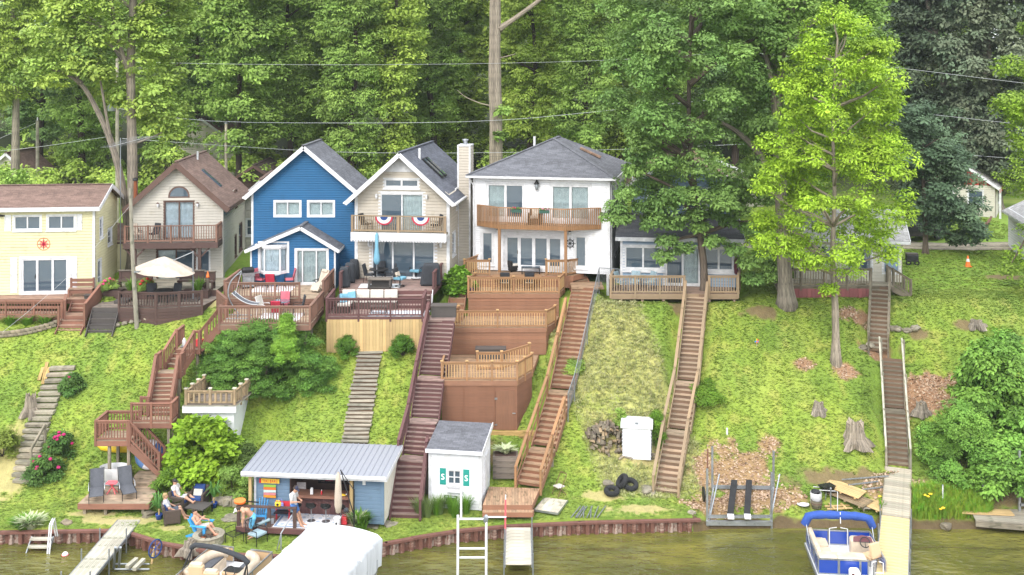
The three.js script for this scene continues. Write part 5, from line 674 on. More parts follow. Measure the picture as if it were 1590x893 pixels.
const dk=thing('bar_deck','low dark deck in front of the bar with short railing','deck'),dy=y0+0.155,c0=at(-0.1,0,0.98),c1=at(5.15,0,0.98),c2=at(4.8,0,-0.28),c3=at(0.1,0,-0.28);deckFloor(dk,[[c0[0],c0[2]],[c1[0],c1[2]],[c2[0],c2[2]],[c3[0],c3[2]]],dy,{m:M.maroontop,rim:M.maroon,rimH:0.22});
const pr=(u)=>{const q=at(u,0,0.88);return[q[0],dy,q[2]];};for(const u of[-0.02,1.35,2.5])part(dk,'post',bx(0.14,1.0,0.14),M.darkwood[1],add3(pr(u),[0,0.4,0]));part(dk,'top_rail',beam(add3(pr(-0.1),[0,0.86,0]),add3(pr(2.58),[0,0.86,0]),0.16,0.06),M.darkwood[2]);
const rg=thing('outdoor_rug','white and blue outdoor rug on the bar deck','rug',at(1.5,0.162,-0.35),BTH);part(rg,'cloth',B(0,2.9,0,0.012,-0.55,1.25),mp('#ffffff',textTex(256,160,'#e8e8ec',(k,a,b)=>{k.strokeStyle='#8aa0bf';k.lineWidth=9;k.strokeRect(8,8,a-16,b-16);k.fillStyle='#b9c6d8';for(let i=0;i<7;i++)for(let j=0;j<4;j++){k.beginPath();k.arc(30+i*33,28+j*34,8,0,7);k.fill();}}),0.95));{const u=rg.children[0].geometry.attributes.uv;for(let i=0;i<u.count;i++){const p=rg.children[0].geometry.attributes.position;u.setXY(i,p.getX(i)/2.9,(p.getZ(i)+0.55)/1.8);}}
const pa=thing('closed_parasol','closed tan cantilever parasol hanging by the bar post','parasol',at(4.9,0.0,1.4));part(pa,'mast',rod([0.35,0.1,0],[0.35,2.15,0],0.03),M.iron);part(pa,'arm',rod([0.35,1.0,0],[-0.32,2.75,-0.6],0.025),M.iron);part(pa,'strut',rod([0.35,2.1,0],[-0.32,2.72,-0.6],0.02),M.iron);part(pa,'canopy',lathe([[0.03,2.7],[0.1,2.55],[0.13,2.2],[0.16,1.7],[0.17,1.3],[0.11,0.95],[0.02,0.9]],9).translate(-0.42,-0.05,-0.6),M.canvas);part(pa,'base',lathe([[0,0.05],[0.35,0.05],[0.38,0],[0,0]],16).translate(0.35,0.06,0),M.stone[1]);
const bk=thing('white_bucket','white plastic bucket with lid on the bar deck corner','bucket',at(4.3,0.162,0.55),BTH);part(bk,'body',lathe([[0,0],[0.13,0],[0.15,0.38],[0,0.38]],16),M.whitepl);part(bk,'lid',lathe([[0,0.41],[0.16,0.41],[0.165,0.36],[0.15,0.36]],16),M.whitepl);part(bk,'label',B(-0.05,0.02,0.1,0.22,0.12,0.146),M.iron);
const rc=thing('red_jerrycan','red fuel can behind the white bucket','can',at(4.55,0.162,0.3),BTH);part(rc,'body',uvm(new RoundedBoxGeometry(0.26,0.34,0.2,2,0.04)).translate(0,0.17,0),M.redpl);part(rc,'handle',loft([[-0.08,0.33,0],[-0.08,0.4,0],[0.08,0.4,0],[0.08,0.33,0]],0.016,6),M.redpl);const lol=thing('round_marker','dark round marker on a thin stick by the red can','marker',at(4.62,0.162,0.3));part(lol,'stick',rod([0,0,0],[0,0.6,0],0.01),M.iron);part(lol,'disc',lathe([[0,0.1],[0.08,0.08],[0.11,0],[0.08,-0.08],[0,-0.1]],12).translate(0,0.62,0),M.greyfab);
barAt=at;barDy=dy;
}
{
const d=49,y0=gy(X(705,49),-49),g=thing('white_boathouse','small white lakeside shed with teal shutters and grey roof','shed',[X(668,d),y0,-d],-0.16),W=2.36,D=2.3,H0=Y(699,48.8)-y0,f=face([0,0,0]),s=F/d,wn=[(696-668)/s,(785-748)/s,(716.5-668)/s,(785-726)/s];
sidingWall(g,f,[[0,0],[W,0],[W,H0],[0,H0]],[wn],M.white,{course:0.13});windowUnit(g,f,wn,{n:2,rows:2,fr:0.05,trim:0.06});
const sd=face([W,0,0],Math.PI/2);sidingWall(g,sd,[[0,0],[D,0],[D,H0+0.42],[0,H0]],[],M.white,{course:0.13});on(g,sd,'side_door',merge([B(0.9,1.85,0.05,2.05,0.02,0.05)]),M.whitepl);on(g,sd,'door_frame',merge([B(0.8,0.9,0,2.15,0.015,0.07),B(1.85,1.95,0,2.15,0.015,0.07),B(0.9,1.85,2.05,2.15,0.015,0.07)]),M.whitetrim);
sidingWall(g,face([0,0,-D],-Math.PI/2),[[0,0],[D,0],[D,H0],[0,H0+0.42]],[],M.white);sidingWall(g,face([W,0,-D],Math.PI),[[0,0],[W,0],[W,H0+0.42],[0,H0+0.42]],[],M.white);
slab([-0.15,H0+0.06,0.22],[W+0.12,H0+0.06,0.22],[W+0.12,H0+0.5,-D-0.15],[-0.15,H0+0.5,-D-0.15],0.07,M.roofgrey,g);part(g,'eave_fascia',B(-0.17,W+0.14,H0-0.1,H0+0.06,0.22,0.27),M.whitetrim);part(g,'rake_board',beam([W+0.14,H0-0.01,0.22],[W+0.14,H0+0.44,-D-0.15],0.035,0.22),M.whitetrim);for(const u of[0,W])on(g,f,'corner_board',B(-0.07,0.07,0,H0-0.1,-0.03,0.05),M.whitetrim,u,0,0);
const lt=textTex(64,160,'#1f8f83',(k)=>{k.fillStyle='#f4f6f5';k.font='bold 78px sans-serif';k.textAlign='center';k.textBaseline='middle';k.fillText('S',32,84);});
for(const[a]of[[683.5],[720.5]]){const q=sub(g,'shutter',f.at((a-668)/s,(785-749)/s,0.03)),w=0.29,h=0.76;part(q,'panel',plate(w,h,0.03),mstd('#ffffff',0.7,{map:lt}),[w/2,h/2,0]);part(q,'batten',merge([B(0,w,h-0.2,h-0.16,0,0.03),B(0,w,0.06,0.1,0,0.03)]),M.greenpl);}
const fb=thing('window_box','white window box under the shed window','planter',add3([X(668,d),y0,-d],[wn[0]-0.02,wn[1]-0.34,0.19]),-0.16);part(fb,'trough',merge([B(0,0.72,0,0.03,-0.1,0.1),B(0,0.72,0,0.18,0.08,0.1),B(0,0.72,0,0.18,-0.1,-0.08),B(0,0.02,0,0.18,-0.08,0.08),B(0.7,0.72,0,0.18,-0.08,0.08)]),M.whitepl);part(fb,'soil',B(0.02,0.7,0.1,0.15,-0.08,0.08),M.darkwood[0]);
const sg=thing('cottage_sign','dark rectangular sign with golden arch on the white shed wall','sign',add3([X(668,d),y0,-d],[(690-668)/s,(785-779)/s,0.16]),-0.16);part(sg,'board',plate(0.6,0.42,0.03),mstd('#ffffff',0.7,{map:textTex(200,140,'#2b2c31',(k,a,b)=>{k.fillStyle='#d6dbe0';k.fillRect(16,12,a-32,16);k.fillStyle='#b9a24c';k.beginPath();k.arc(a/2,b-22,52,Math.PI,0);k.fill();k.fillStyle='#2b2c31';k.fillRect(84,70,10,40);k.fillRect(104,62,10,48);k.fillStyle='#e8e6df';k.fillRect(12,34,8,60);k.fillRect(a-20,34,8,60);})}),[0.3,0.21,0]);part(sg,'frame',merge([B(-0.02,0.62,0.42,0.45,-0.02,0.02),B(-0.02,0.62,-0.03,0,-0.02,0.02)]),M.whitepl);
}
{
const d=51.5,x0=X(292,d),x1=X(364,d),y1=Y(628,d),g=thing('white_roof_deck','white boathouse with grey roof deck and finialled railing','boathouse'),z0=-d,z1=-54.6;
part(g,'wall',B(x0+0.15,x1-0.05,gy(x0,-51.5)-0.3,y1-0.3,z1,z0-0.1),M.white);part(g,'fascia',B(x0-0.25,x1+0.1,y1-0.38,y1-0.06,z1,z0+0.12),M.whitepl);deckFloor(g,[[x0-0.2,z0+0.1],[x1+0.08,z0+0.1],[x1+0.5,z1],[x0+0.2,z1]],y1,{m:M.darktop,rim:M.greydeck,rimH:0.06});
const ro={m:M.greydeck,h:0.62,gap:0.26,bw:0.09,cap:0.1,post:0.12,ph:0.14};for(const[a,b,n]of[[[x0-0.1,y1,z0],[x1,y1,z0],2],[[x1,y1,z0],[x1+0.42,y1,z1+0.1],4],[[x0-0.1,y1,z0],[x0+0.2,y1,z1+0.1],4]]){railing(g,a,b,{...ro,n,m:M.woodend,mb:M.woodend,pcap:M.paledock});}
}
{
const p=G(989,699),g=thing('well_house','small white plank pump house on the dry bank','pump house',[p[0],p[1],p[2]],-0.15);sidingWall(g,face([-0.68,-0.3,0.4]),[[0,0],[1.36,0],[1.36,1.55],[0,1.55]],[],M.white,{course:0.13});sidingWall(g,face([0.68,-0.3,0.4],Math.PI/2),[[0,0],[1.1,0],[1.1,1.55],[0,1.55]],[],M.white);sidingWall(g,face([-0.68,-0.3,-0.7],-Math.PI/2),[[0,0],[1.1,0],[1.1,1.55],[0,1.55]],[],M.white);part(g,'lid',B(-0.78,0.78,1.22,1.4,-0.8,0.52),M.whitepl);part(g,'handle',merge([B(-0.08,0.08,1.4,1.46,0.3,0.42),B(-0.1,0.1,1.35,1.42,0.42,0.46)]),M.galv);
}
// ---------------------------------------------------------------- docks
function dock(name,label,a,b,w,o={}){
const{m=M.paledock,gap=0.15,bay=2.4,frame=M.galv,posts=true,along}=o,g=thing(name,label,'dock'),L=Math.hypot(b[0]-a[0],b[2]-a[2]),ux=(b[0]-a[0])/L,uz=(b[2]-a[2])/L,ry=Math.atan2(ux,uz),n=Math.round(L/gap),S=Math.hypot(L,b[1]-a[1]),tilt=Math.atan2(a[1]-b[1],L);
if(along){const k=Math.round(L/bay);for(let i=0;i<k;i++)for(let j=0;j<along;j++){const q=lerp3(a,b,(i+0.5)/k),u=(j+0.5)/along*w-w/2;part(g,'plank',bx(w/along-0.008,0.03,L/k-0.02),any(m),[q[0]+uz*u,q[1]-0.015,q[2]-ux*u],[0,ry,0]);}}
else for(let i=0;i<n;i++){const q=lerp3(a,b,(i+0.5)/n);const k=part(g,'plank',bx(w,0.035,S/n-0.01),any(m),[q[0],q[1]-0.018,q[2]]);k.rotation.set(tilt,ry,0,'YXZ');}
for(const s of[-1,1]){const q=[uz*s*(w/2+0.02),-0.07,-ux*s*(w/2+0.02)];part(g,'side_beam',beam(add3(a,q),add3(b,q),0.05,0.13),any(frame));if(posts){const k=Math.max(1,Math.round(L/bay));for(let i=0;i<=k;i++){const c=add3(lerp3(a,b,i/k),[uz*s*(w/2+0.07),0,-ux*s*(w/2+0.07)]);if(c[2]<-shore(c[0])-0.5)continue;part(g,'dock_post',rod([c[0],-1,c[2]],[c[0],c[1]+0.45,c[2]],0.03),M.galv);}}}
return g;
}
dock('plank_dock','pale weathered dock running out beside the sun deck',[X(201,47.8),0.62,-47.8],[X(201,47.8),0.6,-36],1.0,{along:4,bay:1.9,m:M.paledock,frame:M.galv});
{const a=[X(805,47),0.6,-47],b=[X(805,43.6)+0.0,0.55,-43.6];dock('panel_dock','short white panel dock beside the pipe ladder',a,b,1.05,{m:M.paledock,gap:0.3,bay:1.13});}
{const a=P3(1395,729,51.5);a[1]=Math.max(a[1],gy(a[0],a[2])+0.1);const b=P3(1391,806,48);b[1]=0.66;dock('ramp_walk','weathered grey plank ramp leading from steps to tan dock',a,b,1.15,{m:M.greydeck,gap:0.15,posts:false,frame:M.greywood});dock('tan_dock','long tan plank dock beside the blue pontoon boat',[b[0],0.64,b[2]-0.02],[X(1379,38),0.62,-38],1.18,{m:M.tandock,gap:0.3,bay:2.2,frame:M.alu});const c=G(1358,792);dock('side_platform','small grey plank platform beside the plank ramp',[c[0],0.75,c[2]-0.9],[c[0],0.7,c[2]+0.4],1.2,{m:M.greydeck,posts:false,frame:M.greywood});}
{const p=[X(1555,48.6),0.5,-49];const g=thing('grey_timber_pier','grey timber platform with brick-patterned boards at the lake edge','platform',p,-0.2);for(let i=0;i<12;i++)part(g,'plank',B(-1.2,3,-0.05,0,-1.2+i*0.2,-1.01+i*0.2),any(M.greydeck));part(g,'side_beam',B(-1.2,3,-0.3,-0.06,1.15,1.25),M.greywood[1]);
const q=thing('patterned_board','cream board with brick pattern lying on the grey platform','board',[X(1532,48.8),0.52,-48.6],-0.1);for(let i=0;i<3;i++)part(q,'board',B(0,2.3,0,0.06,-0.2-i*0.2,-0.02-i*0.2),any(M.pine));q.position.x-=1.2;q.rotation.x=0;}
{const p=[X(68,46.5),0,-46.2],g=thing('swim_steps','aluminium swim steps with white handrail on the seawall','steps',p);for(let i=0;i<4;i++)part(g,'tread',B(-0.45,0.45,0.42-i*0.24,0.47-i*0.24,-0.15+i*0.22,0.12+i*0.22),M.paledock[i%4]);for(const s of[-0.47,0.47])part(g,'side_rail',beam([s,0.45,-0.2],[s,-0.35,0.7],0.04,0.12),M.galv);for(const s of[0.47,0.56])part(g,'handrail',loft([[s,-0.3,0.5],[s,1.15,0.2],[s,1.3,-0.1],[s,0.4,-0.4]],0.03,6),M.whitepl);}
{const d=43.6,g=thing('pipe_ladder_frame','white pipe boat-lift frame standing in the water beside panel dock','boat lift');const q=(px,py,dd=d)=>P3(px,py,dd);for(const px of[711,755])part(g,'upright',rod([X(px,d),-1,-d+0.3],q(px,800),0.055),M.whitepl);for(const py of[806,852,866])part(g,'crossbar',rod(q(711,py),q(755,py),0.045),M.whitepl);part(g,'mast',rod(q(716,806,46.2),q(716,752,46.2),0.05),M.whitepl);part(g,'mast_arm',rod(q(693,754,46.2),q(719,754,46.2),0.05),M.whitepl);part(g,'mast_foot',rod(q(711,806),q(716,806,46.2),0.04),M.whitepl);part(g,'crossbar',rod(q(755,803),q(786,803),0.035),M.whitepl);part(g,'winch',blob(0.14,0.8,1.4,0.8,2,0.2,1),M.galv,q(754,806));const rp=thing('red_post','red and white pole standing at the dock corner','pole',[X(784,46.9),-0.6,-46.85]);part(rp,'pole',rod([0,0,0],[0.03,2.5,0],0.04),M.coralpl);part(rp,'tip',rod([0.03,2.5,0],[0.03,2.7,0],0.03),M.whitepl);}
{const bo=thing('mooring_buoy','pink and white ball buoy floating beside the swim steps','buoy',[X(101,45.6),-0.02,-45.6]);part(bo,'ball',new THREE.SphereGeometry(0.13,16,12).translate(0,0.05,0),M.whitegloss);part(bo,'band',new THREE.TorusGeometry(0.128,0.02,6,20).rotateX(Math.PI/2).translate(0,0.05,0),M.coralpl);}
{const g=thing('small_boat_cradle','low pale boat cradle with two bunks in shallow water','boat cradle'),d=44.2;const q=(px,py,y)=>onFloor(px,py,y);for(const a of[[197,877,212,868],[208,880,223,869]])part(g,'bunk',beam(q(a[0],a[1]+4,0.25),q(a[2],a[3],0.3),0.16,0.14),M.paledock[1]);for(const py of[876,884])part(g,'crossbar',rod(q(178,py,0.1),q(232,py,0.1),0.04),M.galv);for(const px of[176,184])part(g,'leg',rod(q(px,890,-0.3),q(px+3,850,1.3),0.05),M.galv);const w=thing('blue_winch_wheel','blue lift wheel standing above the seawall corner','wheel',P3(241,852,44.9));part(w,'rim',new THREE.TorusGeometry(0.36,0.03,8,26).rotateY(1.1),M.navyfab);for(let i=0;i<3;i++)part(w,'spoke',rod([0,-0.35,0],[0,0.35,0],0.015).rotateX(i*1.05).rotateY(1.1-1.57),M.bluefab);part(w,'axle_post',rod([-0.05,0.05,-0.05],[-0.25,-1.5,0.2],0.05),M.pine[2]);}
{
const g=thing('shore_boat_lift','aluminium boat lift with two black bunks standing on the bank','boat lift'),A=(px,d)=>[X(px,d),0,-d],d0=48.3,d1=50.2;const ft=[[1098,d0],[1198,d0],[1106,d1],[1201,d1]],top=[[1096,728],[1197,733],[1100,693],[1202,700]];
ft.forEach(([px,d],i)=>{const x=X(px,d),h=Y(top[i][1],d),y=Math.min(gy(x,-d),0.6)-0.1;part(g,'upright',beam([x,y,-d],[x,h,-d],0.09,0.09),M.alu);part(g,'foot_pad',B(x-0.16,x+0.16,y,y+0.05,-d-0.16,-d+0.16),M.galv);});
part(g,'front_beam',beam([X(1096,d0),0.28,-d0+0.06],[X(1199,d0),0.26,-d0+0.06],0.12,0.2),M.alu);part(g,'front_bar',beam([X(1098,d0),0.5,-d0-0.1],[X(1197,d0),0.5,-d0-0.1],0.1,0.12),M.alu);part(g,'rear_beam',beam([X(1106,d1),1.15,-d1],[X(1200,d1),1.1,-d1],0.1,0.14),M.galv);for(const[a,b]of[[1101,1108],[1196,1201]]){part(g,'side_beam',beam([X(a,d0),0.5,-d0],[X(b,d1),1.1,-d1],0.07,0.1),M.alu);part(g,'brace',beam([X(a,d0),0.3,-d0],[X(b,d1)+0.2,1.9,-d1+0.4],0.05,0.05),M.galv);}
for(const[a,b]of[[1133,1141],[1159,1164]]){part(g,'bunk',beam([X(a,d0),0.62,-d0+0.1],[X(b,d1),1.4,-d1-0.1],0.28,0.1),M.tyre);part(g,'bunk_end',beam([X(a,d0),0.6,-d0+0.32],[X(a,d0)+0.02,0.64,-d0+0.08],0.29,0.12),M.whitepl);}part(g,'winch_wheel',new THREE.CylinderGeometry(0.34,0.34,0.07,18).rotateZ(Math.PI/2).translate(X(1094,49),1.2,-49.2),M.iron);
const rp=thing('red_lift_pole','red painted pole leaning on the bank boat lift','pole',[X(1098,50.6),gy(X(1098,50.6),-50.6),-50.6]);part(rp,'pole',rod([0,-0.2,0],[0.02,1.7,0.05],0.04),M.redwood[0]);part(rp,'tip',rod([0.02,1.7,0.05],[0.02,1.78,0.05],0.03),M.pine[1]);
for(const[i,px]of[[0,1583],[1,1586]].slice(0,1)){const l2=thing('edge_boat_lift','grey boat-lift upright at the frame edge by timber platform','boat lift',[X(px,49),0.3,-49]);part(l2,'upright',bx(0.1,3.0,0.1),M.alu,[0,1.5,0]);part(l2,'arm',bx(0.9,0.08,0.08),M.alu,[0.45,1.9,0]);part(l2,'arm',bx(0.9,0.12,0.1),M.alu,[0.45,0.5,0]);}
for(const[px,py,h,l,t]of[[1464,787,1.0,'white stake standing in tall grass by the bushes',0],[1532,788,1.3,'leaning white stake at the edge of timber platform',-0.15],[1290,800,1.25,'grey steel pole behind the blue pontoon boat',0]]){const p=G(px,py);const s=thing('stake',l,'stake',p);s.rotation.z=-t;part(s,'shaft',rod([0,-0.3,0],[0,h,0],0.03),px===1290?M.galv:M.whitepl);part(s,'cap',lathe([[0,h+0.02],[0.04,h+0.02],[0.04,h-0.03]],8),M.galv);}
}
// ---------------------------------------------------------------- boats
function pontoon(g,W,L,o){
const fh=0.68,col=o.panel;
for(const x of[-W/2+0.35,W/2-0.35])part(g,'pontoon_tube',loft([[x,0.12,-L/2-0.3],[x,0.1,-L/2+0.2],[x,0.1,L/2]],[0.06,0.3,0.3],12),M.alu);
part(g,'deck',B(-W/2,W/2,0.4,0.47,-L/2,L/2),M.whitepl);part(g,'deck_edge',merge([B(-W/2-0.03,W/2+0.03,0.36,0.46,L/2,L/2+0.04),B(-W/2-0.03,W/2+0.03,0.36,0.46,-L/2-0.04,-L/2),B(-W/2-0.04,-W/2,0.36,0.46,-L/2,L/2),B(W/2,W/2+0.04,0.36,0.46,-L/2,L/2)]),M.alu);
const pan=(a,b)=>{part(g,'fence_panel',beam([a[0],0.78,a[1]],[b[0],0.78,b[1]],0.02,0.52),col);part(g,'fence_frame',merge([beam([a[0],0.5,a[1]],[b[0],0.5,b[1]],0.045,0.045),beam([a[0],1.08,a[1]],[b[0],1.08,b[1]],0.05,0.05),rod([a[0],0.47,a[1]],[a[0],1.1,a[1]],0.025),rod([b[0],0.47,b[1]],[b[0],1.1,b[1]],0.025)]),M.alu);};
const e=W/2-0.05,f=L/2-0.06;for(const s of[-1,1])for(let i=0;i<3;i++)pan([s*e,-f+i*2*f/3+0.03],[s*e,-f+(i+1)*2*f/3-0.03]);return{e,f,pan};
}
const cush=(w,h,d)=>uvm(new RoundedBoxGeometry(w,h,d,2,Math.min(w,h,d)*0.28));
{
const W=2.75,L=2.9,g=thing('blue_pontoon_boat','blue and cream pontoon boat with folded blue canopy','pontoon boat',[X(1312,44.2),0,-44.2],-0.1),{e,f,pan}=pontoon(g,W,L,{panel:M.bluegel});
pan([-e,f],[-0.55,f]);pan([-0.5,f],[0.3,f]);pan([0.34,f],[0.62,f]);pan([-e,-f],[-0.42,-f]);pan([0.42,-f],[e,-f]);pan([-0.38,-f+0.02],[0.38,-f+0.02]);
part(g,'bench_seat',cush(0.62,0.38,2.0),M.vinyl,[-e+0.38,0.68,-0.2]);part(g,'bench_back',cush(0.2,0.42,2.3),M.vinyl,[-e+0.12,1.0,-0.2]);part(g,'bench_cushion',cush(0.58,0.1,0.7),M.vinyl,[-e+0.42,0.9,-0.55]);part(g,'bench_cushion',cush(0.58,0.1,0.7),M.vinyl,[-e+0.42,0.9,0.3]);
part(g,'stern_lounge',cush(0.75,0.3,0.62),M.vinyl,[-e+0.42,0.98,f-0.36]);part(g,'stern_lounge',cush(1.18,0.3,0.62),M.vinyl,[0.02,0.98,f-0.36]);part(g,'stern_base',B(-e+0.05,0.6,0.47,0.85,f-0.62,f-0.06),M.whitepl);
const h=sub(g,'helm',[0.78,0.47,-0.35]);part(h,'console',uvm(new RoundedBoxGeometry(0.95,0.75,0.5,3,0.12)).translate(0,0.36,-0.15),M.vinyl);part(h,'dash',extr([[-0.4,0],[0.4,0],[0.36,0.2],[0,0.27],[-0.36,0.2]],0.03).rotateX(-0.7).translate(0,0.66,0.12),M.burg);part(h,'steering_wheel',merge([new THREE.TorusGeometry(0.2,0.022,8,22).toNonIndexed(),rod([-0.19,0,0],[0.19,0,0],0.014),rod([0,-0.19,0],[0,0,0],0.014)]).rotateX(-0.6).translate(0.05,0.72,0.28),M.black);
const cs=sub(g,'captain_chair',[0.9,0.47,0.5],0.6);part(cs,'seat',cush(0.5,0.16,0.5).translate(0,0.42,0),M.tan2);part(cs,'backrest',cush(0.5,0.6,0.16).rotateX(-0.25).translate(0,0.75,0.27),M.tan2);part(cs,'pedestal',rod([0,0,0],[0,0.4,0],0.06),M.alu);
for(const s of[-0.38,0.38])part(g,'gate_rail',loft([[s,0.47,-f+0.1],[s,1.2,-f+0.1],[s*0.2,1.25,-f+0.1]],0.022,6),M.whitepl);
const bm=sub(g,'folded_canopy',[0,0,-f-0.1]);const pts=[];for(let i=0;i<=16;i++){const t=i/16*2-1;pts.push([t*(W/2+0.06),1.62+0.16*(1-t*t*t*t)-(Math.abs(t)>0.93?0.3:0),0.2]);}part(bm,'sleeve',loft(pts,pts.map((_,i)=>0.17+0.015*Math.sin(i*2.2)),9),M.bluefab);for(const s of[-1,1])part(bm,'canopy_leg',rod([s*(W/2),1.5,0.2],[s*e,0.6,1.2],0.02),M.alu);part(bm,'strap',rod([0.05,1.95,0.3],[0.05,1.5,0.38],0.02),M.whitepl);part(bm,'mast_light',rod([0.0,1.75,0],[0.0,2.7,0],0.018),M.whitepl);
const ld=sub(g,'swim_ladder',[0.98,0.3,f+0.06]);part(ld,'ladder_frame',merge([loft([[-0.22,-0.5,0.1],[-0.22,0.75,0],[-0.05,0.8,0]],0.022,6),loft([[0.22,-0.5,0.1],[0.22,0.75,0],[0.05,0.8,0]],0.022,6),rod([-0.22,0.1,0.04],[0.22,0.1,0.04],0.02),rod([-0.22,0.35,0.03],[0.22,0.35,0.03],0.02)]),M.whitepl);
const mo=sub(g,'outboard_motor',[0.02,0.35,f+0.35]);part(mo,'cowl',uvm(new RoundedBoxGeometry(0.42,0.42,0.5,3,0.12)).translate(0,0.32,0),M.whitegloss);part(mo,'leg',B(-0.09,0.09,-0.8,0.15,-0.08,0.12),M.whitegloss);part(mo,'badge',B(-0.16,-0.06,0.4,0.46,0.22,0.256),M.burg);
}
{
const W=2.8,L=5.2,g=thing('tan_pontoon_boat','pontoon boat with tan seats and black folded canopy frame','pontoon boat',[X(325,41.3),0,-41.4],-0.25),{e,f,pan}=pontoon(g,W,L,{panel:M.tan2});pan([-e,-f],[-0.4,-f]);pan([0.4,-f],[e,-f]);
const bow=(sx,z)=>{const l=[];for(let i=0;i<=8;i++){const a=i/8*1.5;l.push([sx*(e-0.25-0.7*(1-Math.cos(a))),1.02,-f+0.35+0.85*(1-Math.sin(a))]);}l.unshift([sx*(e-0.25),1.02,-f+2.4]);part(g,'bow_bench_back',loft(l,0.19,10),M.vinyl);part(g,'bow_bench_base',beam([sx*(e-0.5),0.67,-f+0.4],[sx*(e-0.5),0.67,-f+2.3],0.7,0.4),M.vinyl);part(g,'bow_bench_pad',beam([sx*(e-0.55),0.9,-f+0.5],[sx*(e-0.55),0.9,-f+2.2],0.5,0.08),M.greyfab);};bow(-1);bow(1);
for(const[x,z]of[[-0.55,-0.2],[0.3,0.15]]){const cs=sub(g,'captain_chair',[x,0.47,z],0.1);part(cs,'seat',cush(0.6,0.2,0.55).translate(0,0.42,0),M.vinyl);part(cs,'backrest',cush(0.62,0.62,0.22).rotateX(0.15).translate(0,0.78,0.3),M.tan2);part(cs,'headrest',cush(0.5,0.2,0.2).translate(0,1.08,0.34),M.vinyl);part(cs,'pedestal',rod([0,0,0],[0,0.36,0],0.06),M.alu);}
const h=sub(g,'helm',[0.7,0.47,-0.5]);part(h,'console',uvm(new RoundedBoxGeometry(0.9,0.7,0.5,3,0.1)).translate(0,0.35,-0.1),M.tan2);part(h,'dash',B(-0.36,0.36,0.68,0.72,-0.3,0.1),M.black);part(h,'steering_wheel',merge([new THREE.TorusGeometry(0.2,0.022,8,22).toNonIndexed(),rod([-0.19,0,0],[0.19,0,0],0.014)]).rotateX(-0.5).translate(0,0.75,0.2),M.black);part(g,'stern_bench',cush(2.4,0.5,0.6),M.vinyl,[0,0.75,f-0.4]);
const bm=sub(g,'folded_canopy',[0,0,-0.7]);const pts=[];for(let i=0;i<=14;i++){const t=i/14*2-1;pts.push([t*(W/2+0.05),1.72+0.14*(1-t*t)-(Math.abs(t)>0.9?0.12:0),0.35*t]);}part(bm,'sleeve',loft(pts,0.1,8),M.blackfab);for(const s of[-1,1])for(const k of[0,0.35,0.6])part(bm,'canopy_leg',rod([s*(W/2),1.62,0.35*s],[s*e,0.9,0.2+k],0.022),M.iron);
}
{
const W=3.25,L=8,th=-0.27,y=2.5,c=[X(532,42),0,-42.2],g=thing('covered_boat_lift','white fabric canopy over a boat lift, below the bar','boat lift',c,th);const prof3=[];for(let i=0;i<=20;i++){const t=i/20*2-1;prof3.push([t*W/2,y+0.22*(1-t*t)]);}
const outer=[[-W/2,y-1.15],[-W/2-0.02,y-0.12],...prof3.slice(1,-1),[W/2+0.02,y-0.12],[W/2,y-1.15]],pos=[],idx=[],uv=[],nz=30;for(let j=0;j<=nz;j++)outer.forEach(([x,v],i)=>{const side=i<2||i>outer.length-3;const w=side?0.035*Math.sin(j*1.9+i):0.012*Math.sin(j*6.28/5)*(1-Math.abs(x)/W);pos.push(x+(side?w*Math.sign(x):0),v+(side?0:w)+((i===0||i===outer.length-1)?0.05*Math.sin(j*1.1):0),j/nz*L);uv.push(i*0.2,j/nz*L);});
const n=outer.length;for(let j=0;j<nz;j++)for(let i=0;i<n-1;i++){const a=j*n+i;idx.push(a,a+1,a+n,a+1,a+n+1,a+n);}for(const j of[0,nz]){const b0=pos.length/3;outer.forEach(([x,v])=>{pos.push(x,v,j/nz*L);uv.push(x,v);});for(let i=1;i<n-1;i++)idx.push(b0,b0+i,b0+i+1);}
const cg=new THREE.BufferGeometry();cg.setAttribute('position',new THREE.Float32BufferAttribute(pos,3));cg.setAttribute('uv',new THREE.Float32BufferAttribute(uv,2));cg.setIndex(idx);cg.computeVertexNormals();part(g,'canopy',cg,mp('#d6d9dd',T.plain,0.55));for(const z of[0.02,2,4,6])part(g,'seam',loft(outer.slice(1,-1).map(([x,v])=>[x*1.003,v+0.012,z]),0.014,5),M.whitepl);for(const s of[-1,1])for(let k=0;k<7;k++)part(g,'tie_strap',rod([s*(W/2+0.03),y-0.7,0.5+k],[s*(W/2+0.02),y-1.2,0.5+k],0.012),M.galv);for(const x of[-W/2+0.1,W/2-0.1])for(const z of[0.4,L/2,L-0.4])part(g,'upright',rod([x,-1,z],[x,y-0.1,z],0.06),M.alu);for(const x of[-W/2+0.1,W/2-0.1])part(g,'top_beam',beam([x,y-0.16,0.2],[x,y-0.16,L-0.2],0.08,0.08),M.alu);
const ho=thing('wall_handrail','bent white handrail at the seawall beside covered lift','handrail',[X(437,45),0.5,-44.9]);part(ho,'rail',loft([[0,0,0],[0,0.75,0],[0.35,1.3,-0.5]],0.03,6),M.galv);part(ho,'brace',rod([0,0.75,0],[-0.15,0.1,0.1],0.02),M.galv);
}
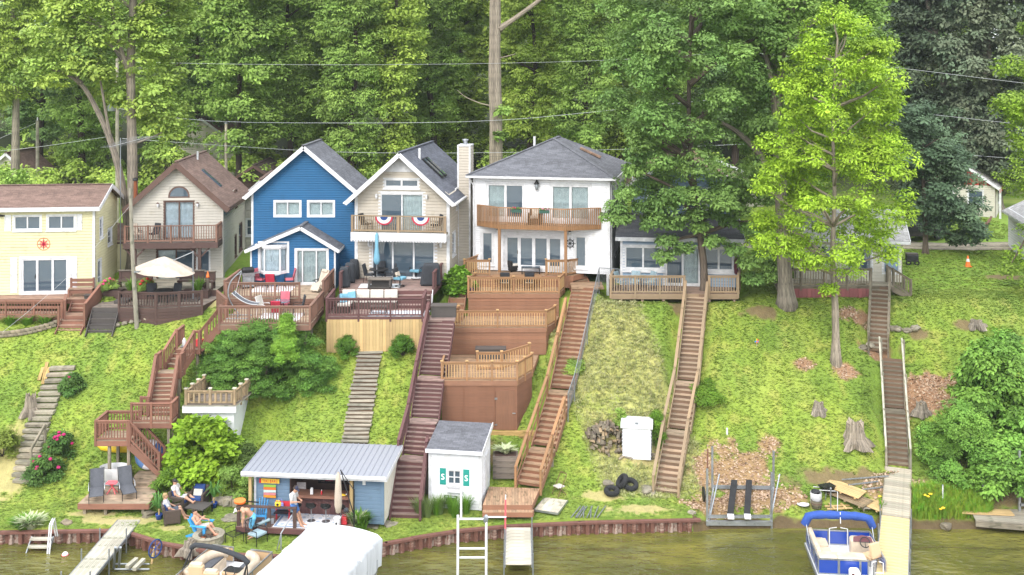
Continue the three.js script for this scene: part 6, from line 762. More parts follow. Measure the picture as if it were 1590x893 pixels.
// ---------------------------------------------------------------- furniture and small things
function adirondack(label,pos,ry,m=M.bluepl){
const g=thing('adirondack_chair',label,'chair',pos,ry,'blue adirondack chairs');
for(let i=0;i<5;i++)part(g,'seat_slat',beam([-0.27,0.36-i*0.035,0.3-i*0.11],[0.27,0.36-i*0.035,0.3-i*0.11],0.1,0.022),m);
for(let i=0;i<5;i++){const x=(i-2)*0.11,h=0.72-Math.abs(i-2)*0.06;part(g,'back_slat',beam([x*0.85,0.2,-0.16],[x*1.15,0.2+h,-0.46],0.022,0.095).rotateY(0),m);}
for(const s of[-1,1]){part(g,'arm',B(s*0.36-0.07,s*0.36+0.07,0.54,0.57,-0.3,0.42),m);part(g,'front_leg',B(s*0.33-0.025,s*0.33+0.025,0,0.54,0.28,0.38),m);part(g,'rear_leg',beam([s*0.3,0.36,0.34],[s*0.3,0.03,-0.55],0.03,0.11),m);}
return g;
}
function wickerChair(label,pos,ry,o={}){
const{m=M.wicker,c=M.navyfab,w=0.8,name='wicker_chair',group}=o,g=thing(name,label,'chair',pos,ry,group);
part(g,'base',uvm(new RoundedBoxGeometry(w,0.3,0.72,1,0.04)).translate(0,0.22,0),m);part(g,'back',uvm(new RoundedBoxGeometry(w,0.55,0.14,1,0.05)).rotateX(-0.2).translate(0,0.6,-0.34),m);for(const s of[-1,1])part(g,'arm',uvm(new RoundedBoxGeometry(0.12,0.34,0.74,1,0.04)).translate(s*(w/2-0.06),0.5,0),m);for(const x of[-1,1])for(const z of[-1,1])part(g,'leg',B(x*(w/2-0.06)-0.03,x*(w/2-0.06)+0.03,0,0.1,z*0.3-0.03,z*0.3+0.03),m);
part(g,'seat_cushion',cush(w-0.26,0.14,0.62).translate(0,0.43,0.04),c);part(g,'back_cushion',cush(w-0.28,0.5,0.14).rotateX(-0.2).translate(0,0.68,-0.24),c);if(o.pillow)part(g,'pillow',cush(0.42,0.3,0.12).rotateX(-0.4).translate(0,0.62,-0.05),o.pillow);return g;
}
function slingChair(label,pos,ry,m,o={}){
const{fr=M.iron,name='patio_chair',group}=o,g=thing(name,label,'chair',pos,ry,group);
part(g,'seat',cush(0.5,0.08,0.48).translate(0,0.43,0),m);part(g,'backrest',cush(0.5,0.6,0.08).rotateX(-0.22).translate(0,0.74,-0.3),m);
for(const s of[-1,1]){part(g,'side_frame',loft([[s*0.27,0,0.25],[s*0.27,0.6,0.24],[s*0.27,0.63,0.1],[s*0.27,0.6,-0.24],[s*0.27,1.02,-0.38]],0.016,6),fr);part(g,'rear_leg',rod([s*0.27,0.6,-0.22],[s*0.27,0,-0.3],0.016),fr);}return g;
}
function roundTable(label,pos,r,m=M.iron,top=M.glass,h=0.72,o={}){const g=thing(o.name||'patio_table',label,'table',pos);part(g,'table_top',lathe([[0,h],[r,h],[r+0.01,h-0.02],[r,h-0.04],[0,h-0.04]],24),top);for(let i=0;i<4;i++){const a=i*1.571+0.6;part(g,'leg',rod([Math.cos(a)*r*0.7,0,Math.sin(a)*r*0.7],[Math.cos(a)*r*0.3,h-0.04,Math.sin(a)*r*0.3],0.018),m);}return g;}
function lowTable(name,label,pos,ry,w,h,d,m,o={}){const g=thing(name,label,'table',pos,ry);part(g,'table_top',B(-w/2,w/2,h-0.05,h,-d/2,d/2),o.top||m);if(o.glass)part(g,'glass_inlay',B(-w/2+0.05,w/2-0.05,h,h+0.008,-d/2+0.05,d/2-0.05),M.glass);for(const x of[-1,1])for(const z of[-1,1])part(g,'leg',B(x*(w/2-0.04)-0.025,x*(w/2-0.04)+0.025,0,h-0.05,z*(d/2-0.04)-0.025,z*(d/2-0.04)+0.025),m);if(o.shelf)part(g,'shelf',B(-w/2+0.05,w/2-0.05,0.08,0.12,-d/2+0.05,d/2-0.05),m);return g;}
// --- blue house deck
const BD1=Y(443,61.8),BD2=Y(505,54.4);
{const t=onFloor(423,445,BD1);roundTable('glass table between red chairs on the upper brown deck',t,0.5);
slingChair('red folding chair with its back to the lake on the upper brown deck',onFloor(421,452,BD1),Math.PI,M.redfab,{group:'red chairs on the blue house deck'});slingChair('pink-red chair on the grill side of the upper deck table',onFloor(405,445,BD1),1.3,M.pinkfab,{group:'red chairs on the blue house deck'});slingChair('pink-red chair against the blue wall below bay window',onFloor(431,441,BD1),0.1,M.pinkfab,{group:'red chairs on the blue house deck'});slingChair('pink-red chair on the slider side of the upper deck table',onFloor(449,445,BD1),-1.3,M.pinkfab,{group:'red chairs on the blue house deck'});
const t2=onFloor(436,488,BD2);roundTable('glass table on the lower brown deck',t2,0.48);slingChair('bright red chair at the lower deck table, back to lake',onFloor(430,496,BD2),Math.PI,M.redfab,{group:'chairs at the lower deck table'});slingChair('pink chair behind the lower deck table',onFloor(441,484,BD2),0,M.pinkfab,{group:'chairs at the lower deck table'});slingChair('white-framed chair at the lower deck table',onFloor(410,490,BD2),1.2,M.creamfab,{group:'chairs at the lower deck table',fr:M.whitepl});slingChair('dark chair turned aside at the lower deck table',onFloor(463,489,BD2),-1.3,M.blackfab,{group:'chairs at the lower deck table'});
const rg=(l,a,w,d,c)=>{const g=thing('deck_rug',l,'rug',a);part(g,'cloth',B(-w/2,w/2,0.003,0.012,-d/2,d/2),mp('#ffffff',textTex(128,96,'#e9e6e4',(k,x,y)=>{k.strokeStyle=c;k.lineWidth=5;for(let i=-8;i<12;i++){k.beginPath();k.moveTo(i*18,0);k.lineTo(i*18+60,y);k.stroke();}}),0.95));const u=g.children[0].geometry.attributes.uv,p=g.children[0].geometry.attributes.position;for(let i=0;i<u.count;i++)u.setXY(i,p.getX(i)/w+0.5,p.getZ(i)/d+0.5);};rg('pale patterned rug under the upper red chairs',onFloor(424,449,BD1),2.3,1.7,'#c9b7b4');rg('pale patterned rug under the lower deck table',onFloor(436,492,BD2),2.2,1.7,'#b9b0b4');rg('white and blue rug under the fire table on maroon deck',onFloor(590,444,Y(433,62)),2.3,1.1,'#b5ccd8');rg('blue patterned rug under the sectional sofa',onFloor(620,487,Y(492,56)),3.2,1.3,'#9fb9cf');
const gr=thing('kettle_grill','silver and black gas grill by the bay window','grill',onFloor(385,447,BD1),0.4);part(gr,'lid',uvm(new RoundedBoxGeometry(0.7,0.32,0.5,3,0.13)).translate(0,1.02,0),M.iron);part(gr,'firebox',B(-0.36,0.36,0.72,0.9,-0.26,0.26),M.steel);part(gr,'cabinet',B(-0.32,0.32,0.1,0.72,-0.22,0.22),M.galv);for(const s of[-1,1])part(gr,'side_shelf',B(s*0.55-0.18,s*0.55+0.18,0.82,0.86,-0.22,0.22),M.steel);for(const s of[-1,1])part(gr,'leg',B(s*0.28-0.03,s*0.28+0.03,0,0.1,-0.2,0.2),M.iron);
const rc=thing('reclining_chair','beige reclining lounge chair by the blue house slider','chair',onFloor(497,452,BD1),-0.5);part(rc,'sling',uvm(new THREE.BoxGeometry(0.55,0.03,0.5)).rotateX(0.25).translate(0,0.42,0.05),M.canvas);part(rc,'back_sling',uvm(new THREE.BoxGeometry(0.55,0.75,0.03)).rotateX(-0.45).translate(0,0.78,-0.35),M.canvas);part(rc,'leg_rest',uvm(new THREE.BoxGeometry(0.55,0.45,0.03)).rotateX(-0.6).translate(0,0.3,0.42),M.canvas);part(rc,'headrest',cush(0.4,0.16,0.1).rotateX(-0.45).translate(0,1.08,-0.44),M.canvas);for(const s of[-1,1]){part(rc,'frame',merge([rod([s*0.3,0,0.35],[s*0.3,0.65,-0.25],0.016),rod([s*0.3,0,-0.45],[s*0.3,0.6,0.15],0.016),rod([s*0.3,1.15,-0.52],[s*0.3,0.45,-0.2],0.016)]),M.iron);part(rc,'arm',B(s*0.32-0.03,s*0.32+0.03,0.6,0.63,-0.3,0.25),M.iron);}
const hm=thing('hanging_lounger','blue-framed hanging chaise lounger on the lower brown deck','lounger',onFloor(362,493,BD2),0);const arc=[];for(let i=0;i<=14;i++){const t=i/14;arc.push([-0.35+0.62*(1-Math.sin(t*3.0))+0.45*(t>0.8?(t-0.8)*2:0),0.05+t*2.35,-0.3]);}part(hm,'arch',loft(arc,0.035,7),M.galv);const sg=[];for(let i=0;i<=14;i++){const t=i/14;sg.push([0.0+t*1.35,1.35-1.35*t+1.35*t*t*0.55,0]);}for(const z of[-0.28,0.28])part(hm,'side_rail',loft(sg.map(p=>[p[0],p[1],z]),0.022,6),M.wirepale);{const pos=[],uv=[],idx=[];sg.forEach((p,i)=>{pos.push(p[0],p[1],-0.27,p[0],p[1],0.27);uv.push(i*0.1,0,i*0.1,0.5);if(i)idx.push(i*2-2,i*2,i*2-1,i*2-1,i*2,i*2+1);});const q=new THREE.BufferGeometry();q.setAttribute('position',new THREE.Float32BufferAttribute(pos,3));q.setAttribute('uv',new THREE.Float32BufferAttribute(uv,2));q.setIndex(idx);q.computeVertexNormals();part(hm,'sling',q,M.greyfab);}part(hm,'foot',merge([rod([-0.4,0.03,-0.5],[0.9,0.03,-0.4],0.03),rod([-0.3,0.03,0.4],[0.9,0.03,0.35],0.03),rod([0.2,0.03,-0.45],[0.2,0.03,0.4],0.03)]),M.galv);part(hm,'hanger',rod(arc[14],[0.1,1.2,0],0.01),M.wirepale);
const pt=onFloor(312,535,Y(540,54.9));const rb=thing('red_crate','red plastic box on the stair landing','box',[pt[0],Y(540,54.9),-55.3]);part(rb,'body',B(-0.16,0.16,0,0.28,-0.13,0.13),M.redpl);part(rb,'lid',B(-0.18,0.18,0.28,0.33,-0.15,0.15),M.redpl);const lamp=thing('post_lamp','small white lantern on the upper landing of zigzag stairway','lantern',P3(286,536,55));part(lamp,'body',lathe([[0,0],[0.13,0],[0.1,0.25],[0.05,0.35],[0,0.4]],10),M.whitepl);part(lamp,'base',B(-0.15,0.15,-0.06,0,-0.15,0.15),M.galv);
}
{// --- maroon deck
const y1=Y(433,62),y2=Y(492,56);roundTable('dark round dining table in front of the beige house slider',onFloor(588,437,y1),0.55,M.iron,M.iron);
[[574,438,1.4,'dark metal dining chair nearest the blue house'],[605,438,-1.4,'dark metal dining chair between round table and swivel chairs'],[590,434.5,0,'dark metal dining chair behind the round table by the glass']].forEach(([a,b,r,l])=>slingChair(l,onFloor(a,b,y1),r,M.blackfab,{group:'dark dining chairs on the maroon deck'}));
const sw=(l,p,r)=>{const g=thing('swivel_chair',l,'chair',p,r,'blue swivel chairs');part(g,'seat',cush(0.6,0.14,0.55).translate(0,0.48,0),M.skyfab);part(g,'backrest',cush(0.58,0.5,0.1).rotateX(-0.2).translate(0,0.78,-0.28),M.blackfab);part(g,'pillow',cush(0.4,0.26,0.12).rotateX(-0.3).translate(0,0.68,-0.15),M.canvas);part(g,'pedestal',rod([0,0.05,0],[0,0.42,0],0.04),M.iron);part(g,'base_ring',new THREE.TorusGeometry(0.26,0.025,6,18).rotateX(Math.PI/2).translate(0,0.03,0),M.iron);for(const s of[-1,1])part(g,'arm',loft([[s*0.33,0.45,0.2],[s*0.34,0.66,0.15],[s*0.33,0.68,-0.3]],0.02,6),M.iron);};sw('blue-cushioned swivel chair beside the fire table',onFloor(621,445,y1),1.2);sw('blue-cushioned swivel chair close to the sliding glass',onFloor(646,433,y1),-0.4);
const ft=thing('fire_table','low grey fire table with blue centrepiece on the maroon deck','table',onFloor(590,447,y1));part(ft,'table_top',B(-0.66,0.66,0.5,0.55,-0.38,0.38),M.darktop[1]);part(ft,'shelf',B(-0.64,0.64,0.05,0.1,-0.36,0.36),M.slate[1]);for(const x of[-1,1])for(const z of[-1,1])part(ft,'leg',B(x*0.6-0.04,x*0.6+0.04,0,0.5,z*0.32-0.04,z*0.32+0.04),M.slate[2]);part(ft,'inner_panel',B(-0.5,0.5,0.1,0.4,-0.1,-0.06),M.slate[0]);
const cv=(l,p,ry,w,h,d,g0)=>{const g=thing('covered_furniture',l,'furniture cover',p,ry,g0);const q=new RoundedBoxGeometry(w,h,d,5,0.16),a=q.attributes.position;for(let i=0;i<a.count;i++){const t=1-(a.getY(i)+h/2)/h;a.setX(i,a.getX(i)*(0.8+0.28*t)+0.03*Math.sin(a.getY(i)*9+a.getZ(i)*12));a.setZ(i,a.getZ(i)*(0.75+0.3*t)+0.03*Math.sin(a.getX(i)*14));}q.computeVertexNormals();part(g,'cover',uvm(q).translate(0,h/2,0),M.blackfab);part(g,'hem',B(-w/2,w/2,0.02,0.05,d*0.4,d*0.42),M.iron);};
cv('black-covered chair at the front of the row by the blue house',onFloor(535,446,y1),0.2,0.6,1.15,0.5,'black covered chairs');cv('black-covered chair in the middle of the row by the blue house',onFloor(543,439,y1),0.2,0.6,1.15,0.5,'black covered chairs');cv('black-covered chair at the back of the row by blue house',onFloor(550,433,y1),0.2,0.6,1.15,0.5,'black covered chairs');cv('black-covered grill at the maroon deck steps',onFloor(669,443,y1),0,1.1,1.25,0.7);
const pa=thing('folded_parasol','folded pale blue parasol in front of the beige house','parasol',onFloor(585,438,y1));part(pa,'pole',rod([0,0,0],[0,2.9,0],0.03),M.galv);part(pa,'canopy',lathe([[0.02,2.85],[0.09,2.7],[0.1,2.0],[0.17,1.5],[0.2,1.25],[0.12,1.05],[0.03,1.0]],9),M.skyfab);part(pa,'base',lathe([[0,0.08],[0.24,0.06],[0.26,0],[0,0]],14),M.iron);
const so=thing('sectional_sofa','grey wicker sectional sofa with cream cushions and blue pillows','sofa',onFloor(572,478,y2));part(so,'base',merge([B(-1.6,1.6,0,0.35,-0.4,0.4),B(-1.6,-0.85,0,0.35,0.4,1.4)]),M.wicker);part(so,'back',merge([B(-1.6,1.6,0.35,0.72,-0.42,-0.28),B(-1.62,-1.48,0.35,0.72,-0.28,1.4)]),M.wicker);for(let i=0;i<4;i++){part(so,'seat_cushion',cush(0.75,0.16,0.7),M.creamfab,[-1.1+i*0.77,0.44,0.05]);part(so,'back_cushion',cush(0.72,0.45,0.16),M.creamfab,[-1.1+i*0.77,0.72,-0.24],[-0.15,0,0]);}part(so,'seat_cushion',cush(0.7,0.16,0.95),M.creamfab,[-1.15,0.44,0.9]);for(const[x,z,r]of[[-1.25,0.6,0.4],[-0.9,0.1,-0.3],[-1.2,1.0,0.9]])part(so,'pillow',cush(0.45,0.4,0.14),M.skyfab,[x,0.7,z],[-0.4,r,0.1]);
lowTable('ottoman_table','dark wicker coffee table inside the maroon railing',onFloor(588,487,y2),0,0.9,0.4,0.6,M.wicker,{});
const bx1=thing('deck_box','charcoal storage box at the head of the maroon stairway','storage box',[X(690,56.9),Y(497,55.6),-56.5]);part(bx1,'body',B(-0.65,0.65,0,0.55,-0.33,0.33),M.slate[1]);part(bx1,'lid',B(-0.68,0.68,0.55,0.62,-0.36,0.36),M.slate[3]);
const bx2=thing('bench_box','dark slatted storage bench on the lowest caramel tier','storage box',[X(762,57.2),Y(591,53),-57.2]);part(bx2,'body',B(-0.8,0.8,0,0.5,-0.3,0.3),M.slate[0]);part(bx2,'lid',B(-0.83,0.83,0.5,0.57,-0.33,0.33),M.slate[3]);
}
{// --- white house decks
const y4=Y(428,62.3),y3=Y(456,60.5);const wc=(px,py,r,l)=>wickerChair(l,onFloor(px,py,y4),r,{m:M.iron,c:M.creamfab,w:0.7,pillow:M.creamfab,group:'dark wicker chairs on the white house deck'});wc(797,421,0.5,'dark wicker chair with cream pillows next to the planter');wc(857,421,-0.4,'dark wicker chair with cream pillow behind the cedar rail');const lv=wickerChair('dark wicker loveseat with round and blue pillows on the white house deck',onFloor(827,420,y4),0,{m:M.iron,c:M.creamfab,w:1.35,name:'wicker_loveseat'});part(lv,'round_pillow',lathe([[0,-0.06],[0.2,-0.05],[0.24,0],[0.2,0.05],[0,0.06]],16).rotateX(Math.PI/2-0.3).translate(-0.3,0.7,-0.1),M.canvas);part(lv,'blue_pillow',cush(0.5,0.34,0.13).rotateX(-0.3).translate(0.32,0.68,-0.1),M.bluefab);lowTable('coffee_table','black glass coffee table before the wicker loveseat',onFloor(824,425.5,y4),0,1.1,0.42,0.5,M.iron,{glass:true});
for(const[px,l]of[[773,'tall dark planter left of white patio doors'],[884,'tall dark planter by the cedar rail and white wall']]){const p=onFloor(px,419,y4),g=thing('tall_planter',l,'planter',p);part(g,'pot',uvm(new THREE.CylinderGeometry(0.24,0.17,0.9,4).rotateY(0.785).translate(0,0.45,0)),M.slate[1]);part(g,'plant',blob(0.24,1,0.9,1,px,0.5,3).translate(0,1.0,0),mp('#47612c',T.plain,0.9));}
for(const[a,b]of[[[784,449],'dark dining chair with white seat, nearer the maroon house'],[[822,449],'dark dining chair with white seat, nearer the caramel stairs']]){const g=slingChair(b,onFloor(a[0],a[1],y3),Math.PI,M.creamfab,{group:'dining chairs on the third tier'});g.children[1].material=M.blackfab;}lowTable('dining_table','slatted cedar dining table on the third tier',onFloor(803,447,y3),0,2.9,0.72,0.7,M.cedar[2]);
const pot=thing('purple_pot','small purple glazed pot at the tier corner','pot',[X(733,60.8),y3,-60.8]);part(pot,'pot',lathe([[0,0],[0.1,0],[0.16,0.2],[0.13,0.26],[0,0.24]],12),mstd('#4a3550',0.3));part(pot,'rim',new THREE.TorusGeometry(0.13,0.015,6,14).rotateX(Math.PI/2).translate(0,0.26,0),mstd('#4a3550',0.3));
const th=-0.2,d=64,o=[X(737,d),Y(418,d),-d],at=(u,v,w)=>[o[0]+u*Math.cos(th)+w*Math.sin(th),o[1]+v,o[2]-u*Math.sin(th)+w*Math.cos(th)],vb=Y(343,d)-Y(418,d),U=p=>(p-737)/(F/d)*1.018;
wickerChair('dark wicker chair with cream cushion on the bowed balcony',at(U(833),vb,0.6),th,{m:M.iron,c:M.creamfab,w:0.75});
for(const[px,l,fc]of[[808,'flower box with red blooms on balcony rail, nearer the chimney','#c2405a'],[850,'flower box with pink blooms on balcony rail, nearer the lantern side','#d98aa0']]){const g=thing('rail_flower_box',l,'planter',at(U(px),vb+0.9,1.18),th);part(g,'trough',B(-0.3,0.3,-0.16,0.02,-0.06,0.1),mstd('#2f5346',0.7));const lv2=[];const r=rng(px);for(let i=0;i<26;i++)lv2.push(blob(0.05,1,0.8,1,i,0.4,1).translate(rr(-0.28,0.28,r),0.03+rr(0,0.1,r),rr(-0.08,0.12,r)));part(g,'greenery',merge(lv2.slice(0,18)),mp('#5d7a35',T.plain,0.9));part(g,'blooms',merge(lv2.slice(18)),mp(fc,T.plain,0.8));}
}
{// --- beige balcony chairs, tan balcony, grey deck, yellow deck
const th=-0.12,d=62.4,o=[X(554,d),Y(431,d),-d],at=(u,v,w)=>[o[0]+u*Math.cos(th)+w*Math.sin(th),o[1]+v,o[2]-u*Math.sin(th)+w*Math.cos(th)],vb=Y(357,d)-Y(431,d);slingChair('dark metal chair at the chimneyless end of the beige balcony',at(0.7,vb,0.5),1.2,M.blackfab,{group:'chairs on the beige balcony'});slingChair('dark metal chair at the chimney end of the beige balcony',at(4.8,vb,0.5),-1.2,M.blackfab,{group:'chairs on the beige balcony'});
const tb=[X(345,65),Y(444,65),-65];slingChair('tan cushioned chair on the brown balcony of the tan house',[tb[0]-4.8,tb[1]+Y(370,65)-Y(444,65),tb[2]+1.2],0.9,M.canvas);slingChair('dark cushioned chair on the brown balcony of the tan house',[tb[0]-3.9,tb[1]+Y(370,65)-Y(444,65),tb[2]+1.0],-0.6,M.blackfab);
const yg=Y(456,60);[[965,1,'grey patio chair nearest the wire fence on the tan deck'],[985,-0.4,'second grey patio chair from the wire fence on tan deck'],[1008,-1,'third grey patio chair from the wire fence on tan deck']].forEach(([px,r,l])=>slingChair(l,onFloor(px,450,yg),r,M.tealfab,{fr:M.galv,group:'patio chairs on the tan deck'}));roundTable('grey patio table among chairs on the tan deck',onFloor(990,447,yg),0.5,M.galv,M.tealfab);
const uf=thing('closed_red_parasol','closed dark red parasol at the far end of tan deck','parasol',onFloor(1143,449,yg));part(uf,'pole',rod([0,0,0],[0,2.1,0],0.025),M.iron);part(uf,'canopy',lathe([[0.02,2.05],[0.08,1.9],[0.14,1.3],[0.1,0.9],[0.02,0.85]],8),mp('#5a2630',T.fab,0.9));part(uf,'base',lathe([[0,0.08],[0.22,0.06],[0.24,0],[0,0]],12),M.iron);
const yy=Y(456,61.4),be=thing('red_bench','red-brown slatted bench against the yellow house','bench',[X(111,61),yy,-60.75],0.08);part(be,'seat',B(0,1.35,0.42,0.47,-0.05,0.4),M.redtop[1]);for(let i=0;i<2;i++)part(be,'back_slat',B(0,1.35,0.55+i*0.25,0.72+i*0.25,-0.1,-0.06),M.redwood[i]);part(be,'apron',B(0,1.35,0.2,0.42,0.3,0.34),M.redwood[2]);for(const u of[0.05,1.3]){part(be,'leg',B(u-0.05,u+0.05,0,1.02,-0.15,-0.05),M.redwood[0]);part(be,'leg',B(u-0.05,u+0.05,0,0.42,0.3,0.4),M.redwood[3]);}
const bn=thing('dark_bin','dark plastic bin at the end of the red steps','bin',[X(138,60.2),Y(474,60),-60.1]);part(bn,'body',uvm(new THREE.CylinderGeometry(0.24,0.2,0.55,4).rotateY(0.785).translate(0,0.28,0)),M.slate[1]);part(bn,'rim',B(-0.2,0.2,0.54,0.58,-0.2,0.2),M.slate[0]);
const yt=Y(477,58.5),um=thing('tan_parasol','open tan cantilever parasol over the dark terrace','parasol',[X(255,60),yt,-60]);const rx=1.72,cy=Y(398,60)-yt,ey=Y(420,60)-yt;{const pos=[],uv=[],idx=[],n=8,c=[0,cy,0],tilt=(x,z)=>-0.1*x-0.06*z;pos.push(0,cy,0);uv.push(0,0);for(let k=1;k<=4;k++)for(let i=0;i<32;i++){const a=i/32*6.2832,w=1-0.05*Math.abs(Math.sin(a*n/2)),r=rx*k/4*w;pos.push(Math.cos(a)*r,mix(cy,ey,Math.pow(k/4,1.15))-0.05*Math.abs(Math.sin(a*n/2))*k/4+tilt(Math.cos(a)*r,0),Math.sin(a)*r);uv.push(Math.cos(a)*r,Math.sin(a)*r);}for(let i=0;i<32;i++)idx.push(0,1+(i+1)%32,1+i);for(let k=0;k<3;k++)for(let i=0;i<32;i++){const a=1+k*32+i,b=1+k*32+(i+1)%32;idx.push(a,b,a+32,b,b+32,a+32);}const q=new THREE.BufferGeometry();q.setAttribute('position',new THREE.Float32BufferAttribute(pos,3));q.setAttribute('uv',new THREE.Float32BufferAttribute(uv,2));q.setIndex(idx);q.computeVertexNormals();part(um,'canopy',q,M.canvas);}
for(let i=0;i<8;i++){const a=i/8*6.2832;part(um,'rib',rod([0,cy-0.06,0],[Math.cos(a)*rx*0.96,ey-0.08-0.1*Math.cos(a)*rx,Math.sin(a)*rx*0.96],0.012),M.iron);}part(um,'pole',rod([1.55,-0.1,-0.25],[1.55,cy+0.25,-0.25],0.04),M.galv);part(um,'arm',rod([1.55,cy+0.2,-0.25],[0.35,cy-0.3,-0.1],0.028),M.galv);part(um,'base',B(1.1,1.9,0.0,0.08,-0.65,0.15),M.slate[0]);
for(const[px,py,r,l]of[[236,470,0.4,'dark metal chair left of the parasol table'],[270,470,-0.4,'dark metal chair right of the parasol table']])slingChair(l,onFloor(px,py,yt),r,M.blackfab,{group:'chairs under the tan parasol'});roundTable('dark round table under the tan parasol',onFloor(254,470,yt),0.55,M.iron,M.iron);
const tc=thing('garden_torch','timber torch post with orange flame-shaped top by the terrace corner','torch',[X(321,61),Y(449,61.6),-61.2]);part(tc,'post',B(-0.06,0.06,-0.3,0.75,-0.06,0.06),M.darktop[0]);part(tc,'cap',lathe([[0,1.15],[0.03,1.05],[0.1,0.8],[0.12,0.75],[0,0.75]],10),M.orangepl);
}
{// --- lawn, fire circle and sun deck
const sd=thing('sun_deck','low tan sun deck with two loungers above the left dock','deck'),y=Y(782,48.2),x0=X(121,48.2),x1=X(231,48.2);deckFloor(sd,[[x0,-48.2],[x1,-48.2],[X(246,50.2),-50.2],[X(150,50.2),-50.2]],y,{m:M.browntop,rim:M.redwood,rimH:0.25,bw:0.19,posts:[[x0+0.25,-48.35],[(x0+x1)/2-0.4,-48.35],[x1-0.3,-48.35]]});for(let i=0;i<2;i++)part(sd,'step_box',B(X(196+i*6,50),X(246,50)+0.1,y-0.1,y+0.2+i*0.18,-50.9-i*0.3,-50.15-i*0.4),M.browntop[i]);
const lo=(l,p,r)=>{const g=thing('chaise_lounger',l,'lounger',p,r,'loungers on the sun deck');part(g,'sling',uvm(new THREE.BoxGeometry(0.58,0.025,1.15)).translate(0,0.35,0.45),M.greyfab);part(g,'back_sling',uvm(new THREE.BoxGeometry(0.58,0.85,0.025)).rotateX(-0.42).translate(0,0.73,-0.3),M.greyfab);for(const s of[-1,1]){part(g,'side_rail',loft([[s*0.31,1.12,-0.5],[s*0.31,0.36,-0.12],[s*0.31,0.35,1.02]],0.017,6),M.iron);for(const z of[-0.15,0.9])part(g,'leg',rod([s*0.31,0,z],[s*0.31,0.36,z],0.016),M.iron);part(g,'arm',loft([[s*0.34,0.36,0.3],[s*0.34,0.58,0.22],[s*0.34,0.56,-0.25]],0.018,6),M.alu);}};lo('charcoal lounger on the sun deck, nearer the stone steps',onFloor(150,770,y),0.35);lo('charcoal lounger on the sun deck, nearer the step boxes',onFloor(196,766,y),0.5);
const rt=thing('red_side_table','small red slatted side table between the loungers','table',onFloor(174,766,y));part(rt,'table_top',uvm(new RoundedBoxGeometry(0.5,0.04,0.4,1,0.015)).translate(0,0.5,0),M.coralpl);for(const s of[-1,1]){part(rt,'leg',rod([s*0.2,0,-0.14],[-s*0.1,0.48,0.1],0.022),M.coralpl);part(rt,'leg',rod([s*0.2,0,0.14],[-s*0.1,0.48,-0.1],0.022),M.coralpl);}
const ws=thing('white_settee','white curved wicker settee behind the loungers','settee',[X(180,50.6),y,-50.6],0);part(ws,'back',lathe([[0.62,0.25],[0.68,0.55],[0.72,0.85],[0.69,0.86],[0.6,0.5],[0.55,0.25]],28).scale(1,1,0.62).translate(0,0,0.1),M.whitepl);part(ws,'seat',B(-0.55,0.55,0.36,0.42,-0.2,0.3),M.whitepl);part(ws,'skirt',B(-0.58,0.58,0,0.36,0.26,0.3),M.whitepl);
const tub=thing('inflatable_tube','round red, white and blue inflatable tube under the stairway','inflatable',[X(236,51.6),Y(694,51.6),-51.3],0.25);part(tub,'ring',new THREE.TorusGeometry(0.48,0.22,12,30).rotateX(-0.35),mp('#ffffff',textTex(256,64,'#e8e4ea',(k,a,b)=>{['#3a5f9e','#e8e4ea','#b8354f','#5f86bb','#e8e4ea','#c8566a'].forEach((c,i)=>{k.fillStyle=c;k.fillRect(i*a/6,0,a/6,b);});}),0.5));part(tub,'floor',new THREE.CylinderGeometry(0.45,0.45,0.06,24).rotateX(Math.PI/2-0.35),mp('#3f64a8',T.plain,0.5));tub.position.y=gy(tub.position.x,tub.position.z)+0.62;
const ky=thing('yellow_kayak','yellow kayak lying under the stair platform','kayak',G(178,705));part(ky,'hull',loft([[-0.9,0.35,0],[-0.6,0.28,0],[0,0.25,0],[1.0,0.25,0],[1.6,0.28,0],[1.9,0.35,0]],[0.03,0.2,0.28,0.28,0.18,0.03],12),M.yellowpl);part(ky,'cockpit_rim',new THREE.TorusGeometry(0.25,0.03,6,18).rotateX(Math.PI/2).scale(1.7,1,0.8).translate(0.5,0.5,0),M.black);ky.position.y+=0.1;
const fp=G(324,842),pit=thing('fire_pit','round grey block fire pit on the lawn','fire pit',fp);for(let r=0;r<2;r++)for(let i=0;i<15;i++){const a=(i+r*0.5)/15*6.2832;part(pit,'stone_block',uvm(new RoundedBoxGeometry(0.25,0.15,0.18,1,0.02)),any(M.pit),[Math.cos(a)*0.55,0.08+r*0.155,Math.sin(a)*0.55],[0,Math.PI/2-a,0]);}for(let i=0;i<14;i++){const a=i/14*6.2832;part(pit,'cap_stone',uvm(new RoundedBoxGeometry(0.29,0.06,0.24,1,0.015)),any(M.pit),[Math.cos(a)*0.55,0.34,Math.sin(a)*0.55],[0,Math.PI/2-a,0]);}part(pit,'ash_bed',lathe([[0,0.2],[0.45,0.16],[0.45,0.1]],18),M.terracotta);for(let i=0;i<3;i++)part(pit,'charred_log',rod([Math.cos(i*2)*0.3,0.22,Math.sin(i*2)*0.3],[-Math.cos(i*2)*0.25,0.26,-Math.sin(i*2+0.4)*0.25],0.05),M.barkdark);
